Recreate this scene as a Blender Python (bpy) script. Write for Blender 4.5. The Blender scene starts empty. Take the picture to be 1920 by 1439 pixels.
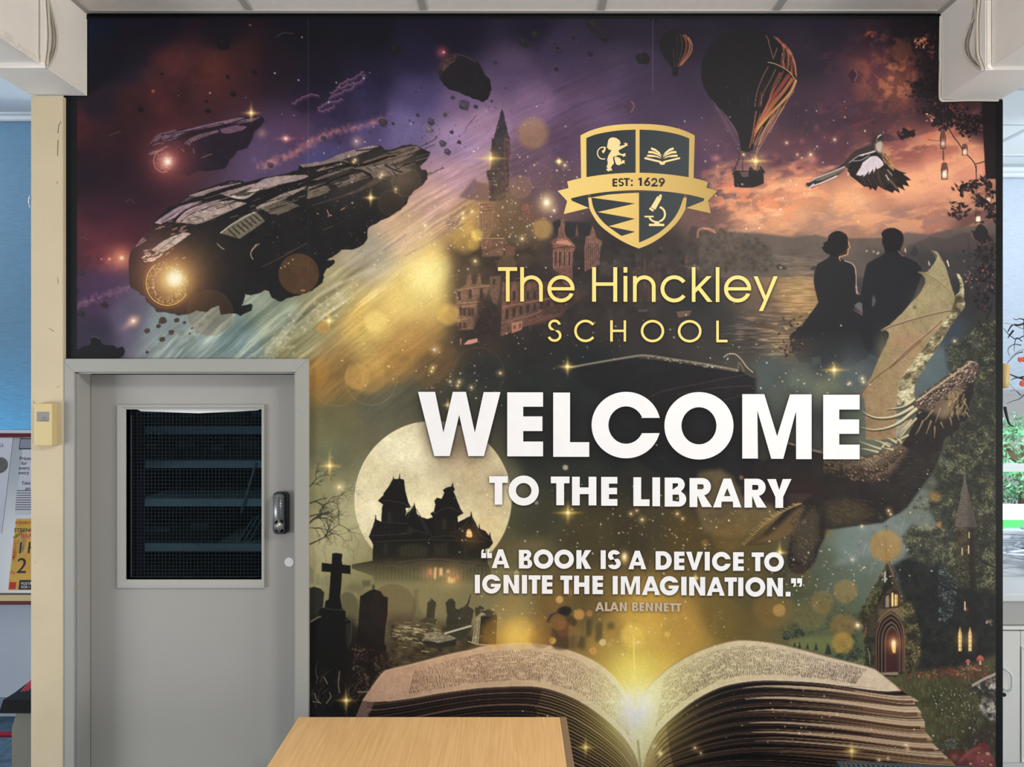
import bpy, bmesh, math, random
import numpy as np
from mathutils import Vector, Matrix
# ---------------------------------------------------------------- camera, light, exposure
F = 1441.0                 # focal length in pixels of the 1920 x 1439 frame
CH, D = 1.82, 2.637        # camera height, distance of the printed wall
S = D / F
CX, CY = 960.0, 719.5
def at(px, py, y): return Vector(((px - CX) / F * y, y, CH - (py - CY) / F * y))
def wx(px, y=D): return (px - CX) / F * y
def wz(py, y=D): return CH - (py - CY) / F * y
sc = bpy.context.scene
COL = sc.collection
cam = bpy.data.cameras.new('camera'); cam.lens = F / 1920 * 36; cam.sensor_width = 36; cam.clip_start = 0.05; cam.clip_end = 100
co = bpy.data.objects.new('camera', cam); co.location = (0, 0, CH); co.rotation_euler = (math.pi / 2, 0, 0); COL.objects.link(co); sc.camera = co
w = bpy.data.worlds.new('daylight'); sc.world = w; w.use_nodes = True
bg = w.node_tree.nodes['Background']; bg.inputs[0].default_value = (0.93, 0.97, 1.0, 1); bg.inputs[1].default_value = 0.56
sc.view_settings.view_transform = 'Standard'; sc.view_settings.look = 'None'; sc.view_settings.gamma = 1; sc.view_settings.use_curve_mapping = False; sc.view_settings.exposure = -0.24
def area(name, loc, aim, sx, sy, power, col=(1, 1, 1)):
    l = bpy.data.lights.new(name, 'AREA'); l.shape = 'RECTANGLE'; l.size = sx; l.size_y = sy; l.energy = power; l.color = col
    o = bpy.data.objects.new(name, l); o.location = loc; o.rotation_euler = (Vector(aim) - Vector(loc)).to_track_quat('-Z', 'Y').to_euler(); COL.objects.link(o); return o
area('ceiling_panel_light', (1.35, 0.6, 3.04), (-0.4, 2.6, 1.0), 0.6, 0.35, 62, (1.0, 0.95, 0.88))
area('ceiling_panel_light', (-1.0, 0.0, 3.04), (-0.3, 2.2, 1.0), 1.2, 0.6, 9, (1.0, 0.95, 0.88))
area('side_fill_light', (-4.2, 0.6, 1.2), (0.9, 2.3, 2.9), 1.6, 1.4, 100, (0.97, 0.98, 1.0))  # this and the next: added fills, out of view, lifting the beam faces
area('side_fill_light', (4.2, 0.6, 1.2), (-0.9, 2.3, 2.9), 1.6, 1.4, 104, (1.0, 0.96, 0.91))
area('sunlit_ground_outside_left', (-3.3, 5.0, 0.5), (-3.0, 4.2, 1.5), 1.8, 1.0, 300, (0.74, 0.94, 1.0))
area('daylight_on_garden', (4.6, 5.4, 3.6), (4.3, 7.2, 1.0), 2.0, 2.0, 330, (1, 1, 0.98))
area('right_ceiling_fill_light', (3.6, 5.35, 0.35), (3.2, 3.7, 2.9), 1.6, 0.9, 760, (0.95, 1.0, 1.0))  # unseen lamp below the sill, added to brighten the right ceiling
area('right_room_ceiling_light', (3.0, 3.3, 2.95), (3.3, 4.5, 1.6), 0.8, 0.5, 30, (0.95, 0.98, 1.0))
area('left_room_ceiling_light', (-3.4, 3.4, 3.2), (-2.9, 4.2, 1.2), 0.8, 0.5, 16, (0.92, 0.96, 1.0))

# ---------------------------------------------------------------- helpers
def lin(c):
    return tuple(((v / 255) / 12.92 if v / 255 <= 0.04045 else ((v / 255 + 0.055) / 1.055) ** 2.4) for v in c)
MATS = {}
def mat(name, col, rough=0.6, spec=0.3, metal=0.0, noise=0.0, nscale=8.0, bump=0.0, bscale=60.0, dist=1.0):
    """plain paint / plastic / metal with a little procedural variation"""
    if name in MATS: return MATS[name]
    m = bpy.data.materials.new(name); m.use_nodes = True; nt = m.node_tree; p = nt.nodes['Principled BSDF']
    c = lin(col); p.inputs['Roughness'].default_value = rough; p.inputs['Specular IOR Level'].default_value = spec; p.inputs['Metallic'].default_value = metal
    p.inputs['Base Color'].default_value = (*c, 1)
    tc = nt.nodes.new('ShaderNodeTexCoord')
    if noise:
        n = nt.nodes.new('ShaderNodeTexNoise'); n.inputs['Scale'].default_value = nscale; n.inputs['Detail'].default_value = 5; nt.links.new(tc.outputs['Object'], n.inputs['Vector'])
        r = nt.nodes.new('ShaderNodeValToRGB'); r.color_ramp.elements[0].color = (*[v * (1 - noise) for v in c], 1); r.color_ramp.elements[1].color = (*[min(1, v * (1 + noise)) for v in c], 1)
        r.color_ramp.elements[0].position = .3; r.color_ramp.elements[1].position = .7
        nt.links.new(n.outputs['Fac'], r.inputs['Fac']); nt.links.new(r.outputs['Color'], p.inputs['Base Color'])
    if bump:
        n2 = nt.nodes.new('ShaderNodeTexNoise'); n2.inputs['Scale'].default_value = bscale; n2.inputs['Detail'].default_value = 3; nt.links.new(tc.outputs['Object'], n2.inputs['Vector'])
        b = nt.nodes.new('ShaderNodeBump'); b.inputs['Strength'].default_value = bump; b.inputs['Distance'].default_value = 0.002 * dist; nt.links.new(n2.outputs['Fac'], b.inputs['Height']); nt.links.new(b.outputs['Normal'], p.inputs['Normal'])
    MATS[name] = m; return m
def tag(o, label=None, cat=None, group=None, kind=None):
    if label: o['label'] = label
    if cat: o['category'] = cat
    if group: o['group'] = group
    if kind: o['kind'] = kind
    return o
def empty(name, loc, label=None, cat=None, kind=None, rz=0):
    o = bpy.data.objects.new(name, None); o.location = loc; o.rotation_euler = (0, 0, rz); o.empty_display_size = .05; COL.objects.link(o); return tag(o, label, cat, None, kind)
def obj(name, bm, m, parent=None, smooth=False):
    me = bpy.data.meshes.new(name); bmesh.ops.recalc_face_normals(bm, faces=bm.faces[:]); bm.to_mesh(me); bm.free()
    if smooth: me.polygons.foreach_set('use_smooth', [True] * len(me.polygons))
    me.materials.append(m); o = bpy.data.objects.new(name, me); COL.objects.link(o)
    if parent: o.parent = parent; o.matrix_parent_inverse = Matrix.Translation(-parent.location) if not any(parent.rotation_euler) else (Matrix.Translation(parent.location) @ parent.rotation_euler.to_matrix().to_4x4()).inverted()
    return o
def bx(bm, x0, x1, y0, y1, z0, z1, bev=0.0):
    t = bmesh.new()
    v = [t.verts.new((x, y, z)) for x in (x0, x1) for y in (y0, y1) for z in (z0, z1)]
    for f in ((0, 1, 3, 2), (4, 6, 7, 5), (0, 4, 5, 1), (2, 3, 7, 6), (0, 2, 6, 4), (1, 5, 7, 3)): t.faces.new([v[i] for i in f])
    bmesh.ops.recalc_face_normals(t, faces=t.faces[:])
    if bev: bmesh.ops.bevel(t, geom=t.edges[:], offset=bev, segments=2, affect='EDGES', profile=0.6)
    me = bpy.data.meshes.new('t'); t.to_mesh(me); t.free(); bm.from_mesh(me); bpy.data.meshes.remove(me); return bm
def B(x0, x1, y0, y1, z0, z1, bev=0.0): return bx(bmesh.new(), x0, x1, y0, y1, z0, z1, bev)
def prism(bm, pts, ext):
    """closed outline (3D points) pushed along ext"""
    a = [bm.verts.new(p) for p in pts]; b = [bm.verts.new(Vector(p) + Vector(ext)) for p in pts]; n = len(pts)
    bm.faces.new(a); bm.faces.new(b[::-1])
    for i in range(n): bm.faces.new((a[i], a[(i + 1) % n], b[(i + 1) % n], b[i]))
    return bm
def tube(bm, pts, r, seg=8):
    pts = [Vector(p) for p in pts]; rings = []; up = Vector((0.13, 0.31, 1)).normalized()
    for i, p in enumerate(pts):
        d = (pts[min(i + 1, len(pts) - 1)] - pts[max(i - 1, 0)]).normalized(); a = d.cross(up)
        if a.length < .05: a = d.cross(Vector((1, 0, .2)))
        a.normalize(); b = d.cross(a).normalized(); rr = r[i] if isinstance(r, (list, tuple)) else r
        rings.append([bm.verts.new(p + (a * math.cos(t) + b * math.sin(t)) * rr) for t in [k * 2 * math.pi / seg for k in range(seg)]])
    for i in range(len(rings) - 1):
        for k in range(seg): bm.faces.new((rings[i][k], rings[i][(k + 1) % seg], rings[i + 1][(k + 1) % seg], rings[i + 1][k]))
    bm.faces.new(rings[0][::-1]); bm.faces.new(rings[-1]); return bm
def cyl(bm, c, axis, r, h, seg=24, r2=None):
    c = Vector(c); ax = Vector(axis).normalized(); return tube(bm, [c, c + ax * h], [r, r if r2 is None else r2], seg)
def smoothpath(pts, n=6):
    p = [Vector(q) for q in pts]; out = []
    for i in range(len(p) - 1):
        a, b, c, d = p[max(i - 1, 0)], p[i], p[i + 1], p[min(i + 2, len(p) - 1)]
        for k in range(n):
            t = k / n; out.append(0.5 * ((2 * b) + (c - a) * t + (2 * a - 5 * b + 4 * c - d) * t * t + (3 * b - 3 * c + d - a) * t ** 3))
    out.append(p[-1]); return out
def flat(name, pieces, y, thick, m, parent, to=None):
    """filled flat shapes: pieces = [[outer, hole, ...], ...] in photograph pixels, laid on the plane y, 'thick' deep"""
    bm = bmesh.new(); to = to or (lambda px, py: (wx(px), wz(py)))
    for k, loops in enumerate(pieces):
        cu = bpy.data.curves.new('c', 'CURVE'); cu.dimensions = '2D'; cu.fill_mode = 'BOTH'; cu.extrude = thick / 2
        for lp in loops:
            sp = cu.splines.new('POLY'); sp.points.add(len(lp) - 1); sp.use_cyclic_u = True
            for i, (px, py) in enumerate(lp):
                X, Z = to(px, py); sp.points[i].co = (X, Z, 0, 1)
        o = bpy.data.objects.new('c', cu); COL.objects.link(o); me = o.to_mesh(); t = bmesh.new(); t.from_mesh(me)
        for v in t.verts: v.co = (v.co.x, y - v.co.z - .00003 * (k % 2), v.co.y)
        me2 = bpy.data.meshes.new('t'); t.to_mesh(me2); t.free(); bm.from_mesh(me2); bpy.data.meshes.remove(me2); o.to_mesh_clear(); bpy.data.objects.remove(o); bpy.data.curves.remove(cu)
    return obj(name, bm, m, parent)
def words(name, text, size, loc, m, parent, rot=(math.pi / 2, 0, 0), align='LEFT', ext=0.0003):
    cu = bpy.data.curves.new('t', 'FONT'); cu.body = text; cu.size = size; cu.extrude = ext; cu.align_x = align
    o = bpy.data.objects.new('t', cu); COL.objects.link(o); me = bpy.data.meshes.new_from_object(o.evaluated_get(bpy.context.evaluated_depsgraph_get())); bpy.data.objects.remove(o); bpy.data.curves.remove(cu)
    bm = bmesh.new(); bm.from_mesh(me); bpy.data.meshes.remove(me); bm.transform(Matrix.Translation(loc) @ __import__('mathutils').Euler(rot).to_matrix().to_4x4()); return obj(name, bm, m, parent)

# ---------------------------------------------------------------- setting
WHITE = mat('white_wall_paint', (206, 206, 204), .7, .2, noise=.03, bump=.15)
CREAM = mat('cream_wall_paint', (202, 186, 156), .65, .25, noise=.05, nscale=5, bump=.35, bscale=90)
BEAM = mat('beam_paint', (232, 226, 218), .7, .2, noise=.05, nscale=4, bump=.3, bscale=40)
TILE = mat('ceiling_tile', (238, 229, 218), .9, .1, noise=.03, nscale=30, bump=.25, bscale=200)
BARM = mat('ceiling_grid_metal', (176, 171, 164), .5, .3)
GREY = mat('grey_gloss_paint', (156, 155, 149), .42, .35, noise=.025, nscale=3, bump=.12, bscale=35)
GREYD = mat('grey_door_paint', (162, 159, 153), .45, .35, noise=.03, nscale=2.5, bump=.12, bscale=30)
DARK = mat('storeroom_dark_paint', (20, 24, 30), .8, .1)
FLOORM = mat('blue_grey_carpet', (92, 118, 140), .95, .05, noise=.25, nscale=25, bump=.6, bscale=300)
PLASTER = mat('far_wall_paint', (190, 198, 210), .7, .2, noise=.02)
CEIL = wz(26.5); XL, XR = wx(118), wx(1880)
YB = D + .003                                   # wall face just behind the print
def struct(name, bm, m, parent=None, label=None):
    o = obj(name, bm, m, parent)
    if not parent: o['kind'] = 'structure'
    if label: o['label'] = label
    return o
# printed wall with the door opening
bm = bmesh.new(); DX0, DX1, DZ = wx(119), wx(572), wz(678)
bx(bm, XL, DX0 + .001, YB, YB + .12, 0, DZ); bx(bm, DX1, XR, YB, YB + .12, 0, CEIL); bx(bm, XL, DX1, YB, YB + .12, DZ, CEIL)
struct('wall_back', bm, mat('wall_edge_black', (16, 20, 22), .6, .2))
# cream pier at the left end
struct('pillar_left', B(wx(57.5, D - .018), wx(118, D - .018), D - .018, D + .16, 0, wz(180, D - .018), .004), CREAM)
# old scuffs and tape marks on the pier
yq = D - .0183; pil = bpy.data.objects['pillar_left']; SC = mat('scuff_dark', (96, 88, 76), .8, .1)
for k, q in enumerate(([(114, 228), (110, 236), (109, 246), (108.6, 250)], [(109, 262), (108.5, 274), (108, 292)], [(107.2, 340), (107.6, 345)], [(108.5, 520), (109, 532)], [(62, 752), (65, 758)], [(107, 728), (111, 724)], [(66, 1054), (67.4, 1056)], [(92, 616), (101, 622)])):
    bm = tube(bmesh.new(), [at(x, y, yq) for x, y in q], .0009 if k < 2 else .0006, 5); o = obj('scuff_mark', bm, SC, pil)
# boxed-in beams in the two upper corners, a deep piece at the wall and a slimmer run toward the room
def beam(side, xa, xb, pyb, pxc, x2, py2):
    z = wz(pyb); yf = D * abs(xa - CX) / abs(pxc - CX); X0, X1 = sorted((wx(xa), wx(xb)))
    bm = bmesh.new(); bx(bm, X0, X1, yf, D - .0005, z, CEIL + .3, .003)
    z2 = CH + (CY - py2) / F * yf; X2 = (x2 - CX) / F * yf; far = X2 + (-1.0 if side == 'left' else 1.0)
    a, b = sorted((X2, far)); bx(bm, a, b, .9, yf + .0005, z2, CEIL + .3, .003)
    o = struct('beam_' + side, bm, BEAM)
    return X0, X1, yf, z, z2, X2
BL = beam('left', 163, 60, 180, 85, 74.5, 118); BR = beam('right', 1763.5, 1876, 187, 1848, 1857.5, 124.5)
# bead of sealant round the right-hand box, where it meets the print
bm = bmesh.new(); zb = BR[3]; xb = BR[0]
tube(bm, smoothpath([(xb - .002, D - .004, CEIL - .01), (xb - .004, D - .004, wz(110)), (xb - .003, D - .004, wz(115)), (xb - .005, D - .004, zb + .02), (xb, D - .004, zb - .003), (xb + .02, D - .004, zb - .005), (xb + .1, D - .004, zb - .003), (BR[1] - .01, D - .004, zb - .004)]), .0038, 6)
struct('trim_1', bm, mat('sealant', (206, 200, 188), .6, .3))
bm = bmesh.new(); zb = BL[3]; xb = BL[1]
tube(bm, [(xb, D - .003, CEIL - .02), (xb, D - .003, zb)], .002, 6); struct('trim_2', bm, MATS['sealant'])
# raised plaster strips up the inner corners of both boxes (trunking)
for n_, (side, bmv, sgn) in enumerate((('left', BL, -1), ('right', BR, 1))):
    X2, yf, z2 = bmv[5], bmv[2], bmv[4]; edge = bmv[1] if sgn < 0 else bmv[0]
    a, b = sorted((X2 - sgn * .0, edge)); bm = bmesh.new(); bx(bm, a + .002, b - .002, yf - .006, yf + .001, z2 - .008, CEIL + .02, .0015); a2 = (a + b) / 2; bx(bm, a2 - .0012, a2 + .0012, yf - .009, yf - .005, z2, CEIL + .02)
    struct('trim_%d' % (3 + n_), bm, BEAM)
# flaking plaster along the lower edge of the left beam
bm = bmesh.new(); rnd = random.Random(4); X2, yf, z2 = BL[5], BL[2], BL[4]; pts = []
for k in range(15):
    t = k / 14; y = yf - .004 - t * .30; pts.append((X2 + .0018, y, z2 + .012 + rnd.uniform(0, .014) * (1 if 0 < k < 14 else 0)))
for k in range(14, -1, -1):
    t = k / 14; y = yf - .004 - t * .30; pts.append((X2 + .0018, y, z2 - .003 - rnd.uniform(0, .004)))
prism(bm, pts, (-.003, 0, 0)); o = struct('trim_5', bm, mat('bare_plaster', (226, 220, 210), .9, .1, noise=.12, nscale=60, bump=.9, bscale=150))
# suspended ceiling over the front room
bm = bmesh.new(); bx(bm, BL[1] + .004, BR[0] - .004, .4, D - .0005, CEIL + .0045, CEIL + .03); struct('ceiling', bm, TILE)
bm = bmesh.new(); y1 = D - .0005
bx(bm, BL[1], BR[0], y1 - .022, y1, CEIL, CEIL + .0046)
for px in (468, 794.5, 1127, 1455): bx(bm, wx(px, D - .02) - .012, wx(px, D - .02) + .012, .4, y1, CEIL + .0015, CEIL + .0052)
for y in (y1 - .6, y1 - 1.2): bx(bm, BL[1], BR[0], y - .012, y + .012, CEIL + .0012, CEIL + .005)
bx(bm, BL[1], BL[1] + .02, .4, y1, CEIL - .0005, CEIL + .004); bx(bm, BR[0] - .02, BR[0], .4, y1, CEIL - .0005, CEIL + .004)
struct('trim_6', bm, BARM)
bm = bmesh.new(); bx(bm, BL[1] + .004, BR[0] - .004, D - .006, D - .001, CEIL - .004, CEIL); struct('trim_7', bm, mat('black_gap', (14, 14, 18), .8, .1))
struct('floor', B(-5, 5, -.6, 9.0, -.05, 0), FLOORM)
# store room behind the door
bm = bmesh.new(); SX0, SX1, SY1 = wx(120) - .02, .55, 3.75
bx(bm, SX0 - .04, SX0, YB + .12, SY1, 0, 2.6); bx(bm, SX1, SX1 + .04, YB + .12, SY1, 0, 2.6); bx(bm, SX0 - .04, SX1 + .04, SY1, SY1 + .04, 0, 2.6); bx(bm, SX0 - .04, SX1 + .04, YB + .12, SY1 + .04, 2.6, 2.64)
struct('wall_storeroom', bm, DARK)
# far left: window wall with a blind
YL = 4.2
bm = bmesh.new(); zt = wz(222, YL); zs = wz(880, YL)
bx(bm, -5, -2.0, YL, YL + .12, 0, zs); bx(bm, -5, -4.3, YL, YL + .12, zs, zt); bx(bm, -2.25, -1.7, YL, YL + .12, 0, 3.4); bx(bm, -5, -1.7, YL, YL + .12, zt, 3.4)
bx(bm, -5.0, -4.94, -.6, YL, 0, 3.4)
struct('wall_left', bm, PLASTER)
struct('ceiling_left', B(-5, -1.75, D + .16, YL + .12, wz(214, YL), wz(214, YL) + .04), mat('ceiling_white', (214, 222, 230), .85, .1, noise=.02))
bm = bmesh.new(); bx(bm, -4.6, -2.0, YL - .035, YL - .001, wz(222, YL), wz(214, YL), .004); bx(bm, -4.6, -2.0, YL - .045, YL - .03, wz(220, YL), wz(218, YL)); struct('trim_8', bm, mat('rail_white', (206, 212, 218), .5, .3))
bm = bmesh.new(); bx(bm, -4.9, -2.0, YL - .02, YL, wz(1335, YL), wz(1308, YL), .003); struct('baseboard_left', bm, mat('skirting_grey', (132, 146, 162), .5, .3))
# far right: window wall, low ceiling
YR = 4.5
bm = bmesh.new(); zs2 = wz(1010, YR); zt2 = wz(330, YR)
bx(bm, 2.1, 5.2, YR, YR + .14, 0, zs2); bx(bm, 2.1, 5.2, YR, YR + .14, zt2, 3.2); bx(bm, 2.1, 2.75, YR, YR + .14, zs2, zt2); bx(bm, 4.7, 5.2, YR, YR + .14, zs2, zt2); bx(bm, 5.14, 5.2, 1.5, YR, 0, 3.2)
struct('wall_right', bm, mat('right_wall_paint', (214, 220, 228), .7, .2))
bm = bmesh.new(); CR = wz(316, YR); bx(bm, BR[1] - .05, 5.2, D + .01, YR + .1, CR, CR + .03); struct('ceiling_right', bm, mat('ceiling_right_tile', (236, 240, 242), .85, .1))
bm = bmesh.new()
for y in (2.75, 3.28, 3.73, 4.24): bx(bm, BR[1], 5.1, y - .012, y + .012, CR - .004, CR + .001)
for x in (2.55, 3.15, 3.75): bx(bm, x - .012, x + .012, D + .02, YR, CR - .0035, CR + .001)
bx(bm, 2.1, 5.1, YR - .03, YR, CR - .03, CR - .001); struct('trim_9', bm, mat('grid_right', (196, 206, 214), .5, .3))
# window, right
WF = mat('window_frame_white', (226, 232, 234), .4, .4)
win_ = empty('window_1', (3.7, YR, 0), kind='structure'); bm = bmesh.new()
zr0, zr1 = wz(886, YR), wz(872, YR)
bx(bm, 2.75, 4.7, YR + .02, YR + .08, zr0, zr1, .004); bx(bm, 2.75, 4.7, YR + .02, YR + .08, zs2, wz(998, YR), .004); bx(bm, 2.75, 4.7, YR + .02, YR + .08, zt2 - .05, zt2, .004)
for x in (2.78, 3.95, 4.67): bx(bm, x - .03, x + .03, YR + .02, YR + .08, zs2, zt2, .004)
obj('window_frame', bm, WF, win_)
obj('window_sill', B(2.7, 4.75, YR - .10, YR + .03, wz(1020, YR), wz(1008, YR), .004), WF, win_)
def glassmat(name, tint, ior=1.45):
    m = bpy.data.materials.new(name); m.use_nodes = True; nt = m.node_tree; nt.nodes.clear()
    o = nt.nodes.new('ShaderNodeOutputMaterial'); t = nt.nodes.new('ShaderNodeBsdfTransparent'); t.inputs[0].default_value = (*tint, 1); g = nt.nodes.new('ShaderNodeBsdfGlossy'); g.inputs['Roughness'].default_value = .02
    fr = nt.nodes.new('ShaderNodeFresnel'); fr.inputs[0].default_value = ior; mx = nt.nodes.new('ShaderNodeMixShader'); nt.links.new(fr.outputs[0], mx.inputs[0]); nt.links.new(t.outputs[0], mx.inputs[1]); nt.links.new(g.outputs[0], mx.inputs[2]); nt.links.new(mx.outputs[0], o.inputs[0]); return m
obj('glass_pane', B(2.78, 4.67, YR + .045, YR + .05, zs2, zt2), glassmat('clear_glass', (.96, .98, .98)), win_)
# window, left
win2 = empty('window_2', (-3.2, YL, 0), kind='structure'); bm = bmesh.new()
for x in (-4.28, -3.25, -2.27): bx(bm, x - .03, x + .03, YL + .03, YL + .09, zs, zt, .004)
bx(bm, -4.3, -2.25, YL + .03, YL + .09, zs, zs + .05, .004); bx(bm, -4.3, -2.25, YL + .03, YL + .09, zt - .05, zt, .004); obj('window_frame', bm, WF, win2)
obj('glass_pane', B(-4.28, -2.27, YL + .055, YL + .06, zs, zt), MATS.get('cg') or glassmat('clear_glass_left', (.95, .98, 1)), win2)
# blinds: thin cloth that lets daylight through
def cloth(name, col, tr, trs, scale=260):
    m = bpy.data.materials.new(name); m.use_nodes = True; nt = m.node_tree; nt.nodes.clear(); o = nt.nodes.new('ShaderNodeOutputMaterial')
    d = nt.nodes.new('ShaderNodeBsdfDiffuse'); d.inputs[0].default_value = (*lin(col), 1); t = nt.nodes.new('ShaderNodeBsdfTranslucent')
    wv = nt.nodes.new('ShaderNodeTexNoise'); tc = nt.nodes.new('ShaderNodeTexCoord'); mp = nt.nodes.new('ShaderNodeMapping'); mp.inputs['Scale'].default_value = (20, 20, scale); nt.links.new(tc.outputs['Object'], mp.inputs[0]); nt.links.new(mp.outputs[0], wv.inputs['Vector']); wv.inputs['Scale'].default_value = 1.2; wv.inputs['Detail'].default_value = 3
    r = nt.nodes.new('ShaderNodeValToRGB'); c = lin(tr); r.color_ramp.elements[0].color = (*[v * .8 for v in c], 1); r.color_ramp.elements[1].color = (*[min(1, v * 1.15) for v in c], 1); r.color_ramp.elements[0].position = .3; r.color_ramp.elements[1].position = .7; nt.links.new(wv.outputs['Fac'], r.inputs[0]); nt.links.new(r.outputs[0], t.inputs[0])
    mx = nt.nodes.new('ShaderNodeMixShader'); mx.inputs[0].default_value = trs; nt.links.new(d.outputs[0], mx.inputs[1]); nt.links.new(t.outputs[0], mx.inputs[2]); nt.links.new(mx.outputs[0], o.inputs[0]); return m
bl = empty('roller_blind', (-3.2, YL - .06, wz(226, YL)), 'blue roller blind drawn down over the far window, left of the cream pillar', 'blind')
obj('fabric', B(-4.5, -2.1, YL - .055, YL - .053, wz(806, YL), wz(224, YL)), cloth('blue_blind_cloth', (142, 168, 186), (130, 214, 250), .55), bl)
bm = bmesh.new(); cyl(bm, (-4.5, YL - .065, wz(226, YL) - .01), (1, 0, 0), .018, 2.4, 16); obj('roller_tube', bm, mat('blind_tube', (190, 198, 204), .5, .3), bl)
obj('bottom_bar', B(-4.5, -2.1, YL - .06, YL - .048, wz(810, YL), wz(806, YL), .002), MATS['blind_tube'], bl)
bm = bmesh.new(); tube(bm, smoothpath([at(57, 366, YL - .09), at(54.6, 374, YL - .09), at(54.5, 382, YL - .09), at(57, 390, YL - .09)]), .0045, 8); obj('pull_ring', bm, mat('ring_steel', (206, 210, 212), .3, .5, .6), bl)
br = empty('roller_blind', (3.7, YR - .06, CR - .03), 'pale grey-blue blind half lowered over the far right window', 'blind')
obj('fabric', B(2.7, 4.75, YR - .05, YR - .048, wz(732, YR), CR - .04), cloth('pale_blind_cloth', (200, 212, 226), (220, 232, 244), .45), br)
obj('bottom_bar', B(2.7, 4.75, YR - .058, YR - .04, wz(741, YR), wz(731, YR), .003), mat('blind_bar', (150, 156, 160), .5, .3), br)
bm = bmesh.new(); cyl(bm, (2.7, YR - .06, CR - .055), (1, 0, 0), .018, 2.05, 16); obj('roller_tube', bm, MATS['blind_tube'], br)

# ---------------------------------------------------------------- the grey door
YD = D * 822 / 797.0                       # face of the leaf, set back in its frame
door = empty('door_1', (wx(350), D, 0), kind='structure')
fx0, fx1, ix0, ix1, zt_o, zt_i = wx(114.5, D - .014), wx(578.5, D - .014), wx(139, D - .014), wx(553, D - .014), wz(673, D - .014), wz(698, D - .014)
yf0 = D - .014
bm = bmesh.new()
def mitre(bm, pts): prism(bm, [(x, yf0, z) for x, z in pts], (0, .016, 0))
mitre(bm, [(fx0, 0), (ix0, 0), (ix0, zt_i), (fx0, zt_o)]); mitre(bm, [(fx1, 0), (fx1, zt_o), (ix1, zt_i), (ix1, 0)]); mitre(bm, [(fx0, zt_o), (ix0, zt_i), (ix1, zt_i), (fx1, zt_o)])
bmesh.ops.bevel(bm, geom=[e for e in bm.edges], offset=.0012, segments=1, affect='EDGES')
obj('architrave', bm, GREY, door)
bm = bmesh.new()
bx(bm, ix0 - .03, ix0, yf0 + .014, D + .1, 0, zt_i + .03); bx(bm, ix1, ix1 + .03, yf0 + .014, D + .1, 0, zt_i + .03); bx(bm, ix0, ix1, yf0 + .014, D + .1, zt_i, zt_i + .03)
obj('jamb_lining', bm, GREY, door)
bm = bmesh.new()                            # little step and stop bead on the jambs
bx(bm, ix0, ix0 + .006, yf0 + .012, yf0 + .030, 0, zt_i, .0015); bx(bm, ix0, ix0 + .003, yf0 + .034, YD, 0, zt_i, .001); bx(bm, ix1 - .006, ix1, yf0 + .012, yf0 + .030, 0, zt_i, .0015); bx(bm, ix0, ix1, yf0 + .012, yf0 + .030, zt_i - .006, zt_i, .0015)
obj('door_stop', bm, mat('grey_stop_paint', (160, 160, 155), .42, .35), door)
gx0, gx1, gz0, gz1 = wx(237, YD), wx(491, YD), wz(1087, YD), wz(768, YD); lx0, lx1, lz = ix0 + .004, ix1 - .004, zt_i - .008
bm = bmesh.new(); t_ = .04
bx(bm, lx0, gx0, YD, YD + t_, .01, lz); bx(bm, gx1, lx1, YD, YD + t_, .01, lz); bx(bm, gx0, gx1, YD, YD + t_, .01, gz0); bx(bm, gx0, gx1, YD, YD + t_, gz1, lz)
leaf = obj('door_leaf', bm, GREYD, door)
ox0, ox1, oz0, oz1 = wx(222, YD), wx(497, YD), wz(1102, YD), wz(759.5, YD)
def ringbead(bm, a, b, y0, y1, y2):
    """moulded glazing bead: outer rectangle a steps down to inner rectangle b"""
    (X0, X1, Z0, Z1), (x0, x1, z0, z1) = a, b; m_ = .35
    def rect(q, y): return [bm.verts.new((q[0], y, q[2])), bm.verts.new((q[1], y, q[2])), bm.verts.new((q[1], y, q[3])), bm.verts.new((q[0], y, q[3]))]
    mid = [X0 + (x0 - X0) * m_, X1 + (x1 - X1) * m_, Z0 + (z0 - Z0) * m_, Z1 + (z1 - Z1) * m_]; mid2 = [X0 + (x0 - X0) * .75, X1 + (x1 - X1) * .75, Z0 + (z0 - Z0) * .75, Z1 + (z1 - Z1) * .75]
    R = [rect(a, y0), rect(a, y1), rect(mid, y1), rect(mid2, y1 + .004), rect(b, y1 + .006), rect(b, y2)]
    for p, q in zip(R, R[1:]):
        for i in range(4): bm.faces.new((p[i], p[(i + 1) % 4], q[(i + 1) % 4], q[i]))
    return bm
obj('glazing_bead', ringbead(bmesh.new(), (ox0, ox1, oz0, oz1), (gx0, gx1, gz0, gz1), YD + .001, YD - .009, YD + .03), mat('bead_paint', (168, 167, 160), .4, .35), door)
bm = prism(bmesh.new(), [(wx(a_, YD), YD + .011, wz(b_, YD)) for a_, b_ in ((246, 766), (486, 766), (482, 770), (440, 772.5), (400, 774), (370, 775.5), (340, 774.5), (300, 773), (262, 772), (256, 769))], (0, .003, 0)); o = obj('reflection_strip', bm, mat('strip_white', (235, 235, 235), .5, .3), door); o['label'] = 'white strip along the top edge of the glass'  # white piece put in for the bright reflection along the glass top
pane = obj('glass_pane', B(gx0 - .004, gx1 + .004, YD + .016, YD + .022, gz0 - .004, gz1 + .004), glassmat('wired_glass', (.80, .88, .90), 1.16), door)
bm = bmesh.new(); n_ = int((gx1 - gx0) / .0127)
for k in range(n_ + 1): x = gx0 + .004 + k * .0127; bx(bm, x - .00028, x + .00028, YD + .0186, YD + .0192, gz0, gz1)
for k in range(int((gz1 - gz0) / .0127) + 1): z = gz0 + .005 + k * .0127; bx(bm, gx0, gx1, YD + .0186, YD + .0192, z - .00028, z + .00028)
obj('wire_mesh', bm, mat('wire_steel', (70, 84, 94), .5, .4, .4), pane)
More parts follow.
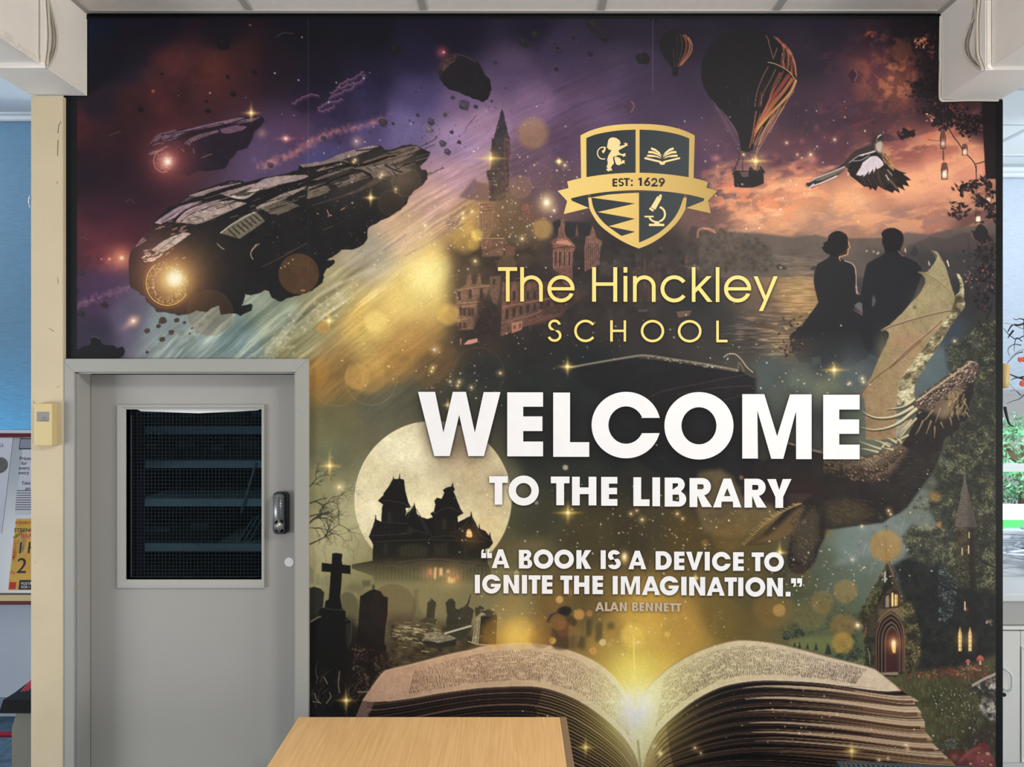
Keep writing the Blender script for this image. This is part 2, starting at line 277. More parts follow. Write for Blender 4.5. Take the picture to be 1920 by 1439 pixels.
# push-button lock
def rr(x0, x1, z0, z1, r, n=6):
    o = []
    for cx_, cz_, a0 in ((x1 - r, z1 - r, 0), (x0 + r, z1 - r, 90), (x0 + r, z0 + r, 180), (x1 - r, z0 + r, 270)):
        for k in range(n + 1): a = math.radians(a0 + 90 * k / n); o.append((cx_ + r * math.cos(a), cz_ + r * math.sin(a)))
    return o
yk = YD; k0, k1, kz0, kz1 = wx(515, yk), wx(543, yk), wz(1000, yk), wz(922, yk)
lock = obj('keypad_lock', prism(bmesh.new(), [(x, yk, z) for x, z in rr(k0, k1, kz0, kz1, .014)], (0, -.02, 0)), mat('lock_dark', (34, 36, 38), .4, .4), door); lock['label'] = 'black and steel push-button lock'
m_st = mat('lock_steel', (128, 130, 132), .35, .5, .7); bm = prism(bmesh.new(), [(x, yk - .02, z) for x, z in rr(k0 + .003, k1 - .010, kz0 + .004, kz1 - .004, .012)], (0, -.012, 0)); bmesh.ops.bevel(bm, geom=[e for e in bm.edges], offset=.003, segments=2, affect='EDGES'); obj('faceplate', bm, m_st, lock, True)
kk = mat('lock_button', (104, 108, 112), .35, .5, .7)
for i in range(2):
    for j in range(7):
        bm = bmesh.new(); c = at(522 + 7.5 * i, 935 + 5.6 * j, yk - .036); cyl(bm, (c.x, yk - .031, c.z), (0, -1, 0), .0042, .005, 12, .0034); obj('button', bm, kk, lock)
c = at(524.5, 987, yk - .04); bm = prism(bmesh.new(), [(x, yk - .03, z) for x, z in rr(c.x - .0155, c.x + .0155, c.z - .022, c.z + .022, .0135)], (0, -.022, 0)); bmesh.ops.bevel(bm, geom=[e for e in bm.edges], offset=.007, segments=4, affect='EDGES'); obj('turn_knob', bm, mat('knob_satin', (176, 174, 170), .28, .6, .8), lock, True)
c = at(542.3, 1054.5, YD); bm = bmesh.new(); cyl(bm, (c.x, YD + .0005, c.z), (0, -1, 0), .0165, .0022, 28, .0160); o = obj('round_sticker', bm, mat('sticker_white', (232, 230, 232), .5, .3), door); o['label'] = 'small white round sticker at the leaf edge'
c = at(566, 775, yf0); bm = prism(bmesh.new(), [(c.x - .010, yf0, c.z + .009), (c.x + .002, yf0, c.z + .004), (c.x + .009, yf0, c.z - .006), (c.x - .001, yf0, c.z - .004), (c.x - .007, yf0, c.z + .002)], (0, -.0012, 0)); o = obj('paint_chip', bm, mat('blue_tack', (150, 162, 176), .6, .2), door)
# sensor box on the pillar
yp = D - .018; sb = empty('wall_sensor_box', at(81, 838, yp), 'small cream plastic sensor box with grey window on the cream pillar', 'sensor')
bm = bmesh.new(); a, b = at(64, 836, yp - .03), at(98, 757, yp - .03); bx(bm, a.x, b.x, yp - .03, yp, a.z, b.z, .0025); obj('cover', bm, mat('cream_plastic', (206, 186, 132), .45, .35), sb)
bm = bmesh.new(); a, b = at(97, 837, yp - .014), at(103, 756, yp - .014); bx(bm, a.x, b.x, yp - .012, yp, a.z, b.z, .001); obj('side_plate', bm, mat('side_grey', (176, 166, 166), .5, .3), sb)
bm = bmesh.new(); a, b = at(69, 791, yp - .03), at(92, 772.5, yp - .03); bx(bm, a.x, b.x, yp - .0306, yp - .028, a.z, b.z); obj('display_window', bm, mat('lcd_grey', (138, 136, 130), .3, .4), sb)
bm = bmesh.new()
for py, x0, x1 in ((788.5, 76, 89), (784, 79, 87)): a, b = at(x0, py + .7, yp - .0307), at(x1, py - .7, yp - .0307); bx(bm, a.x, b.x, yp - .0311, yp - .030, a.z, b.z)
obj('display_marks', bm, mat('lcd_dark', (100, 96, 92), .5, .3), sb)
# loose cables bundled down the corners of the boxed beams
def cable(name, pts, r, col, label, grp):
    bm = tube(bmesh.new(), smoothpath(pts, 8), r, 8); o = obj(name, bm, col, None, True); return tag(o, label, 'cable', grp)
CB = mat('cable_cream', (196, 188, 174), .5, .3); CG = mat('cable_grey', (150, 146, 138), .5, .3)
def onface(px, py, xf, off):            # a point hanging on the side face x = xf
    y = xf * F / (px - CX); return Vector((xf + off, y, CH - (py - CY) / F * y))
xf = BL[1]; yfL = BL[2]
for k, (p, c, r, lb) in enumerate((([(85, -6), (88, 30), (89.5, 62), (88.5, 90), (86, 112), (84, 122)], CB, .0036, 'straighter cream cable hugging the corner of the left boxed beam'), ([(86.5, -6), (98, 36), (103.5, 66), (102, 92), (94, 113), (85, 126)], CB, .0038, 'outermost cream cable bowing across the side of the left boxed beam'), ([(86, -6), (93.5, 34), (97, 64), (95.5, 92), (90, 112), (85, 124)], CG, .003, 'grey cable between two cream ones on the left boxed beam'))):
    cable('hanging_cable', [onface(max(x, 85.6), y, xf, .006) for x, y in p], r, c, lb, 'cables on the left beam')
xf = BR[0]
for k, (p, c, r, lb) in enumerate((([(1829, -6), (1832, 26), (1820, 52), (1811, 80), (1815, 104), (1830, 122), (1847, 131)], CB, .004, 'outermost cream cable looping wide on the side of the right boxed beam'), ([(1832, -6), (1834, 40), (1832, 80), (1832, 104), (1838, 118), (1847, 129)], CB, .004, 'cream cable falling nearly straight beside the right beam corner'), ([(1840, -6), (1836, 36), (1836, 76), (1837, 102), (1842, 118), (1847, 128)], CB, .0038, 'cream cable nearest the corner strip of the right boxed beam'), ([(1831, 12), (1824, 50), (1817, 82), (1821, 106), (1834, 122), (1847, 130)], CG, .003, 'thin grey cable inside the wide cream loop on the right beam'))):
    cable('hanging_cable', [onface(min(x, 1846), y, xf, -.006) for x, y in p], r, c, lb, 'cables on the right beam')

# ---------------------------------------------------------------- table in front of the door
def woodmat():
    m = bpy.data.materials.new('light_oak_laminate'); m.use_nodes = True; nt = m.node_tree; p = nt.nodes['Principled BSDF']; p.inputs['Roughness'].default_value = .42; p.inputs['Specular IOR Level'].default_value = .3
    tc = nt.nodes.new('ShaderNodeTexCoord'); mp = nt.nodes.new('ShaderNodeMapping'); mp.inputs['Scale'].default_value = (6, .55, 1); mp.inputs['Rotation'].default_value = (0, 0, .06); nt.links.new(tc.outputs['Object'], mp.inputs[0])
    n = nt.nodes.new('ShaderNodeTexNoise'); n.inputs['Scale'].default_value = 2.2; n.inputs['Detail'].default_value = 3; n.inputs['Distortion'].default_value = .5; nt.links.new(mp.outputs[0], n.inputs['Vector'])
    wv = nt.nodes.new('ShaderNodeMath'); wv.operation = 'SINE'; ml = nt.nodes.new('ShaderNodeMath'); ml.operation = 'MULTIPLY'; ml.inputs[1].default_value = 46; nt.links.new(n.outputs['Fac'], ml.inputs[0]); nt.links.new(ml.outputs[0], wv.inputs[0])
    mp2 = nt.nodes.new('ShaderNodeMapping'); mp2.inputs['Scale'].default_value = (160, 5, 1); nt.links.new(tc.outputs['Object'], mp2.inputs[0]); n2 = nt.nodes.new('ShaderNodeTexNoise'); n2.inputs['Scale'].default_value = 1; n2.inputs['Detail'].default_value = 6; nt.links.new(mp2.outputs[0], n2.inputs['Vector'])
    ad = nt.nodes.new('ShaderNodeMath'); ad.operation = 'MULTIPLY_ADD'; ad.inputs[1].default_value = .07; nt.links.new(wv.outputs[0], ad.inputs[0]); nt.links.new(n2.outputs['Fac'], ad.inputs[2])
    r = nt.nodes.new('ShaderNodeValToRGB'); r.color_ramp.elements[0].position = .25; r.color_ramp.elements[1].position = .8; r.color_ramp.elements[0].color = (*lin((232, 184, 124)), 1); r.color_ramp.elements[1].color = (*lin((250, 208, 150)), 1); nt.links.new(ad.outputs[0], r.inputs[0]); nt.links.new(r.outputs[0], p.inputs['Base Color']); return m
OAK = woodmat(); tz = .74; ty = F * (CH - tz) / (1345 - CY); tx0, tx1 = (560 - CX) / F * ty, (1062 - CX) / F * ty; ty0 = ty - .78
tb = empty('table', ((tx0 + tx1) / 2, (ty + ty0) / 2, 0), 'light oak table standing in front of the grey door and the mural', 'table')
top = obj('tabletop', B(tx0, tx1 - .021, ty0, ty, tz - .025, tz, .002), OAK, tb)
obj('edge_strip', B(tx1 - .021, tx1, ty0, ty, tz - .027, tz + .0006, .002), mat('edge_strip', (150, 124, 98), .4, .4, .1), tb)
bm = bmesh.new(); bx(bm, tx0 + .05, tx1 - .05, ty - .07, ty - .05, tz - .10, tz - .026); bx(bm, tx0 + .05, tx1 - .05, ty0 + .05, ty0 + .07, tz - .10, tz - .026); bx(bm, tx0 + .05, tx0 + .07, ty0 + .05, ty - .05, tz - .10, tz - .026); bx(bm, tx1 - .07, tx1 - .05, ty0 + .05, ty - .05, tz - .10, tz - .026)
obj('under_frame', bm, mat('table_steel', (92, 94, 96), .4, .4, .5), tb)
for x in (tx0 + .06, tx1 - .06):
    for y in (ty0 + .06, ty - .06): obj('leg', B(x - .016, x + .016, y - .016, y + .016, 0, tz - .026, .003), MATS['table_steel'], tb)
# heater with a slotted top, lower right
yh = 2.36; hz = wz(1427.5, yh); hx0 = wx(1569, yh)
ht = empty('convector_heater', (hx0, yh, 0), 'grey metal heater with a slotted top standing below the mural, right of the table', 'heater', rz=-.085)
R_ = Matrix.Translation(ht.location) @ Matrix.Rotation(-.085, 4, 'Z')
def hobj(name, bm, m): bm.transform(R_); return obj(name, bm, m, ht)
HM = mat('heater_grey', (52, 58, 62), .5, .25, .1, noise=.05)
bm = bmesh.new(); bx(bm, 0, .52, -.16, 0, .06, hz - .004, .003); hobj('casing', bm, HM)
bm = bmesh.new(); bx(bm, -.002, .522, -.012, .002, hz - .02, hz, .002); bx(bm, -.002, .522, -.162, -.130, hz - .02, hz, .002); bx(bm, -.002, .014, -.13, -.012, hz - .02, hz, .001); bx(bm, .506, .522, -.13, -.012, hz - .02, hz, .001); hobj('top_rim', bm, mat('heater_rim', (66, 74, 78), .5, .3, .1))
bm = bmesh.new()
for k in range(34): x = .018 + k * .0146; bx(bm, x, x + .006, -.13, -.012, hz - .016, hz - .002, .001)
hobj('grille', bm, mat('heater_fin', (96, 106, 112), .4, .4, .2))
for x in (.02, .46): hobj('foot', B(x, x + .04, -.15, -.01, 0, .061), mat('heater_foot', (40, 42, 44), .6, .2))

# ---------------------------------------------------------------- store room contents, seen through the wired glass
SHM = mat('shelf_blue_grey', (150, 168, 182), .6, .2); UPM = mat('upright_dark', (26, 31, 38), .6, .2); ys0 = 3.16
shelf = empty('storage_shelving', (wx(365, ys0), ys0, 0), 'dark steel shelving in the store room behind the wired glass', 'shelving')
sx0, sx1 = SX0 + .02, .1
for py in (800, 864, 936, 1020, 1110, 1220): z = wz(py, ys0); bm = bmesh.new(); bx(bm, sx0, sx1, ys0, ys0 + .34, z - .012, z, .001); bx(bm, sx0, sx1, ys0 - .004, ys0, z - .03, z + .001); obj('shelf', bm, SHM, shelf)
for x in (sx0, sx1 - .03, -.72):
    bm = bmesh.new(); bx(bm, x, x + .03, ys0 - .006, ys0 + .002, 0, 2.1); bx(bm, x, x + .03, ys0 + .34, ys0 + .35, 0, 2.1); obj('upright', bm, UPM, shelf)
rnd = random.Random(8)
def binder(x, z, wd, h, dp, col, label, name='box_file', cat='file', grp='things on the store room shelves'):
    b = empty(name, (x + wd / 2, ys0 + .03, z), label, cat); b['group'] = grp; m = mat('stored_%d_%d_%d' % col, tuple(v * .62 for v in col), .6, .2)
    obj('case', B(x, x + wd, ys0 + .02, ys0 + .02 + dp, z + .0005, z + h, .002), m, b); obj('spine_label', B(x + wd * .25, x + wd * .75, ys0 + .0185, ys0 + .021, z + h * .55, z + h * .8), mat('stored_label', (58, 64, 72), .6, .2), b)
z1 = wz(864, ys0); zz = wz(936, ys0); z3 = wz(1020, ys0); z0_ = wz(800, ys0); z4 = wz(1110, ys0)
CN = {(24, 32, 46): 'navy', (60, 26, 30): 'dark red', (30, 36, 40): 'charcoal', (26, 44, 56): 'teal', (52, 48, 46): 'brown', (66, 74, 86): 'steel-grey'}
def rowof(z, h, spec, where):
    x = wx(245, ys0); seen = {}
    for i, (wd, hh, c) in enumerate(spec):
        nth = ('leftmost', 'second', 'third', 'fourth', 'fifth', 'sixth', 'seventh')[i]; binder(x, z, wd, h * hh, .24, c, f'{CN[c]} box file, {nth} from the left on the {where} behind the door glass'); x += wd + .004
rowof(z0_, .075, ((.16, 1, (66, 74, 86)), (.12, .9, (26, 44, 56)), (.17, 1, (66, 74, 86)), (.12, 1.05, (60, 26, 30)), (.08, .9, (26, 44, 56))), 'top shelf')
rowof(z1, .095, ((.13, .9, (24, 32, 46)), (.16, 1, (30, 36, 40)), (.10, .8, (26, 44, 56)), (.15, 1, (24, 32, 46))), 'second shelf')
rowof(z3, .10, ((.2, .8, (30, 36, 40)), (.14, 1, (24, 32, 46))), 'fourth shelf')
rowof(z4, .10, ((.26, .7, (52, 48, 46)), (.18, .55, (30, 36, 40)), (.13, .6, (24, 32, 46))), 'lowest visible shelf')
pole_ = obj('paper_roll', tube(bmesh.new(), [at(452, 962, ys0 - .02), at(480, 868, ys0 - .012)], .0045, 10), mat('roll_pale', (130, 144, 156), .6, .2), None, True); tag(pole_, 'thin pale roll leaning across the shelves at the right of the door glass', 'roll')
for k, (a, b, lb) in enumerate((((446, 1019, 474, 972), 0, 'pale paper sheet leaning furthest left of the fanned sheets on the fourth shelf'), ((456, 1019, 484, 968), 0, 'middle pale sheet of the fanned papers on the fourth shelf'), ((466, 1019, 490, 974), 0, 'pale paper sheet nearest the right of the fanned sheets on the fourth shelf'))):
    p, q = at(a[0], a[1] - 1, ys0 + .03), at(a[2], a[3], ys0 + .03); n = Vector((q.z - p.z, 0, p.x - q.x)).normalized() * .002
    tag(obj('paper_sheet', prism(bmesh.new(), [p + n, q + n, q - n, p - n], (0, .2, 0)), mat('sheet_pale', (112, 128, 142), .6, .2), None), lb, 'paper', 'things on the store room shelves')

# ---------------------------------------------------------------- far left: display board, posters, plinth, rail
ybt, ybb = 4.12, 3.96; zbt, zbb = wz(813, ybt), wz(1132, ybb); dz = zbt - zbb; tilt = math.atan2(ybt - ybb, dz)
board = empty('display_board', (-2.75, ybb, 0), 'tilted white display board with dark red edges, at the far left', 'board')
def onb(u, x, off=0.0):                       # u: 0 at the bottom, 1 at the top
    return Vector((x, ybb + (ybt - ybb) * u - off * math.cos(tilt), zbb + dz * u - off * -math.sin(tilt)))
def slab(x0, x1, u0, u1, off, th): return prism(bmesh.new(), [onb(u0, x0, off), onb(u0, x1, off), onb(u1, x1, off), onb(u1, x0, off)], (0, th * math.cos(tilt), -th * math.sin(tilt)))
obj('panel', slab(-4.0, -2.3, .05, .98, 0, .012), mat('board_white', (146, 154, 160), .25, .45), board)
RED = mat('dark_red_edge', (84, 14, 22), .5, .2); obj('top_edge', slab(-4.0, -2.3, .975, 1.0, .006, .02), RED, board); obj('bottom_edge', slab(-4.0, -2.3, -.005, .016, .03, .045), RED, board)
obj('lip', slab(-4.0, -2.3, .016, .05, .026, .04), mat('lip_gold', (176, 152, 92), .4, .4), board); obj('lip_groove', slab(-4.0, -2.3, .05, .058, .012, .012), mat('lip_dark', (70, 64, 60), .5, .3), board)
for x in (-3.9, -2.4): obj('support', B(x - .02, x + .02, 3.99, 4.15, 0, zbb + .05), mat('support_white', (196, 200, 206), .5, .3), board)
ubx = lambda px, u: (px - CX) / F * (ybb + (ybt - ybb) * u)
def uof(py):
    lo, hi = -.1, 1.2
    for _ in range(40):
        m = (lo + hi) / 2; yy = ybb + (ybt - ybb) * m; p = CY + (CH - (zbb + dz * m)) / yy * F
        if p > py: lo = m
        else: hi = m
    return (lo + hi) / 2
PAPER = mat('paper_white', (178, 180, 190), .6, .2); INK = mat('ink_dark', (40, 42, 50), .6, .2)
RT = (math.pi / 2 - tilt, 0, 0)
def sheet(name, x0, x1, py0, py1, m, label, cat='poster'):
    u0, u1 = uof(py1), uof(py0); e = empty(name, onb(u0, (x0 + x1) / 2, .001), label, cat); obj('sheet', slab(x0, x1, u0, u1, .002, .0015), m, e); return e
def bword(e, txt, size, px, py, m=INK, ext=.0002, rz=0, nm='lettering'):
    u = uof(py); p = onb(u, ubx(px, u), .003); return words(nm, txt, size, p, m, e, (math.pi / 2 - tilt, 0, 0) if not rz else (math.pi / 2 - tilt, -rz, 0), ext=ext)
e = sheet('poster', ubx(-60, .5), ubx(11, .6), 812, 1000, PAPER, 'white poster with a round picture at the left end of the display board'); bword(e, 'LL', .026, -1, 838, mat('ink_teal', (40, 96, 120), .6, .2))
p = onb(uof(873), ubx(-4, .7), .004); bm = bmesh.new(); cyl(bm, p, (0, -math.cos(tilt), math.sin(tilt)), .042, .001, 28); obj('round_picture', bm, mat('round_pic', (66, 66, 64), .4, .3, noise=.6, nscale=30), e)
e = sheet('notice', ubx(28, .5), ubx(120, .5), 819, 965, PAPER, 'white printed notice beside the pillar, upper sheet on the display board', 'notice')
for k, t in enumerate(('Prizes', 'for', 'every', 'entry')): bword(e, t, .026, (36.5, 40, 35.5, 35)[k], 863 + 9 * k)
bword(e, 'Take', .024, 40.5, 909); bword(e, 'po', .024, 48, 919)
for k in range(9): u = uof(921 + 4.4 * k); bm = slab(ubx(32 - .4 * k, u), ubx(100, u), u, u + .0035, .0035, .0006); obj('text_line', bm, INK, e)
u = uof(843); bm = slab(ubx(36, u), ubx(90, u), u, uof(822), .0034, .0006); obj('picture_border', bm, INK, e); bm = slab(ubx(37.5, u), ubx(88, u), uof(841), uof(824), .0042, .0006); obj('grey_picture', bm, mat('notice_grey', (120, 126, 138), .6, .2), e)
YEL = mat('poster_yellow', (190, 146, 46), .5, .3, noise=.12, nscale=14); e = sheet('poster', ubx(22, .25), ubx(110, .25), 973, 1107, YEL, 'yellow poster crowded with hand-drawn lettering below the notice')
KR = mat('ink_red', (176, 48, 40), .6, .2); KG = mat('ink_green', (70, 120, 50), .6, .2); KP = mat('ink_pink', (190, 66, 96), .6, .2); KB = mat('ink_blue', (50, 120, 150), .6, .2)
bword(e, 'EQUALITY', .022, 29, 983, KR, .0004); bword(e, 'STRENGTH', .028, 26.5, 998, INK, .0004); bword(e, 'BRAVE', .032, 39, 1009, KP, .0004); bword(e, 'DREAM', .02, 27, 1012, KG, .0004, .7); bword(e, 'I H', .085, 34, 1038, INK, .0006); bword(e, 'FREEDOM', .024, 28, 1052, KR, .0004, math.pi / 2 - .08); bword(e, 'HEALING', .018, 44, 1036, KB, .0004, math.pi / 2 - .05); bword(e, '2', .11, 30, 1075, INK, .0006); bword(e, 'PASSION', .024, 19, 1076, KP, .0004, -.3)
u = uof(1107); bm = slab(ubx(36, .1), ubx(110, .1), uof(1106), uof(1088), .0034, .0006); obj('black_burst', bm, INK, e); WI = mat('ink_white', (226, 222, 210), .6, .2); bword(e, 'POETRY', .018, 40, 1097, WI, .0007); bword(e, 'FOR I', .018, 40, 1103.5, WI, .0007); bm = slab(ubx(18, .1), ubx(30, .1), uof(1105), uof(1092), .0034, .0006); obj('red_square', bm, KR, e)
yp_ = 3.0; X = lambda px: wx(px, yp_); Z = lambda py: wz(py, yp_)
bm = prism(bmesh.new(), [(X(22), yp_, 0), (X(22), yp_, Z(1366)), (X(30), yp_, Z(1340)), (X(37), yp_, Z(1326.5)), (X(110), yp_, Z(1326.5)), (X(110), yp_, 0)], (0, .4, 0)); tag(obj('plinth', bm, mat('plinth_grey', (124, 122, 112), .55, .25, noise=.03), None), 'grey plinth with a sloping shoulder standing left of the cream pillar', 'plinth')
bk = empty('wedge_case', (X(60), yp_ - .05, Z(1326)), 'black wedge-shaped case with red markings on top of the grey plinth', 'case')
bm = prism(bmesh.new(), [(X(17), yp_ - .06, Z(1326)), (X(17) - .0, yp_ + .34, Z(1326)), (X(17) + .018, yp_ + .34, Z(1300)), (X(22), yp_ - .05, Z(1303))], (.22, 0, 0)); obj('body', bm, mat('case_black', (12, 13, 15), .6, .12), bk)
bm = prism(bmesh.new(), [(X(22), yp_ - .05, Z(1302.8)), (X(27), yp_ - .05, Z(1302)), (X(75), yp_ + .3, Z(1250)), (X(100), yp_ + .3, Z(1250)), (X(100), yp_ - .05, Z(1302.8))], (0, .006, .0)); obj('sloping_lid', bm, mat('case_lid', (34, 40, 46), .6, .15), bk)
for k in range(3): bm = prism(bmesh.new(), [at(38 + 6 * k, 1298 - k, yp_ - .052), at(41 + 6 * k, 1298 - k, yp_ - .052), at(64 + 4 * k, 1272, yp_ - .052), at(60 + 4 * k, 1272, yp_ - .052)], (0, .002, 0)); obj('red_mark', bm, mat('mark_red', (178, 56, 78), .5, .3), bk)
rl = empty('red_rail', (-2.8, 3.9, 0), 'low dark red tubular rail on the blue carpet at far left', 'rail')
bm = tube(bmesh.new(), [(-3.6, 3.7, wz(1378, 3.7)), (-2.1, 3.7, wz(1378, 3.7))], .0125, 12); obj('bar', bm, mat('rail_red', (150, 26, 52), .4, .35), rl, True)
for x in (-3.55, -2.15): obj('leg', tube(bmesh.new(), [(x, 3.7, 0), (x, 3.7, wz(1378, 3.7))], .012, 10), MATS['rail_red'], rl, True)

# ---------------------------------------------------------------- far right: cupboard, clutter, branches, garden
yc = 3.5; X = lambda px: wx(px, yc); Z = lambda py: wz(py, yc); CW = mat('cupboard_white', (214, 213, 208), .5, .3, noise=.02)
cx0, cx1 = X(1868), X(1990); cb = empty('cupboard', (X(1930), yc, 0), 'white cupboard with D-shaped handle below the far right window', 'cupboard')
obj('carcass', B(cx0, cx1 + .9, yc + .02, YR - .001, .06, Z(1126)), CW, cb)
obj('top_rail', B(cx0, cx1 + .9, yc + .004, yc + .022, Z(1172), Z(1127), .002), mat('cupboard_grey', (170, 170, 166), .5, .3), cb)
obj('ledge', B(cx0, cx1 + .9, yc - .012, yc + .02, Z(1180), Z(1174), .002), mat('ledge_white', (222, 222, 218), .5, .3), cb)
dr = obj('door', B(cx0, X(1913), yc, yc + .02, Z(1431), Z(1184), .002), CW, cb)
dr2 = obj('door', B(X(1914), cx1 + .4, yc, yc + .02, Z(1431), Z(1184), .002), CW, cb); bm = ringbead(bmesh.new(), (X(1914), cx1 + .4, Z(1429), Z(1213)), (X(1918), cx1 + .35, Z(1424), Z(1219)), yc + .001, yc - .006, yc + .001); obj('moulding', bm, CW, dr2)
bm = tube(bmesh.new(), smoothpath([(X(1881), yc, Z(1254)), (X(1882.5), yc - .028, Z(1255)), (X(1887), yc - .036, Z(1262)), (X(1887), yc - .036, Z(1284)), (X(1882.5), yc - .028, Z(1291)), (X(1881), yc, Z(1292))]), .0055, 10); obj('handle', bm, mat('handle_white', (216, 216, 212), .35, .4), dr, True)
bm = bmesh.new(); cyl(bm, (X(1882), yc + .001, Z(1303)), (0, -1, 0), .0085, .006, 20); obj('keyhole', bm, mat('keyhole_black', (16, 16, 16), .4, .3), dr)
obj('plinth_strip', B(cx0, cx1 + .9, yc + .004, yc + .03, 0, Z(1432)), mat('plinth_strip', (206, 206, 202), .5, .3), cb)
wt = obj('worktop', B(cx0, cx1 + .9, yc - .02, YR - .001, Z(1126), Z(1113), .003), mat('worktop_pale', (208, 212, 214), .45, .3), None); tag(wt, 'pale worktop above the white cupboard, heaped with silvery tangled wire', 'worktop')
rnd = random.Random(6); WPM = mat('wire_pale', (206, 214, 226), .35, .4, .3); WDM = mat('wire_dark', (96, 110, 130), .4, .4, .2); zw = Z(1113)
for m_w, name_, rng in ((WPM, 'tangled_wire', range(14)),):
    bm = bmesh.new()
    for k in rng:
        cx_, cy_ = rnd.uniform(2.45, 3.2), rnd.uniform(3.75, 4.28); pts = []; ph = rnd.uniform(0, 6); n = 26; rx_, ry_ = rnd.uniform(.14, .34), rnd.uniform(.10, .2)
        for i in range(n): a = ph + i * .42; pts.append((cx_ + rx_ * math.cos(a) * (1 + .2 * math.sin(3 * a)), min(4.36, cy_ + ry_ * math.sin(a)), zw + .012 + .012 * k * .7 + .02 * (1 + math.sin(a * 1.7 + ph))))
        tube(bm, smoothpath(pts, 3), rnd.uniform(.006, .011), 6)
    o = obj(name_, bm, m_w, None, True); tag(o, 'heap of silvery tangled wire on the pale worktop at far right', 'wire', None, 'stuff')
# dry branches with orange flowers and a cream vase neck just past the wall's end
yv = 3.3; br_ = empty('branch_arrangement', at(1912, 900, yv), 'bare dark branches with orange flowers in front of the far right window', 'branches')
BK = mat('branch_dark', (52, 54, 60), .7, .2); BP = mat('branch_pale', (176, 170, 164), .6, .2); OR = mat('flower_orange', (232, 96, 66), .5, .3, noise=.2, nscale=20)
def brn(pts, r, m, nm='branch'): obj(nm, tube(bmesh.new(), smoothpath([at(x, y, yv + d) for x, y, d in pts], 5), [r * .55 * (1 - .6 * i / (5 * (len(pts) - 1))) for i in range(5 * (len(pts) - 1) + 1)], 7), m, br_, True)
brn([(1940, 860, 0), (1932, 740, .02), (1924, 690, 0), (1921, 640, .02), (1919, 600, .04)], .006, BK)
for p, r, m in (([(1920, 618, 0), (1906, 612, .02), (1896, 608, 0), (1882, 606, .02)], .004, BP), ([(1922, 600, 0), (1912, 598, .02), (1905, 600, 0), (1900, 597, .02)], .005, BK), ([(1920, 630, .02), (1905, 636, 0), (1892, 628, .02), (1882, 616, 0)], .005, BK), ([(1922, 606, .02), (1910, 610, 0), (1898, 610, .02), (1890, 622, 0)], .010, BK), ([(1915, 648, 0), (1902, 646, .02), (1892, 652, 0), (1890, 660, .02), (1893, 668, 0)], .004, BK),
                ([(1918, 660, 0), (1906, 664, .02), (1893, 676, 0), (1884, 690, 0)], .004, BK), ([(1916, 640, 0), (1906, 634, .02), (1902, 648, .03), (1902, 660, .02)], .004, BK), ([(1922, 655, 0), (1908, 660, .02), (1898, 668, .02), (1890, 672, 0)], .003, BP), ([(1924, 712, 0), (1908, 708, .02), (1898, 704, 0), (1890, 700, 0)], .008, BK), ([(1924, 706, 0), (1912, 708, .02), (1902, 710, 0), (1896, 713, 0)], .006, BK),
                ([(1922, 745, 0), (1910, 738, .02), (1902, 730, 0), (1889, 716, 0)], .005, BP), ([(1924, 736, 0), (1912, 748, .02), (1900, 752, 0), (1888, 757, 0)], .004, BK), ([(1914, 742, 0), (1904, 732, .01), (1894, 734, 0)], .003, BK), ([(1884, 764, 0), (1888, 782, .01), (1893, 796, 0), (1900, 800, .01)], .012, BK), ([(1900, 620, 0), (1894, 628, .01), (1890, 634, 0)], .008, BK)): brn(p, r, m)
def flower(px, py, r, n=9):
    c = at(px, py, yv - .03); bm = bmesh.new(); q = random.Random(int(px * py))
    for k in range(n):
        a = k * 2.4; d = Vector((math.cos(a), -.5, math.sin(a))) * r * q.uniform(.4, .7); t = bmesh.new(); bmesh.ops.create_icosphere(t, subdivisions=2, radius=r * q.uniform(.42, .6)); t.transform(Matrix.Translation(c + d) @ Matrix.Diagonal((1, .5, 1, 1))); me = bpy.data.meshes.new('t'); t.to_mesh(me); t.free(); bm.from_mesh(me); bpy.data.meshes.remove(me)
    obj('flower', bm, OR, br_, True)
flower(1912.5, 675, .011); flower(1919, 674, .010); flower(1917, 720, .013); flower(1922, 714, .012)
vs = bmesh.new(); yvv = 3.0
prof = [(.006, 682), (.018, 683), (.022, 690), (.0225, 700), (.020, 716), (.018, 728), (.004, 729)]
c0 = at(1881, 700, yvv); seg = 24; rings = []
for r, py in prof: z = wz(py, yvv); rings.append([vs.verts.new((c0.x + r * math.cos(t), yvv + r * math.sin(t), z)) for t in [k * 2 * math.pi / seg for k in range(seg)]])
for a, b in zip(rings, rings[1:]):
    for k in range(seg): vs.faces.new((a[k], a[(k + 1) % seg], b[(k + 1) % seg], b[k]))
vs.faces.new(rings[0]); vs.faces.new(rings[-1][::-1])
kn = empty('wall_hook', (c0.x, yvv, c0.z), 'rounded cream knob just past the right end of the printed wall', 'hook'); obj('knob', vs, mat('knob_cream', (206, 176, 118), .4, .35), kn, True)
bm = tube(bmesh.new(), [(c0.x, yvv, wz(705, yvv)), (c0.x - .1, yvv - .02, wz(705, yvv)), (XR - .03, D + .16, wz(705, yvv))], .007, 8); obj('bracket', bm, mat('bracket_cream', (190, 170, 130), .5, .3), kn)
bm = bmesh.new(); bx(bm, XR - .06, XR, D + .12, D + .17, wz(715, yvv), wz(695, yvv)); obj('mounting_plate', bm, MATS['bracket_cream'], kn)
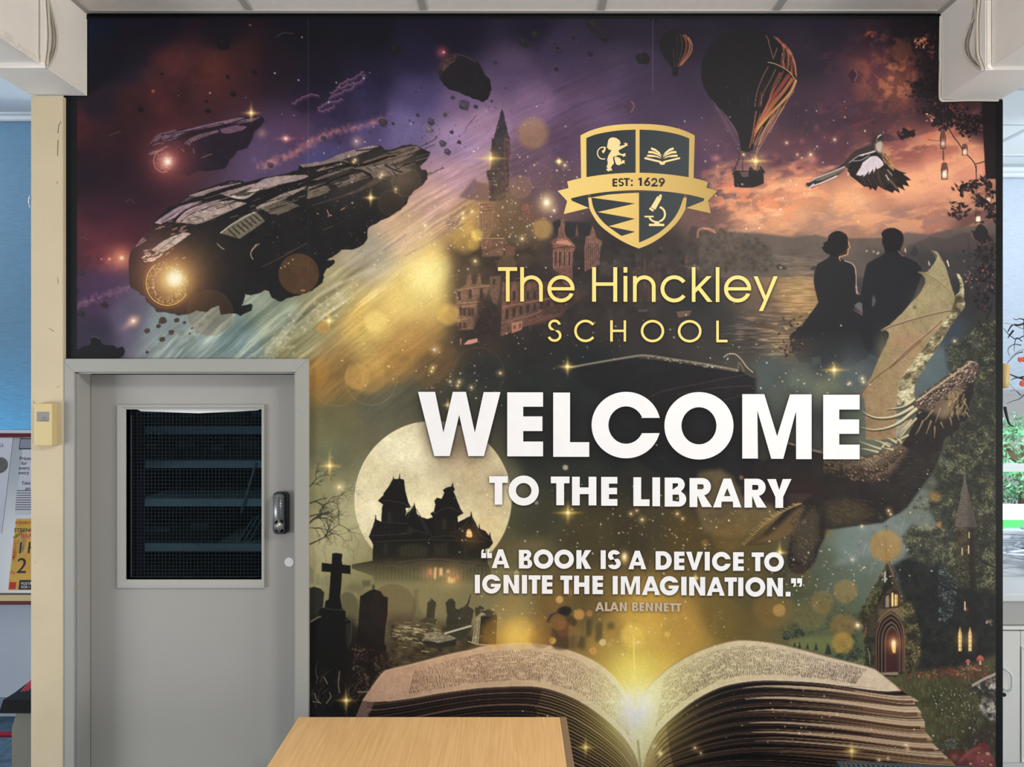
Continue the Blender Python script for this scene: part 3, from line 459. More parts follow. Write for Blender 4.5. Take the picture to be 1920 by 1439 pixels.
# garden outside
struct('lawn', B(-6, 8, YR + .3, 12, -.3, -.06), mat('lawn_green', (170, 190, 160), .9, .1, noise=.3, nscale=4))
def bush(x, y, z, r, n, seed, label):
    q = random.Random(seed); bm = bmesh.new()
    for k in range(n):
        u = q.uniform(-1, 1); a = q.uniform(0, 6.28); d = Vector((math.sqrt(1 - u * u) * math.cos(a), math.sqrt(1 - u * u) * math.sin(a), u)) * q.uniform(.6, 1); p = Vector((x + d.x * r[0], y + d.y * r[1], z + d.z * r[2])); s = q.uniform(.018, .04)
        v = [Vector((q.uniform(-1, 1), q.uniform(-1, 1), q.uniform(-1, 1))).normalized() * s for _ in range(3)]; bm.faces.new([bm.verts.new(p + t) for t in v])
    g = empty('shrub', (x, y, -.06), label, 'shrub'); obj('foliage', bm, mat('leaf_green', (96, 150, 110), .6, .2, noise=.5, nscale=6), g)
    bm = bmesh.new()
    for k in range(5): tube(bm, smoothpath([(x + q.uniform(-.1, .1), y, -.06), (x + q.uniform(-.4, .4) * r[0], y, z - .2), (x + q.uniform(-.8, .8) * r[0], y, z + .4 * r[2])]), [.03] * 12 + [.01], 6)
    obj('stems', bm, mat('stem_brown', (90, 74, 58), .8, .1), g)
struct('wall_garden', B(2.0, 9.5, 6.3, 6.5, -.06, .80), mat('garden_wall_white', (240, 240, 236), .8, .1))
bush(4.55, 7.0, 1.12, (1.0, .45, .42), 5200, 3, 'leafy green shrub in the garden outside the far right window')
bush(6.9, 7.6, 1.15, (.9, .5, .6), 2600, 4, 'second green shrub further along the garden hedge')
gb = obj('green_planter', B(3.2, 6.2, 5.0, 5.3, wz(1012, 5.0), wz(990, 5.0), .01), mat('planter_green', (60, 176, 84), .5, .3), None); tag(gb, 'bright green planter box standing outside below the window', 'planter')
for x in (3.25, 4.6, 6.1): obj('leg', B(x, x + .05, 5.05, 5.25, -.06, wz(1011, 5.0)), mat('planter_leg', (200, 204, 200), .6, .2), gb)

# ================================================================ the picture printed on the wall
from types import SimpleNamespace
GAIN = 1.0

# ---- lettering: every letter as closed outlines (outer, holes...), in photograph pixels ----
def arc(cx, cy, rx, ry, a0, a1, n=20):
    t = np.radians(np.linspace(a0, a1, n)); return [(cx + rx * math.cos(k), cy - ry * math.sin(k)) for k in t]
def ring(cx, cy, rx, ry, w, h=None):
    return [arc(cx, cy, rx, ry, 0, 352, 46), arc(cx, cy, rx - w, ry - (h or w), 0, 352, 46)]
def bar(x0, y0, x1, y1, w):
    d = math.hypot(x1 - x0, y1 - y0); nx, ny = -(y1 - y0) / d * w / 2, (x1 - x0) / d * w / 2
    return [[(x0 + nx, y0 + ny), (x1 + nx, y1 + ny), (x1 - nx, y1 - ny), (x0 - nx, y0 - ny)]]
def bow(cx, cy, rx, ry, w, a0, a1, n=30):
    return [arc(cx, cy, rx, ry, a0, a1, n) + arc(cx, cy, rx - w, ry - w, a1, a0, n)]
def box(x0, y0, x1, y1): return [[(x0, y0), (x1, y0), (x1, y1), (x0, y1)]]
def bold(ch, x0, x1, y0, y1, k=.27):
    """one heavy geometric capital filling the box -> list of glyph pieces, each [outer, hole, ...]"""
    W, H = x1 - x0, y1 - y0; s = k * H; v = s * .86
    P = lambda *q: [(x0 + a, y0 + b) for a, b in q]
    if ch == 'I': return [box(x0, y0, x1, y1)]
    if ch == '.': return [box(x0, y0, x1, y1)]
    if ch == 'T': c = W / 2; return [[P((0, 0), (W, 0), (W, v), (c + s / 2, v), (c + s / 2, H), (c - s / 2, H), (c - s / 2, v), (0, v))]]
    if ch == 'L': return [[P((0, 0), (s, 0), (s, H - v), (W, H - v), (W, H), (0, H))]]
    if ch == 'E': m = H * .49; return [[P((0, 0), (W, 0), (W, v), (s, v), (s, m - v * .48), (W * .98, m - v * .48), (W * .98, m + v * .48), (s, m + v * .48), (s, H - v), (W, H - v), (W, H), (0, H))]]
    if ch == 'H': m = H * .49; return [[P((0, 0), (s, 0), (s, m - v / 2), (W - s, m - v / 2), (W - s, 0), (W, 0), (W, H), (W - s, H), (W - s, m + v / 2), (s, m + v / 2), (s, H), (0, H))]]
    if ch == 'N': return [[P((0, 0), (s * 1.02, 0), (W - s, H * .62), (W - s, 0), (W, 0), (W, H), (W - s * 1.02, H), (s, H * .38), (s, H), (0, H))]]
    if ch == 'M': return [[P((0, 0), (W * .315, 0), (W * .5, H * .646), (W * .685, 0), (W, 0), (W, H), (W - s * .84, H), (W - s * .84, H * .26), (W * .58, H), (W * .42, H), (s * .84, H * .26), (s * .84, H), (0, H))]]
    if ch == 'W': return [[P((0, 0), (W * .207, 0), (W * .308, H * .63), (W * .42, 0), (W * .58, 0), (W * .69, H * .63), (W * .795, 0), (W, 0), (W * .80, H), (W * .61, H), (W * .5, H * .36), (W * .385, H), (W * .197, H))]]
    if ch == 'V': return [[P((0, 0), (s * 1.08, 0), (W / 2, H * .66), (W - s * 1.08, 0), (W, 0), (W * .62, H), (W * .38, H))]]
    if ch == 'Y': c = W / 2; return [[P((0, 0), (s * 1.12, 0), (c, H * .38), (W - s * 1.12, 0), (W, 0), (c + s / 2, H * .62), (c + s / 2, H), (c - s / 2, H), (c - s / 2, H * .62))]]
    if ch == 'A': return [[P((W * .37, 0), (W * .63, 0), (W, H), (W - s * 1.06, H), (W * .70, H * .80), (W * .30, H * .80), (s * 1.06, H), (0, H)), P((W * .5, H * .33), (W * .385, H * .61), (W * .615, H * .61))]]
    if ch == 'K': return [[P((0, 0), (s, 0), (s, H * .42), (W - s * 1.25, 0), (W, 0), (W * .60, H * .46), (W, H), (W - s * 1.25, H), (s, H * .56), (s, H), (0, H))]]
    if ch == 'O': return [ring(x0 + W / 2, y0 + H / 2, W / 2, H / 2, s * .92)]
    if ch == 'D':
        r = H / 2; return [[P((0, 0)) + [(x0 + W - r * .98, y0)] + arc(x0 + W - r * .98, y0 + r, r * .98, r, 88, -88, 24) + [(x0 + W - r * .98, y1)] + P((0, H)), P((s, v)) + [(x0 + W - r * .98, y0 + v)] + arc(x0 + W - r * .98, y0 + r, r * .98 - s, r - v, 88, -88, 20) + P((s, H - v))]]
    if ch in 'CG':
        cx, cy, rx, ry = x0 + H / 2 * (1.0 if W > H * .98 else .98), y0 + H / 2, H / 2 * .98, H / 2; w = s * .92; a = 14
        if ch == 'C': return [[arc(cx, cy, rx, ry, a, 360 - a, 44) + [(cx + (rx - w) * .80, cy + ry * .24)] + arc(cx, cy, rx - w, ry - w, 360 - 25, 25, 40) + [(cx + (rx - w) * .80, cy - ry * .24)]]]
        return [[arc(cx, cy, rx, ry, 20, 357, 44) + [(cx + rx, cy - ry * .02), (cx - rx * .06, cy - ry * .02), (cx - rx * .06, cy + ry * .30), (cx + (rx - w) * .82, cy + ry * .30)] + arc(cx, cy, rx - w, ry - w, 360 - 35, 33, 40) + [(cx + (rx - w) * .76, cy - ry * .34)]]]
    if ch in 'BR':
        r = H * (.275 if ch == 'B' else .30); xb = x0 + W * (.93 if ch == 'B' else .95); m = y0 + H * (.49 if ch == 'B' else .60)
        if ch == 'R':
            rr = (m - y0) / 2; return [[P((0, 0)) + [(xb - rr, y0)] + arc(xb - rr, y0 + rr, rr, rr, 88, -80, 18) + [(x0 + W * .66, m), (x1, y1), (x1 - s * 1.28, y1), (x0 + s * 1.05, m + H * .02), (x0 + s, m + H * .02), (x0 + s, y1), (x0, y1)], P((s, v * .92)) + [(xb - rr, y0 + v * .92)] + arc(xb - rr, y0 + rr, rr - s * .92, rr - v * .92, 88, -88, 14) + [(x0 + s, m - v * .92)]]]
        r1 = (m - y0) / 2; r2 = (y1 - m) / 2
        return [[P((0, 0)) + [(xb - r1, y0)] + arc(xb - r1, y0 + r1, r1, r1, 88, -62, 16) + arc(x1 - r2, m + r2, r2, r2, 62, -88, 16) + P((0, H)), P((s, v * .85)) + [(xb - r1, y0 + v * .85)] + arc(xb - r1, y0 + r1, r1 - s * .85, r1 - v * .85, 85, -85, 12) + [(x0 + s, m - v * .30)], [(x0 + s, m + v * .42)] + [(x1 - r2, m + v * .42)] + arc(x1 - r2, m + r2, r2 - s * .9, r2 - v * .72, 80, -85, 12) + [(x0 + s, y1 - v * .85)]]]
    if ch == 'S':
        w = s * .86; r1 = H * .29; r2 = H * .30; cx = x0 + W / 2
        a = arc(cx, y0 + r1, W * .47, r1, 22, 232, 22); b = arc(cx, y1 - r2, W / 2, r2, 58, -160, 24)
        a2 = arc(cx, y1 - r2, W / 2 - w, r2 - w * .92, -150, 60, 22); b2 = arc(cx, y0 + r1, W * .47 - w, r1 - w * .92, 236, 26, 20)
        return [[a + b + a2 + b2]]
    if ch in '“”':
        o = []
        for q in (0, 1):
            X = x0 + q * W * .54; w = W * .44
            pts = [(0, .30), (.12, .06), (.42, 0), (.55, .0), (.55, .22), (.40, .25), (.36, .42), (1, .42), (1, 1), (0, 1)]
            if ch == '”': pts = [(1 - a, 1 - b) for a, b in pts]
            o.append([[(X + a * w, y0 + b * H) for a, b in pts]])
        return o
    return []
def line_of(ox, oy, k, s, w=.27):
    out = []
    for t in s.split(';'):
        ch, a, b, c, d = t.split(' '); a, b, c, d = map(float, (a, b, c, d)); out += bold(ch, ox + a / k, ox + b / k, oy + c / k, oy + d / k, w)
    return out
q_ = 4.364
def pp(ox, oy, s): return T_(ox, oy, q_, s)
def T_(ox, oy, k, s):
    v = [float(t) for t in s.replace(',', ' ').split()]; return [(ox + v[i] / k, oy + v[i + 1] / k) for i in range(0, len(v), 2)]
WELCOME = [[pp(770, 720, '60 66,200 66,268 400,345 66,452 66,525 400,597 68,735 68,600 592,472 592,397 255,320 592,193 592')], [pp(770, 720, '790 70,1083 70,1083 188,921 188,921 267,1078 267,1078 387,921 387,921 473,1083 473,1083 594,790 594')], [pp(770, 720, '1166 72,1304 72,1304 478,1461 478,1461 598,1166 598')],
           [[(770 + x / q_, 720 + y / q_) for x, y in arc(1762, 338, 282, 272, 12.5, 346, 60) + [(1883, 405)] + arc(1762, 338, 144, 153, 334, 24, 46) + [(1883, 280)]]],
           [[(1190 + x / q_, 720 + y / q_) for x, y in l] for l in (arc(525.5, 344, 282.5, 276, 0, 354, 64), arc(525.5, 344, 143, 152, 0, 354, 54))],
           [pp(1190, 720, '880 85,1060 85,1165 430,1270 87,1447 87,1447 617,1320 617,1320 222,1215 614,1117 614,1003 218,1008 612,880 612')], [pp(1190, 720, '1542 90,1840 90,1840 211,1673 211,1673 292,1836 292,1836 410,1673 410,1673 498,1840 498,1840 618,1542 618')]]
TOLIB = line_of(900, 880, 3.2, 'T 55 167 43 214;O 171 353 39 219;T 425 537 45 217;H 552 698 46 218;E 727 824 47 220;L 920 1017 49 222;I 1034 1080 50 223;B 1108 1237 51 225;R 1257 1392 54 228;A 1398 1568 57 230;R 1586 1720 58 231;Y 1722 1868 60 233')
QUOTE1 = line_of(870, 1020, 5.647, '“ 183 298 60 152;A 293 482 60 258;B 581 722 65 262;O 737 945 60 266;O 956 1163 62 266;K 1190 1348 68 266;I 1447 1500 70 267;S 1520 1660 67 270;A 1740 1930 74 270') + line_of(1180, 1020, 5.647, 'D 278 448 80 276;E 474 583 84 277;V 600 778 85 279;I 798 851 86 283;C 873 1080 86 290;E 1098 1211 90 287;T 1295 1423 93 290;O 1427 1635 90 296')
QUOTE2 = line_of(870, 1020, 5.647, 'I 115 168 330 524;G 190 396 326 528;N 418 583 331 526;I 613 667 332 528;T 683 810 335 529;E 825 937 335 530;T 1020 1147 338 532;H 1165 1327 338 533;E 1360 1472 340 534;I 1574 1627 342 536;M 1660 1863 345 538') + line_of(1180, 1020, 5.647, 'A 132 325 345 543;G 320 530 343 548;I 549 605 350 546;N 633 803 352 549;A 818 1010 355 550;T 1008 1138 357 553;I 1152 1206 358 555;O 1228 1438 355 562;N 1457 1625 362 558;. 1655 1706 510 558;” 1712 1830 366 458')
AUTHOR = line_of(870, 1020, 5.647, 'A 1388 1485 620 714;L 1492 1545 620 714;A 1543 1638 620 715;N 1648 1725 620 715;B 1778 1846 621 715;E 1857 1905 621 716') + line_of(1180, 1020, 5.647, 'N 172 250 624 716;N 270 346 626 718;E 364 415 628 719;T 425 490 630 720;T 488 550 631 721')
def thin_words():
    o = []; X = lambda x: 920 + x / 3.4286; Y = lambda y: 480 + y / 3.4286; w = 24 / 3.4286; k = 3.4286
    B = lambda x0, y0, x1, y1: o.append(box(X(x0), Y(y0), X(x1), Y(y1)))
    def E(cx, cy):
        cx, cy = X(cx), Y(cy); r = 87 / k
        o.append([arc(cx, cy, r, r, 0, 332, 44) + arc(cx, cy, r - w, r - w, 334, 6, 40)] if False else [arc(cx, cy, r, r, -6, 180, 26) + arc(cx, cy, r, r, 180, 338, 24) + arc(cx, cy, r - w, r - w, 334, 190, 22) + [(cx - r + w, cy + w * .40), (cx + r, cy + w * .40)], arc(cx, cy, r - w, r - w, 8, 172, 24) + [(cx - r + w * 1.05, cy - w * .45), (cx + r - w * 1.05, cy - w * .45)]])
    B(47, 73, 170, 97); B(98, 97, 122, 294); B(190, 73, 214, 294)
    o.append([[(X(214), Y(200))] + arc(X(262), Y(198), 73 / k, 72 / k, 150, 0, 20) + [(X(335), Y(294)), (X(312), Y(294))] + arc(X(262), Y(198), 73 / k - w, 72 / k - w, 0, 178, 20)])
    E(452, 212.5); B(652, 73, 677, 295); B(788, 73, 813, 295); B(677, 171, 788, 193); B(854, 73, 878, 108); B(854, 130, 878, 295); B(915, 130, 938, 296)
    o.append([[(X(938), Y(200))] + arc(X(987), Y(198), 73 / k, 72 / k, 150, 0, 20) + [(X(1060), Y(296)), (X(1036), Y(296))] + arc(X(987), Y(198), 73 / k - w, 72 / k - w, 0, 178, 20)])
    o.append(bow(X(1180), Y(212.5), 88 / k, 87 / k, w, 35, 325, 44)); B(1293, 73, 1316, 296)
    o += [[[(X(1316), Y(238)), (X(1316), Y(206)), (X(1388), Y(131)), (X(1421), Y(131)), (X(1350), Y(203)), (X(1425), Y(296)), (X(1393), Y(296)), (X(1334), Y(220))]]]
    B(1447, 73, 1470, 297); E(1587, 213)
    o += [[[(X(1690), Y(132)), (X(1716), Y(132)), (X(1768), Y(258)), (X(1818), Y(132)), (X(1845), Y(132)), (X(1750), Y(355)), (X(1724), Y(355)), (X(1756), Y(286))]]]
    o2 = []; w2 = 16 / k
    def s2(l): o2.append(l)
    W, H = (455 - 366) / k, (553 - 410) / k; x0, y0 = X(366), Y(410); cx = x0 + W / 2; r1 = H * .26; r2 = H * .285
    s2([arc(cx, y0 + r1, W * .45, r1, 10, 238, 24) + arc(cx, y0 + H - r2, W / 2, r2, 55, -165, 26) + arc(cx, y0 + H - r2, W / 2 - w2, r2 - w2, -165, 62, 24) + arc(cx, y0 + r1, W * .45 - w2, r1 - w2, 244, 10, 22)])
    s2(bow(X(609), Y(483), 72 / k, 72 / k, w2, 38, 322, 40)); s2(box(X(768), Y(415), X(785), Y(551))); s2(box(X(855), Y(415), X(870), Y(551))); s2(box(X(785), Y(475), X(855), Y(490)))
    s2(ring(X(1040), Y(484), 75 / k, 72 / k, w2)); s2(ring(X(1279), Y(485), 76 / k, 72 / k, w2)); s2([[(X(1450), Y(417)), (X(1466), Y(417)), (X(1466), Y(540)), (X(1522), Y(540)), (X(1522), Y(556)), (X(1450), Y(556))]])
    return o, o2
SCHOOLNAME, SCHOOLWORD = thin_words()
WORDS = [('WELCOME', WELCOME), ('TO THE LIBRARY', TOLIB), ('QUOTE1', QUOTE1), ('QUOTE2', QUOTE2), ('ALAN', AUTHOR), ('NAME', SCHOOLNAME), ('SCHOOL', SCHOOLWORD)]

# ---- the print on the wall: a small painter working on a grid of coloured points (numpy only) ----
PX0, PX1, PY0, PY1 = 118.0, 1881.0, 29.0, 1481.0     # extent of the print, in photograph pixels
PS = 0.85                                            # painted points per photograph pixel
GW, GH = int((PX1 - PX0) * PS) + 1, int((PY1 - PY0) * PS) + 1
rs = np.random.RandomState(7)
IMG = np.zeros((GH, GW, 3), np.float32)
PID = np.zeros((GH, GW), np.uint8)                   # which printed motif a point belongs to
GX = (PX0 + np.arange(GW) / PS).astype(np.float32)
GY = (PY0 + np.arange(GH) / PS).astype(np.float32)

def c3(c):
    return np.array(c, np.float32) / 255.0

def win(x0, y0, x1, y1, m=0):
    i0 = max(0, int((x0 - m - PX0) * PS)); i1 = min(GW, int((x1 + m - PX0) * PS) + 2)
    j0 = max(0, int((y0 - m - PY0) * PS)); j1 = min(GH, int((y1 + m - PY0) * PS) + 2)
    if i1 <= i0 or j1 <= j0:
        return None
    return (slice(j0, j1), slice(i0, i1))

def lay(sl, mask, col, mode='n'):
    d = IMG[sl]; m = mask[..., None]
    if mode == 'n': d += m * (col - d)
    elif mode == 's': d += m * col * (1.0 - d)                 # screen
    elif mode == 'm': d *= 1.0 - m * (1.0 - col)               # multiply
    elif mode == 'a': d += m * col

def resize(a, w, h):
    ys = np.linspace(0, a.shape[0] - 1.001, h); xs = np.linspace(0, a.shape[1] - 1.001, w)
    yi = ys.astype(int); xi = xs.astype(int); fy = (ys - yi)[:, None]; fx = (xs - xi)[None]
    if a.ndim == 3: fy = fy[..., None]; fx = fx[..., None]
    r0 = a[yi]; r1 = a[np.minimum(yi + 1, a.shape[0] - 1)]
    xi1 = np.minimum(xi + 1, a.shape[1] - 1)
    t = r0[:, xi] * (1 - fx) + r0[:, xi1] * fx
    b = r1[:, xi] * (1 - fx) + r1[:, xi1] * fx
    return (t * (1 - fy) + b * fy).astype(np.float32)

def lattice(u, v, seed, n=256):
    t = np.random.RandomState(seed).rand(n, n).astype(np.float32)
    ui = np.floor(u).astype(np.int32); vi = np.floor(v).astype(np.int32)
    fu = u - ui; fv = v - vi; fu = fu * fu * (3 - 2 * fu); fv = fv * fv * (3 - 2 * fv)
    a = ui & (n - 1); b = vi & (n - 1); a1 = (a + 1) & (n - 1); b1 = (b + 1) & (n - 1)
    return (t[b, a] * (1 - fu) + t[b, a1] * fu) * (1 - fv) + (t[b1, a] * (1 - fu) + t[b1, a1] * fu) * fv

def fbm(u, v, seed, octs=4, gain=0.5):
    o = 0; amp = 1.0; tot = 0
    for k in range(octs):
        o = o + amp * lattice(u * (2 ** k) + 13.7 * k, v * (2 ** k) + 7.1 * k, seed + k); tot += amp; amp *= gain
    return ((o / tot - 0.5) * 2).astype(np.float32)

MX, MY = np.meshgrid(GX, GY)
N1 = (fbm(MX / 3.2, MY / 3.2, 11, 2)); N2 = fbm(MX / 11, MY / 11, 21, 3); N3 = fbm(MX / 34, MY / 34, 31, 4); N4 = fbm(MX / 110, MY / 110, 41, 5)
GR = rs.normal(0, 1, (GH, GW)).astype(np.float32)
NZ = {1: N1, 2: N2, 3: N3, 4: N4}

def blur(m, r):
    r = max(1, int(round(r * PS)))
    for ax in (0, 1):
        for _ in range(2):
            p = np.pad(m, [(r + 1, r) if i == ax else (0, 0) for i in (0, 1)], mode='edge').cumsum(axis=ax)
            n = m.shape[ax]
            hi = np.take(p, np.arange(2 * r + 1, 2 * r + 1 + n), axis=ax); lo = np.take(p, np.arange(0, n), axis=ax)
            m = (hi - lo) / (2 * r + 1)
    return m

def curve(pts, closed=True, n=6):
    """Catmull-Rom through the points."""
    p = np.array(pts, np.float64); k = len(p); out = []
    rng = range(k) if closed else range(k - 1)
    for i in rng:
        if closed: a, b, c, d = p[i - 1], p[i], p[(i + 1) % k], p[(i + 2) % k]
        else: a, b, c, d = p[max(i - 1, 0)], p[i], p[i + 1], p[min(i + 2, k - 1)]
        for t in np.arange(n) / n:
            out.append(0.5 * ((2 * b) + (c - a) * t + (2 * a - 5 * b + 4 * c - d) * t * t + (3 * b - 3 * c + d - a) * t ** 3))
    if not closed: out.append(p[-1])
    return np.array(out)

def rough(pts, amp, step=4.0, seed=1, closed=True):
    """the same outline, broken up by small random steps."""
    r = np.random.RandomState(seed); out = []; n = len(pts)
    for i in range(n if closed else n - 1):
        a = np.array(pts[i], float); b = np.array(pts[(i + 1) % n], float); L = np.hypot(*(b - a)); k = max(1, int(L / step))
        nrm = np.array([-(b - a)[1], (b - a)[0]]) / max(L, 1e-6)
        for q in range(k):
            out.append(a + (b - a) * q / k + nrm * r.uniform(-amp, amp) * (0.4 if q == 0 else 1))
    return np.array(out)

def cover(loops, sub=3):
    """anti-aliased even-odd coverage of closed loops -> (slices, mask)"""
    al = np.concatenate([np.asarray(l, float) for l in loops])
    sl = win(al[:, 0].min(), al[:, 1].min(), al[:, 0].max(), al[:, 1].max(), 2)
    if sl is None: return None, None
    h = sl[0].stop - sl[0].start; w = sl[1].stop - sl[1].start
    ox, oy = sl[1].start, sl[0].start
    rows = h * sub; yy = (np.arange(rows) + 0.5) / sub - 0.5 + oy
    ev = [[] for _ in range(rows)]
    for l in loops:
        q = np.asarray(l, float); gx = (q[:, 0] - PX0) * PS; gy = (q[:, 1] - PY0) * PS
        for i in range(len(q)):
            xa, ya, xb, yb = gx[i - 1], gy[i - 1], gx[i], gy[i]
            if ya == yb: continue
            if ya > yb: xa, ya, xb, yb = xb, yb, xa, ya
            r0 = int(math.ceil((ya - oy + 0.5) * sub - 0.5)); r1 = int(math.ceil((yb - oy + 0.5) * sub - 0.5))
            g = (xb - xa) / (yb - ya)
            for r in range(max(0, r0), min(rows, r1)):
                ev[r].append(xa + (yy[r] - ya) * g)
    acc = np.zeros((h, w + 2), np.float32)
    for r in range(rows):
        e = ev[r]
        if len(e) < 2: continue
        e.sort(); row = acc[r // sub]
        for k in range(0, len(e) - 1, 2):
            a = min(max(e[k] - ox + 0.5, 0), w); b = min(max(e[k + 1] - ox + 0.5, 0), w)
            ia, ib = int(a), int(b)
            if ia == ib: row[ia] += b - a
            else:
                row[ia] += ia + 1 - a
                if ib > ia + 1: row[ia + 1:ib] += 1
                row[ib] += b - ib
    return sl, np.minimum(acc[:, :w] / sub, 1.0)

def tinted(sl, col, nz, grad):
    if grad is not None:
        xa, ya, ca, xb, yb, cb = grad
        L = (xb - xa) ** 2 + (yb - ya) ** 2
        t = np.clip(((MX[sl] - xa) * (xb - xa) + (MY[sl] - ya) * (yb - ya)) / L, 0, 1)[..., None]
        col = c3(ca) * (1 - t) + c3(cb) * t
    else:
        col = c3(col)
    for (k, amp) in nz:
        col = col * (1 + amp * NZ[k][sl][..., None])
    return np.clip(col, 0, 1)

def poly(pts, col=(0, 0, 0), a=1.0, soft=0, nz=(), grad=None, mode='n', pid=None, smooth=False, holes=(), rgh=0, step=4, seed=1, fade=None):
    if smooth: pts = curve(pts)
    if rgh: pts = rough(pts, rgh, step, seed)
    loops = [pts] + list(holes)
    if soft:
        al = np.asarray(pts, float); sl0 = win(al[:, 0].min(), al[:, 1].min(), al[:, 0].max(), al[:, 1].max(), soft * 3 + 2)
        sl, m = cover(loops)
        if sl is None or sl0 is None: return
        big = np.zeros((sl0[0].stop - sl0[0].start, sl0[1].stop - sl0[1].start), np.float32)
        big[sl[0].start - sl0[0].start:sl[0].stop - sl0[0].start, sl[1].start - sl0[1].start:sl[1].stop - sl0[1].start] = m
        sl, m = sl0, blur(big, soft)
    else:
        sl, m = cover(loops)
        if sl is None: return
    if fade is not None:                                       # (x0,y0,x1,y1): full at the first point, gone at the second
        xa, ya, xb, yb = fade; L = (xb - xa) ** 2 + (yb - ya) ** 2
        m = m * (1 - np.clip(((MX[sl] - xa) * (xb - xa) + (MY[sl] - ya) * (yb - ya)) / L, 0, 1))
    lay(sl, m * a, tinted(sl, col, nz, grad), mode)
    if pid is not None: PID[sl][m > 0.5] = pid

def region(pts, smooth=False):
    sl, m = cover([curve(pts) if smooth else pts])
    full = np.zeros((GH, GW), np.float32); full[sl] = m
    return full

def line(pts, w, col, a=1.0, smooth=True, mode='n', pid=None, soft=0.6, w1=None):
    """a stroke of width w (tapering to w1)"""
    q = curve(pts, False, 5) if smooth and len(pts) > 2 else np.array(pts, float)
    mw = max(w, w1 if w1 is not None else w)
    sl = win(q[:, 0].min(), q[:, 1].min(), q[:, 0].max(), q[:, 1].max(), mw + 2)
    if sl is None: return
    m = np.zeros((sl[0].stop - sl[0].start, sl[1].stop - sl[1].start), np.float32)
    n = len(q) - 1; fx0, fy0 = GX[sl[1]][0], GY[sl[0]][0]
    for i in range(n):
        a0, b0 = q[i], q[i + 1]; d = b0 - a0; L2 = max((d * d).sum(), 1e-6)
        wa = w if w1 is None else w + (w1 - w) * i / n; wb = w if w1 is None else w + (w1 - w) * (i + 1) / n
        r = max(wa, wb) / 2 + 1.5 / PS
        i0 = max(0, int((min(a0[0], b0[0]) - r - fx0) * PS)); i1 = min(m.shape[1], int((max(a0[0], b0[0]) + r - fx0) * PS) + 2)
        j0 = max(0, int((min(a0[1], b0[1]) - r - fy0) * PS)); j1 = min(m.shape[0], int((max(a0[1], b0[1]) + r - fy0) * PS) + 2)
        if i1 <= i0 or j1 <= j0: continue
        X = GX[sl[1]][i0:i1][None] - a0[0]; Y = GY[sl[0]][j0:j1][:, None] - a0[1]
        t = np.clip((X * d[0] + Y * d[1]) / L2, 0, 1)
        dd = np.sqrt((X - t * d[0]) ** 2 + (Y - t * d[1]) ** 2)
        ww = (wa + (wb - wa) * t) / 2
        e = soft / PS
        cv = np.clip((ww - dd) / e + 0.5, 0, 1) * np.minimum(1, ww * 2 * PS + 0.25)
        np.maximum(m[j0:j1, i0:i1], cv, out=m[j0:j1, i0:i1])
    lay(sl, m * a, c3(col), mode)
    if pid is not None: PID[sl][m > 0.5] = pid

def glow(x, y, r, col, a=1.0, mode='s', p=2.0, ry=None, rot=0):
    """soft round (or elliptical) bloom of radius r"""
    ry = ry or r; R = max(r, ry) * 2.2
    sl = win(x - R, y - R, x + R, y + R)
    if sl is None: return
    X = GX[sl[1]][None] - x; Y = GY[sl[0]][:, None] - y
    if rot: cr, sr = math.cos(rot), math.sin(rot); X, Y = X * cr + Y * sr, -X * sr + Y * cr
    d = (X / r) ** 2 + (Y / ry) ** 2
    lay(sl, a * np.exp(-d ** (p / 2) * 1.6), c3(col), mode)

def disc(x, y, r, col, a=0.5, edge=1.5, ring=0.0, mode='n', pid=None, nz=()):
    """an out-of-focus light: flat disc with a slightly brighter rim"""
    sl = win(x - r, y - r, x + r, y + r, edge * 2 + 3)
    if sl is None: return
    d = np.sqrt((GX[sl[1]][None] - x) ** 2 + (GY[sl[0]][:, None] - y) ** 2)
    m = np.clip((r - d) / max(edge, 0.7 / PS) + 0.5, 0, 1)
    lay(sl, m * a, tinted(sl, col, nz, None), mode)
    if ring: lay(sl, ring * np.exp(-((d - r) / 1.3) ** 2), c3(col), 's')
    if pid is not None: PID[sl][m > 0.5] = pid

def ell(x, y, rx, ry, col, rot=0.0, a=1.0, seed=None, amp=0.0, n=18, **k):
    t = np.arange(n) * 2 * math.pi / n; r = np.ones(n)
    if amp: r = 1 + np.random.RandomState(seed or int(x * 7 + y)).uniform(-amp, amp, n)
    px = rx * r * np.cos(t); py = ry * r * np.sin(t); c, s = math.cos(rot), math.sin(rot)
    poly(np.stack([x + px * c - py * s, y + px * s + py * c], 1), col, a, **k)

def star(x, y, L=26, col=(255, 190, 60), core=5.0, v=1.0):
    """four-pointed sparkle"""
    glow(x, y, L * 0.5, col, 0.5)
    R = L * 1.3; sl = win(x - R, y - R, x + R, y + R)
    X = np.abs(GX[sl[1]][None] - x); Y = np.abs(GY[sl[0]][:, None] - y)
    h = np.exp(-(Y / (1.5 + 0.9)) ** 2) * np.clip(1 - X / R, 0, 1) ** 1.6
    w = np.exp(-(X / (1.5 + 0.9)) ** 2) * np.clip(1 - Y / (R * v), 0, 1) ** 1.6
    lay(sl, np.clip(np.maximum(h, w), 0, 1) * 0.8, c3((255, 206, 88)), 'n')
    glow(x, y, core * .8, (255, 244, 196), 1.0, 'n')

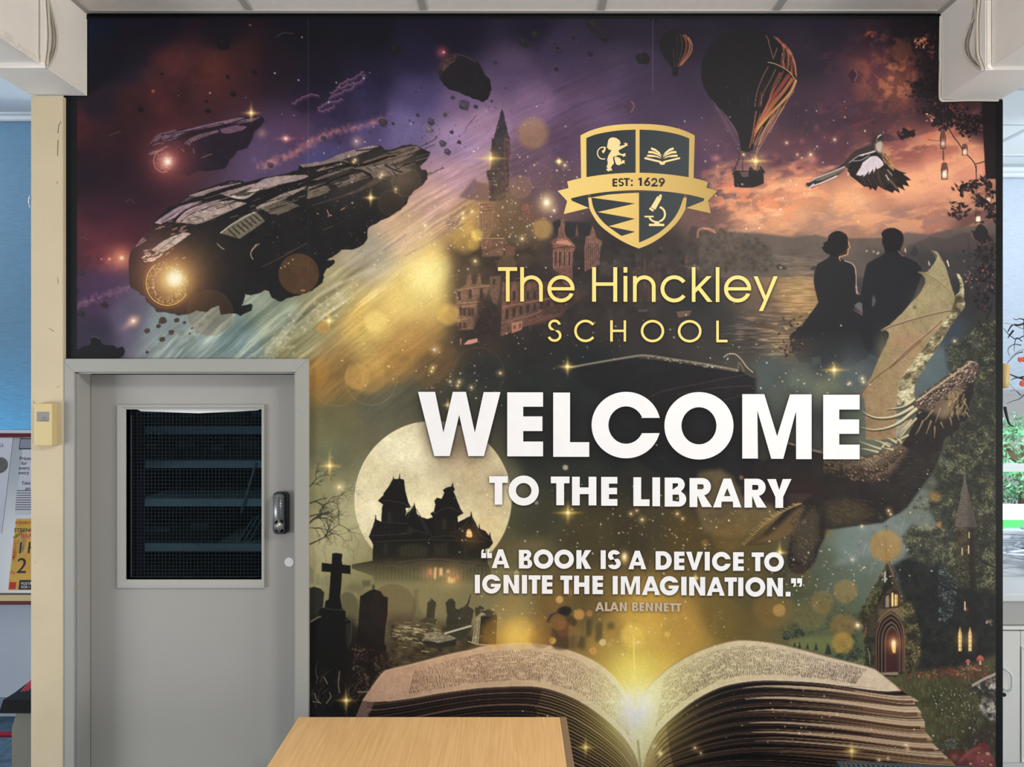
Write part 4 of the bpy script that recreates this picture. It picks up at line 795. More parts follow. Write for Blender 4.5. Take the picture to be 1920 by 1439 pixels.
def dabs(n, mask, pal, s0=1.2, s1=3.0, seed=3, a=0.85, rot=None, asp=1.8, light=None, thr=None):
    """n small leaf-like strokes scattered inside a mask, colours picked from a palette (dark -> light)"""
    r = np.random.RandomState(seed)
    jj, ii = np.nonzero(mask > 0.5)
    if len(jj) == 0: return
    k = r.randint(0, len(jj), n); P = [c3(c) for c in pal]
    for q in range(n):
        j, i = jj[k[q]], ii[k[q]]
        lv = 0.5 + 0.5 * N2[j, i] * 1.6 + 0.3 * N3[j, i] + r.uniform(-0.3, 0.3)
        if thr is not None and lv < thr: continue
        c = P[int(np.clip(lv, 0, 0.999) * len(P))] * r.uniform(0.85, 1.15)
        sa = r.uniform(s0, s1) * PS; sb = sa / asp; an = r.uniform(0, math.pi) if rot is None else rot + r.uniform(-0.4, 0.4)
        R = int(math.ceil(sa)) + 1
        j0, j1, i0, i1 = max(0, j - R), min(GH, j + R + 1), max(0, i - R), min(GW, i + R + 1)
        Y = np.arange(j0, j1)[:, None] - j; X = np.arange(i0, i1)[None] - i
        ca, sn = math.cos(an), math.sin(an)
        u = (X * ca + Y * sn) / max(sa, 0.6); v = (-X * sn + Y * ca) / max(sb, 0.6)
        m = np.clip(1.3 - (u * u + v * v), 0, 1) * a
        d = IMG[j0:j1, i0:i1]; d += m[..., None] * (np.clip(c, 0, 1) - d)

def dots(pts, col=(255, 236, 190), r=1.3, a=0.9):
    for (x, y) in pts: glow(x, y, r, col, a, 'n')

def T(ox, oy, k, s):
    """points read off an enlargement: origin, enlargement factor, 'x y x y ...'"""
    v = [float(t) for t in s.replace(',', ' ').split()]
    return [(ox + v[i] / k, oy + v[i + 1] / k) for i in range(0, len(v), 2)]

# ---- base colours of the print: points read off the picture, blended between ----
BASE = '''170 50 22 34 64;300 60 36 30 56;420 50 34 26 48;560 60 24 22 48;700 60 24 24 52;850 50 34 28 62;1000 45 44 34 72;1150 45 60 46 86;1230 50 62 44 82;
1400 45 30 22 52;1550 50 32 22 46;1700 45 22 14 28;1755 60 14 10 20;200 120 28 30 54;240 110 36 32 52;320 110 86 40 46;400 130 90 42 42;460 110 76 36 42;
300 180 74 32 38;180 200 42 28 44;250 200 66 30 38;150 240 72 28 34;200 260 56 26 36;160 320 38 22 36;220 330 44 24 38;200 400 64 28 46;160 450 96 42 54;
220 430 86 36 50;230 360 54 28 44;520 120 48 28 48;600 150 34 26 54;700 150 44 36 76;780 100 44 36 78;780 180 84 72 122;860 60 38 30 68;700 230 80 66 112;
760 240 110 96 144;620 230 60 46 82;560 260 86 58 90;520 300 92 72 108;600 300 78 72 122;850 270 146 118 154;880 180 122 96 140;960 130 112 88 132;1050 90 88 68 114;
1150 120 96 74 114;1000 200 132 100 136;1100 180 102 76 112;1200 130 80 62 100;1240 190 74 56 86;1300 60 46 34 66;1000 300 108 80 100;1060 260 88 64 92;
1040 350 98 74 86;1300 180 68 50 80;1310 300 84 56 80;900 230 154 120 148;850 330 180 138 150;820 380 200 156 140;760 430 198 160 126;700 480 164 152 130;
880 420 190 146 84;960 420 120 90 66;930 480 118 88 60;870 480 170 124 66;300 620 128 140 140;240 600 96 86 108;180 560 76 50 82;180 620 56 48 68;350 650 134 148 142;
450 640 114 134 130;520 600 140 150 128;560 650 148 142 100;620 560 164 154 112;680 600 190 152 72;760 560 210 168 82;800 520 222 176 84;850 560 200 152 72;
720 680 168 126 60;640 720 130 102 54;600 700 150 112 56;780 640 166 120 60;820 680 104 80 50;640 780 106 100 66;600 800 108 104 70;700 770 94 92 74;620 850 110 110 82;
600 920 140 136 94;640 960 172 166 122;600 1000 178 170 124;620 1060 162 156 112;660 1080 128 124 88;900 700 44 46 46;1000 720 42 46 44;1100 690 34 38 42;
1000 650 48 44 44;900 640 62 52 44;860 740 60 62 54;760 750 82 80 64;1050 800 36 40 40;1000 880 42 46 42;1100 880 46 48 42;1200 880 46 46 40;1300 880 58 52 38;
1000 980 60 60 44;1100 1000 74 66 40;1200 990 66 58 38;1300 1000 88 72 36;1400 980 84 70 38;1000 1040 100 90 58;960 900 96 92 72;1100 1150 96 80 42;1000 1150 122 96 48;
1200 1170 192 148 54;1200 1250 196 150 46;1150 1200 150 114 46;1280 1180 172 132 52;1350 1150 110 90 42;1400 1100 90 80 44;1500 1100 80 84 58;1450 1160 110 90 44;
1520 100 42 28 52;1560 200 66 42 62;1500 220 62 42 60;1640 120 82 44 54;1680 160 120 66 58;1650 220 78 46 56;1560 280 80 48 64;1480 300 92 56 70;1400 250 78 52 74;
1380 340 104 68 82;1440 380 198 124 94;1500 360 212 136 98;1600 380 226 158 112;1700 350 222 150 112;1760 330 226 150 116;1820 300 220 140 110;1640 330 200 118 88;
1700 280 150 84 78;1780 260 170 98 82;1840 230 60 38 46;1750 200 60 34 46;1500 410 216 152 110;1400 410 192 128 100;1330 400 112 80 76;1600 420 182 128 98;1750 420 170 112 92;1840 420 110 72 66;
1400 450 92 82 72;1340 440 88 74 68;1500 450 98 84 74;1700 460 72 64 64;1800 470 64 56 58;1480 500 132 106 76;1500 560 152 118 76;1440 600 94 78 62;1400 640 70 64 58;
1480 640 104 88 66;1350 620 52 50 50;1300 560 44 44 46;1300 500 58 52 48;1250 480 60 50 46;1150 470 54 48 46;1100 600 52 46 44;1200 620 48 44 44;1450 700 72 80 78;1500 720 96 104 92;1550 730 104 108 88;1600 700 84 92 92;
1780 620 58 68 78;1760 680 90 104 110;1820 560 44 40 42;1480 780 74 78 70;1540 790 66 72 66;1440 830 62 60 52;1600 790 100 108 92;1830 700 64 66 50;1850 850 52 56 42;
1820 950 68 70 48;1780 860 70 72 52;1720 960 74 76 54;1700 930 84 92 84;1640 1010 120 132 128;1580 1080 90 102 88;1600 1040 112 128 120;1680 1000 106 118 112;1550 1060 84 92 74;
1480 1060 72 68 48;1540 1180 92 92 58;1600 1220 84 90 58;1860 1100 66 64 40;1750 1300 76 76 42;1800 1290 76 70 44;1720 1330 86 86 52;1780 1370 72 72 46;1840 1400 60 50 42;
700 1130 122 114 74;800 1120 130 118 70;850 1180 70 62 46;760 1200 82 74 50;800 1230 58 50 38;620 1250 20 20 20;640 1330 34 28 24;700 1290 48 34 28;900 1120 92 84 56;
920 1160 140 110 52;980 1180 204 152 60;1060 1180 122 94 48;1250 740 34 34 36;1150 840 34 38 40;1330 950 60 52 36;1720 110 40 24 34;1750 160 46 28 36;1700 70 26 18 28;1640 60 44 28 44;1620 500 74 70 70;1620 545 58 58 62;1616 780 96 102 88;1850 620 50 50 46;1400 425 170 118 96;1500 428 190 136 106;1600 432 162 116 96;1700 428 150 106 90;1350 424 130 92 82;1550 680 56 62 64;1640 660 60 68 72;1480 740 80 84 76'''
bp = np.array([[float(t) for t in r.split()] for r in BASE.replace('\n', '').split(';')], np.float32)
bw, bh = 220, 182
gbx, gby = np.meshgrid(np.linspace(PX0, PX1, bw), np.linspace(PY0, PY1, bh))
acc = np.zeros((bh, bw, 3)); wt = np.zeros((bh, bw))
for r in bp:
    d2 = (gbx - r[0]) ** 2 + (gby - r[1]) ** 2
    w = 1.0 / (d2 + 300.0) ** 2.0
    acc += w[..., None] * r[2:5] / 255.0; wt += w
IMG[:] = resize(acc / wt[..., None], GW, GH)

# cloud and dust texture, different in the different quarters of the picture
sky = np.clip((1500 - MX) / 300, 0, 1) * np.clip((560 - MY) / 200, 0, 1)
IMG *= (1 + 0.11 * N4 + 0.08 * N3)[..., None]
# the planet: streaks along circles round its far-off centre
rr = np.hypot(MX - 1988, MY - 2350); th = np.arctan2(MY - 2350, MX - 1988)
# warp the streaks a little
rw = rr + 5 * N4 + 2 * N3
ST = fbm(rw / 5.0, th * 26, 51, 3); ST2 = fbm(rw / 22.0, th * 16, 61, 4); ST3 = fbm(rw / 2.2, th * 70, 66, 2)
edge = 2290 + (MX - 740) * 0.02
pl = region([(250, 690), (330, 610), (470, 585), (600, 520), (700, 440), (800, 330), (850, 250), (1000, 150), (1130, 60), (1240, 100), (1240, 210), (1050, 300), (900, 420), (860, 560), (860, 700), (700, 760), (570, 720), (520, 690)], True)
pl = blur(blur(pl, 22), 22)
g = pl * np.clip((MY - 60) / 300, 0.35, 1) * (1 - .65 * np.exp(-((MX - 790) / 130) ** 2 - ((MY - 565) / 120) ** 2))
IMG *= 1 + (g * (0.15 * ST2 + 0.13 * ST + 0.09 * ST3))[..., None]
low = blur(region([(250, 690), (400, 560), (640, 480), (760, 480), (700, 560), (560, 720)]), 18)
IMG += (low * np.clip(ST2 * 1.4 + ST * 0.6 - 0.1, 0, 1) * 0.26)[..., None] * c3((236, 220, 180))
IMG -= (low * np.clip(-ST2 * 1.2 - ST * 0.4 - 0.1, 0, 1) * 0.20)[..., None] * c3((140, 120, 110))
np.clip(IMG, 0, 1, out=IMG)
# white cloud bands on the planet
for s_, w_, a_ in (([(500, 660), (560, 590), (610, 545), (700, 505)], 7, .35), ([(520, 650), (575, 575), (640, 530)], 4, .4), ([(600, 600), (680, 540), (740, 500)], 5, .25),
                   ([(640, 520), (720, 470), (780, 430)], 4, .2), ([(420, 690), (470, 650), (530, 600)], 5, .25)):
    line(s_, w_, (226, 210, 170), a_, soft=5)
for q in range(120):
    t = rs.rand(); x = 470 + 190 * t + rs.normal(0, 16); y = 690 - 150 * t + rs.normal(0, 12)
    glow(x, y, rs.uniform(1.5, 4), (228, 212, 176), 0.35, 'n')
for pts, w in (([(1040, 172), (1110, 140), (1180, 112), (1235, 98)], 5), ([(1020, 235), (1090, 195), (1180, 168)], 3), ([(1060, 150), (1140, 118)], 3), ([(760, 480), (820, 445), (880, 395)], 3), ([(838, 415), (872, 388)], 4), ([(720, 470), (760, 440)], 3)):
    line(pts, w, (70, 58, 100), 0.35, soft=4)
for q in range(70):
    x, y = rs.normal(850, 9), rs.normal(425, 9); line([(x, y), (x + rs.uniform(4, 10), y - rs.uniform(2, 6))], 1.4, (110, 92, 104), .5)
# red and orange nebula of the upper corners
def nebula(x, y, rx, ry, col, a, k=1.0, rot=0):
    R = max(rx, ry) * 2; sl = win(x - R, y - R, x + R, y + R)
    X = MX[sl] - x; Y = MY[sl] - y
    if rot: X, Y = X * math.cos(rot) + Y * math.sin(rot), -X * math.sin(rot) + Y * math.cos(rot)
    m = np.exp(-((X / rx) ** 2 + (Y / ry) ** 2) * 1.2) * np.clip(0.5 + k * (0.9 * N3[sl] + 0.7 * N4[sl] + 0.35 * N2[sl]), 0, 1.3)
    lay(sl, np.clip(m * a, 0, 1), c3(col), 's')
nebula(350, 130, 90, 60, (110, 44, 34), .16); nebula(430, 110, 50, 40, (100, 40, 28), .25); nebula(300, 190, 60, 60, (80, 30, 24), .2)
nebula(155, 240, 50, 60, (80, 24, 18), .2); nebula(210, 484, 60, 24, (190, 70, 40), .45); nebula(170, 450, 60, 60, (90, 40, 50), .08)
IMG *= (1 - .40 * np.clip((240 - MY) / 170, 0, 1) * np.clip((1560 - MX) / 300, 0, 1) * np.clip((MX - 100) / 500, .35, 1))[..., None]
# sunset clouds on the right
def clouds(poly_pts, col, a, thr, seed, sx, sy, soft=14, angle=-0.15):
    m = blur(region(poly_pts, True), soft)
    u = MX * math.cos(angle) + MY * math.sin(angle); v = -MX * math.sin(angle) + MY * math.cos(angle)
    n = fbm(u / sx, v / sy, seed, 5, 0.55)
    k = np.clip((n - thr) * 4, 0, 1) * m
    IMG[:] += (k * a)[..., None] * (c3(col) - IMG)
    return n
clouds([(1340, 300), (1420, 330), (1500, 300), (1640, 280), (1860, 220), (1870, 420), (1500, 440), (1330, 420)], (236, 160, 112), .6, -.05, 71, 60, 26)
clouds([(1360, 320), (1440, 300), (1520, 320), (1580, 370), (1500, 410), (1400, 410), (1340, 380)], (232, 138, 92), .75, .05, 72, 26, 16)
clouds([(1380, 360), (1480, 340), (1560, 380), (1540, 425), (1400, 425)], (240, 176, 128), .6, .1, 73, 34, 12)
clouds([(1610, 70), (1700, 60), (1720, 150), (1660, 210), (1610, 190)], (180, 96, 66), .42, .0, 74, 34, 30)
clouds([(1625, 130), (1690, 100), (1715, 160), (1650, 200)], (214, 128, 78), .55, .15, 75, 22, 22)
clouds([(1490, 200), (1600, 180), (1680, 230), (1640, 300), (1540, 280), (1500, 250)], (110, 56, 62), .5, .05, 76, 30, 18)
clouds([(1540, 240), (1620, 190), (1700, 230), (1690, 290), (1600, 260)], (56, 34, 54), .55, .05, 77, 36, 22)
clouds([(1660, 230), (1760, 210), (1790, 270), (1700, 300)], (198, 100, 76), .6, .05, 78, 24, 16)
clouds([(1500, 400), (1700, 395), (1870, 400), (1870, 440), (1500, 440)], (150, 112, 104), .7, -.02, 79, 70, 12, 8)
clouds([(1540, 400), (1650, 385), (1660, 420), (1540, 425)], (172, 128, 108), .7, -.05, 80, 40, 16, 8)
clouds([(1320, 300), (1400, 330), (1350, 400), (1310, 420)], (190, 100, 80), .45, .15, 81, 20, 14)
clouds([(1640, 60), (1640, 300), (1500, 300), (1420, 200), (1500, 60)], (96, 48, 60), .35, .18, 82, 40, 26)
for (x, y) in ((1343, 297), (1341, 317), (1345, 337), (1525, 300), (1528, 240), (1555, 230), (1603, 245), (1710, 205), (1500, 265)):
    nebula(x, y, 9, 7, (216, 96, 70), .8)
glow(1190, 1250, 120, (225, 176, 70), .3); glow(820, 520, 90, (250, 190, 80), .4); glow(760, 560, 110, (220, 170, 80), .3)

# ---- the upper half: asteroids, ships, castle, balloons, bird, couple ----
PARTS = ['backdrop', 'printed_spaceship', 'printed_spaceship', 'printed_asteroid', 'printed_castle', 'printed_hot_air_balloon', 'printed_hot_air_balloon', 'printed_bird',
         'printed_couple', 'printed_dragon', 'printed_moon', 'printed_haunted_house', 'printed_stone_cross', 'printed_gravestone', 'printed_open_book', 'printed_ivy_cottage']
SHIP, SHIP2, AST, CAS, BAL, BAL2, BIRD, COUP, DRAG, MOON, HOUSE, CROSS, GRAVE, BOOK, COTT = range(1, 16)
# vapour trails
for q in range(420):
    t = rs.rand(); x = 482 + 245 * t; y = 312 - 100 * t + 6 * math.sin(t * 9)
    w = 12 * (1 - 0.45 * t); glow(x + rs.normal(0, 4), y + rs.normal(0, w * .45), rs.uniform(2, 5), (206, 128, 120), .22 * (1 - .5 * t), 'n')
for q in range(160):
    t = rs.rand(); glow(143 + 120 * t + rs.normal(0, 3), 574 - 44 * t + rs.normal(0, 4), rs.uniform(2, 4), (150, 104, 122), .25, 'n')
# the dim rock cloud behind
poly(T(480, 20, 4.8, '560 880,670 780,760 690,860 620,960 545,1000 560,1080 680,1190 830,1180 940,1000 1000,800 1010,600 960'), (44, 36, 70), .6, soft=4, nz=((2, .2), (3, .2)))
poly(T(480, 20, 4.8, '320 860,380 800,460 760,540 760,590 800,560 900,400 920'), (34, 24, 46), .6, soft=4)
for s_ in ('560 870,600 850,650 825,700 815,790 785', '660 790,700 770,760 745,830 710,870 690,900 655,950 620,985 560', '670 740,720 720,745 680,800 640,870 605,920 580,975 535', '745 690,800 680,850 665,905 655', '330 835,380 800,420 775,470 768,530 757,570 780', '560 890,620 900,680 880,720 850'):
    p = rough(T(480, 20, 4.8, s_), 2.6, 3, int(len(s_)), False); line(p, 2.6, (140, 96, 118), .7, False, soft=1.2); line(p + np.array([1.5, 2.5]), 4, (104, 70, 104), .4, False, soft=3)
# asteroids
ap = T(640, 0, 3, '540 400,555 360,575 330,620 300,660 304,700 315,770 350,790 385,800 405,830 440,845 490,835 530,825 560,792 576,760 560,730 550,690 535,640 510,600 500,575 478,552 440')
poly(ap, (32, 30, 36), 1, rgh=1.2, seed=5, pid=AST, nz=((2, .12),))
poly(T(640, 0, 3, '542 398,560 355,580 332,620 303,655 306,640 330,620 345,600 372,575 395,550 425'), (84, 58, 58), .8, soft=2, nz=((1, .4), (2, .4)))
line(T(640, 0, 3, '655 306,700 318,755 348'), 1.6, (92, 70, 76), .7); line(T(640, 0, 3, '575 395,600 365,640 340'), 1.8, (120, 82, 74), .6)
for (x, y, r, d) in ((741, 93, 11, 30), (983, 80, 10, 40), (1116, 48, 15, 38), (1133, 71, 10, 34), (1205, 110, 13, 30), (1043, 130, 4.5, 40), (1107, 102, 5, 44), (870, 198, 11, 74), (892, 200, 4.5, 60),
                     (808, 228, 8, 72), (718, 230, 9, 66), (737, 232, 3.2, 50), (783, 216, 4.2, 66), (806, 244, 8, 112), (847, 248, 4.5, 66), (861, 267, 4.5, 56), (830, 269, 7, 82), (839, 285, 7, 80),
                     (849, 183, 4, 70), (835, 215, 5, 78), (922, 190, 3, 60), (949, 165, 2.6, 70), (929, 118, 4.5, 60), (1045, 90, 4, 40), (1075, 72, 4, 40), (1176, 66, 4, 40), (1152, 91, 2.5, 44),
                     (1202, 52, 3.5, 40), (1247, 51, 3.2, 34), (1273, 50, 4, 34), (1328, 55, 4, 34), (695, 249, 4, 82), (1003, 65, 8, 40), (417, 80, 14, 24), (477, 135, 5.5, 26), (437, 177, 6, 26), (427, 144, 4.5, 30),
                     (304, 139, 3.2, 30), (263, 205, 6.5, 24), (390, 208, 5.5, 24), (387, 190, 3, 26), (768, 226, 2.2, 60), (775, 230, 2, 60), (607, 260, 6, 70), (636, 267, 4.5, 70), (507, 310, 6, 74), (1053, 98, 3, 40), (1041, 82, 3, 44),
                     (153, 512, 7, 60), (144, 546, 6, 56), (197, 572, 7, 50), (152, 588, 8, 48), (1045, 98, 2, 40), (1240, 62, 4, 34), (745, 118, 2, 60), (790, 165, 2.4, 60), (780, 172, 2, 60), (1225, 36, 9, 26)):
    b = np.array([d, d * .88, d * 1.08]) * .9
    ell(x, y, r, r * .85, b, .5, .92, amp=.22, n=11, nz=((1, .2),))
    if r > 5: ell(x - r * .25, y - r * .3, r * .5, r * .35, b * 1.35 + 8, .5, .5, amp=.3, n=9)
for (x, y, r) in ((1105, 100, 4), (1108, 104, 4)): ell(x, y, r, r * .7, (38, 30, 60), .6)
for q in range(150):
    t = rs.rand(); x = 700 + 470 * t + rs.normal(0, 30); y = 275 - 165 * t + rs.normal(0, 30)
    if 820 < x < 925 and 95 < y < 195: continue
    ell(x, y, rs.uniform(.8, 2.2), rs.uniform(.7, 1.6), (74, 60, 92), rs.rand() * 3, .6, n=7)
for (x, y, r, c) in ((305, 602, 8, 62), (331, 601, 5.2, 60), (297, 612, 4.6, 60), (276, 621, 6.2, 66), (321, 623, 5.6, 66), (304, 636.5, 5.6, 62), (346, 605, 3.4, 60), (276, 661, 2.8, 40), (360, 616, 2.6, 84), (356, 626, 2.6, 84)):
    ell(x, y, r, r * .82, (c + 14, c * .95, c * .76), -.3, .95, amp=.18, n=11)
for (x, y, r) in ((339, 624, 7), (360, 635, 8), (391, 595, 5), (369, 624, 4), (377, 609, 6), (403, 600, 5)): ell(x, y, r, r * .75, (122, 124, 108), -.3, .55, amp=.2, n=11)
poly(T(0, 480, 3, '428 535,470 508,500 505,512 490,508 462,530 453,560 470,578 500,610 502,640 505,660 522,690 510,702 530,696 560,670 576,428 576'), (18, 20, 26), .96, rgh=1, seed=2)
line(T(0, 480, 3, '512 465,530 454,555 466'), 1.6, (110, 106, 112), .6)
# flares
for (x, y, r, c, a) in ((228, 484, 26, (255, 130, 50), .6), (228, 484, 5, (255, 210, 140), .9), (205, 486, 3, (255, 160, 90), .8), (190, 486, 2, (255, 160, 90), .7), (536, 260, 8, (255, 110, 70), .8), (536, 260, 3, (255, 220, 190), .9),
                        (829, 98, 13, (200, 70, 50), .6), (832, 98, 2.6, (255, 190, 160), .9), (250, 602, 12, (255, 150, 70), .7), (250, 602, 3.5, (255, 226, 180), .9), (287, 171, 3.4, (230, 90, 50), .8), (491, 250, 10, (180, 110, 40), .5), (423, 248, 8, (220, 150, 60), .6),
                        (469, 47, 2.6, (220, 110, 70), .7), (669, 266, 12, (220, 160, 60), .5), (668, 265, 2.4, (230, 230, 250), .8)): glow(x, y, r, c, a)
glow(536, 260, 20, (255, 130, 90), .35, ry=4); glow(245, 606, 24, (240, 130, 60), .4, ry=8, rot=-.6)
for s_ in ([(518, 70), (530, 62), (550, 63)], [(204, 255), (215, 250), (226, 247)], [(236, 380), (244, 374), (252, 382)], [(150, 448), (157, 445), (163, 450)]): line(s_, 1.2, (120, 96, 104), .6)

# ---- the small ship ----
sp = T(120, 200, 4.8, '750 440,765 370,790 310,835 270,880 240,1020 205,1130 190,1250 165,1420 125,1600 90,1780 85,1805 130,1770 180,1710 230,1690 300,1650 370,1560 400,1530 450,1490 480,1470 530,1440 560,1370 570,1280 582,1200 580,1130 622,1030 612,900 592,820 530,786 470')
poly(sp, (40, 28, 44), .96, nz=((2, .15),), pid=SHIP2, rgh=.7, seed=9)
glow(318, 300, 60, (190, 70, 50), .55)
P2 = [('800 320,840 265,900 245,1030 225,1150 195,1050 260,980 305,900 312,860 300', 118, 88, 104), ('880 240,1000 208,1020 215,900 245', 130, 98, 112), ('1050 225,1200 180,1400 135,1560 100,1640 98,1500 145,1320 185,1160 215', 134, 100, 116), ('1600 120,1780 90,1700 130,1600 150,1480 170', 126, 92, 112),
      ('1080 330,1130 290,1200 255,1320 225,1380 210,1400 225,1260 275,1150 320,1130 355', 122, 92, 100), ('1400 200,1560 165,1650 180,1610 212,1480 245,1420 235', 118, 84, 106), ('770 440,800 410,870 390,830 420', 140, 106, 106), ('860 380,930 350,960 352,900 380', 120, 80, 84)]
for s_, r_, g_, b_ in P2: poly(T(120, 200, 4.8, s_), (r_, g_, b_), .92, nz=((1, .12), (2, .15)))
for k in range(9): line(T(120, 200, 4.8, f'{1100 + 24 * k} {318 - 10 * k},{1118 + 24 * k} {348 - 10 * k}'), 1.3, (44, 32, 46), .8)
for s_ in ('880 255,1060 232,1250 190,1440 145', '860 300,960 290,1080 245', '960 310,1090 270,1250 225,1500 160,1640 130', '900 250,860 300', '1250 190,1330 205', '1400 150,1500 168', '1320 200,1440 190,1560 150', '930 300,1000 250'): line(T(120, 200, 4.8, s_), 1.5, (40, 28, 42), .85)
for s_ in ('760 430,800 405,850 390', '780 330,830 270,880 240', '800 350,850 330,900 330', '1240 460,1330 425', '1060 385,1078 405', '1165 380,1172 420', '860 395,930 360'): line(T(120, 200, 4.8, s_), 1.3, (170, 128, 124), .7)
line(curve([(307 + 19 * math.cos(t), 302 + 21 * math.sin(t)) for t in np.linspace(1.2, 4.6, 9)], False), 1.4, (206, 130, 100), .8, False)
for q in range(60): t = rs.uniform(0, 6.28); r = rs.uniform(6, 18); glow(308 + r * math.cos(t), 303 + r * math.sin(t), 1.3, (226, 140, 110), .5, 'n')
glow(312, 303, 24, (230, 110, 80), .6); glow(314, 303, 13, (255, 180, 140), .8); glow(314.5, 303, 6, (255, 244, 232), 1, 'n')

# ---- the big ship ----
bp_ = [(241, 490), (243, 478), (246, 470), (251, 466), (262, 450), (270, 442), (282, 431), (284, 420), (297, 407), (308, 397), (316, 389), (334, 385), (338, 379), (351, 367), (370, 359), (407, 346), (432, 338.5), (452, 339), (458, 342), (474, 339), (495, 333), (520, 329), (530, 327), (559, 319), (561, 309), (605, 302), (634, 290), (665, 279.5), (705, 272), (715, 274), (722, 281),
       (742, 278.5), (755, 272), (780, 272), (792, 278.5), (807, 285), (805, 292), (799, 302), (788, 312), (790, 318), (798, 319), (802, 325), (801, 336), (792, 348), (778, 357), (767, 369), (763, 382), (751, 394), (730, 407), (709, 417), (690, 428), (689, 448), (682, 458), (675, 463), (659, 469), (640, 469), (624, 482), (613, 488), (626, 487), (628, 492), (624, 497), (611, 506),
       (606, 517), (608, 520), (605, 530), (599, 535), (585, 546), (562, 554), (541, 559), (526, 566), (510, 559), (504, 546), (497, 544), (489, 549), (470, 554), (460, 552), (457, 565), (452, 574), (470, 569), (474, 573), (472, 583), (451, 593), (442, 588), (414, 590), (411, 573), (399, 577), (387, 586), (368, 582), (358, 588), (337, 592), (312, 586), (293, 585), (289, 577), (274, 565), (272, 555), (264, 554), (258, 546), (245, 540), (242, 523)]
poly(bp_, (33, 31, 32), 1.0, rgh=.9, step=5, seed=4, pid=SHIP, nz=((2, .12), (3, .12)))
IMG[win(0, 0, 1, 1)] if False else None
shm = (PID == SHIP).astype(np.float32)
def inside(fn):
    """paint with fn, but keep the result only where the ship is"""
    b = IMG.copy(); fn(); IMG[:] = b + shm[..., None] * (IMG - b)
def shipglow():
    glow(280, 500, 80, (96, 42, 38), .5); glow(330, 520, 80, (150, 84, 36), .4); glow(270, 450, 50, (60, 30, 34), .4)
    glow(380, 480, 70, (60, 44, 28), .4); glow(750, 325, 60, (110, 88, 62), .6); glow(650, 330, 70, (70, 58, 48), .45)
inside(shipglow)
def hull():
    A = lambda s: T(120, 200, 4.8, s); C = lambda s: T(480, 240, 4.8, s)
    for f, s_, col in ((A, '820 1045,860 1010,900 985,980 930,1060 890,1150 868,1240 850,1190 880,1100 930,1040 960,1000 1000,950 1030,880 1055', (164, 136, 146)),
                       (A, '1000 1035,1040 980,1100 920,1160 885,1260 860,1390 828,1410 840,1330 880,1240 920,1150 960,1090 1000,1040 1040', (158, 128, 134)),
                       (A, '1060 1040,1100 1000,1160 965,1250 910,1400 855,1500 845,1560 850,1640 868,1560 905,1480 940,1400 975,1330 1005,1260 1030,1200 1050', (178, 154, 142)),
                       (A, '1130 800,1180 775,1260 752,1400 715,1500 680,1600 675,1590 692,1500 715,1400 745,1320 770,1240 805,1170 812', (156, 128, 130)),
                       (A, '1400 785,1470 760,1540 742,1660 705,1740 690,1860 680,1920 690,1920 735,1850 750,1780 762,1680 790,1560 800,1480 812', (164, 140, 134)),
                       (A, '1450 818,1540 790,1640 762,1750 740,1760 752,1720 785,1620 842,1540 832', (196, 178, 160)), (A, '1530 800,1640 770,1720 770,1660 800,1560 812', (84, 76, 66)),
                       (A, '1720 900,1800 860,1920 810,1920 965,1860 970,1790 925', (104, 92, 78)), (A, '790 1290,860 1232,960 1175,1080 1128,1142 1146,1060 1200,1000 1245,890 1305', (196, 172, 158)),
                       (A, '640 1265,680 1210,715 1175,745 1205,690 1240', (150, 112, 112)), (A, '1030 880,1060 855,1110 800,1140 795,1180 812,1120 845', (92, 72, 76)),
                       (C, '390 330,480 315,600 300,680 268,740 240,820 215,890 192,1000 168,1080 156,1130 168,1060 190,960 225,860 262,760 292,680 312,600 332,500 350,430 362', (146, 124, 124)),
                       (C, '0 505,50 470,110 450,180 436,250 430,350 425,440 420,474 438,420 462,300 500,150 520,0 542', (168, 146, 142)), (C, '470 530,560 522,640 520,672 560,610 590,560 612,500 630,455 640', (112, 98, 84)),
                       (C, '0 715,80 670,200 610,300 575,400 542,460 518,440 545,350 590,220 660,100 705,10 735', (150, 132, 116)), (C, '140 682,200 664,280 650,340 680,392 700,300 745,190 786', (104, 94, 80)),
                       (C, '860 362,1000 340,1150 330,1280 352,1400 380,1330 412,1200 430,1060 452,1030 410,960 382', (120, 102, 92)), (C, '920 335,1000 290,1120 245,1260 200,1360 168,1440 160,1480 190,1400 250,1300 310,1180 320,1050 335', (112, 94, 80)),
                       (C, '780 605,900 560,1000 500,1060 460,1180 450,1080 510,960 560,860 595', (88, 72, 60)), (C, '480 470,600 425,740 390,800 380,700 420,560 470', (120, 104, 96)), (C, '700 500,820 470,900 440,940 470,820 520,740 540', (104, 88, 78)),
                       (C, '540 385,600 355,680 345,720 350,640 385,580 400', (140, 122, 114)), (C, '700 300,800 290,840 310,740 340,690 335', (130, 112, 104)), (C, '840 420,960 400,1030 440,930 470,850 470', (116, 98, 84)), (A, '300 0,0 0,1 1', (0, 0, 0))):
        poly(f(s_), col, .94, nz=((1, .10), (2, .16), (3, .1)), rgh=.5, seed=len(s_))
    # vented panel
    poly(A('1410 1140,1460 1095,1500 1070,1600 1010,1710 952,1745 962,1810 1030,1700 1110,1580 1190'), (118, 108, 88), .95, nz=((1, .15),)); line(A('1410 1138,1500 1068,1600 1008,1715 950'), 1.8, (210, 200, 170), .9)
    for k in range(8): line(A(f'{1480 + 38 * k} {1108 - 22 * k},{1550 + 36 * k} {1172 - 24 * k}'), 2.6, (46, 42, 38), .9)
    # dark joints and bright edges that run along the hull
    r = np.random.RandomState(12)
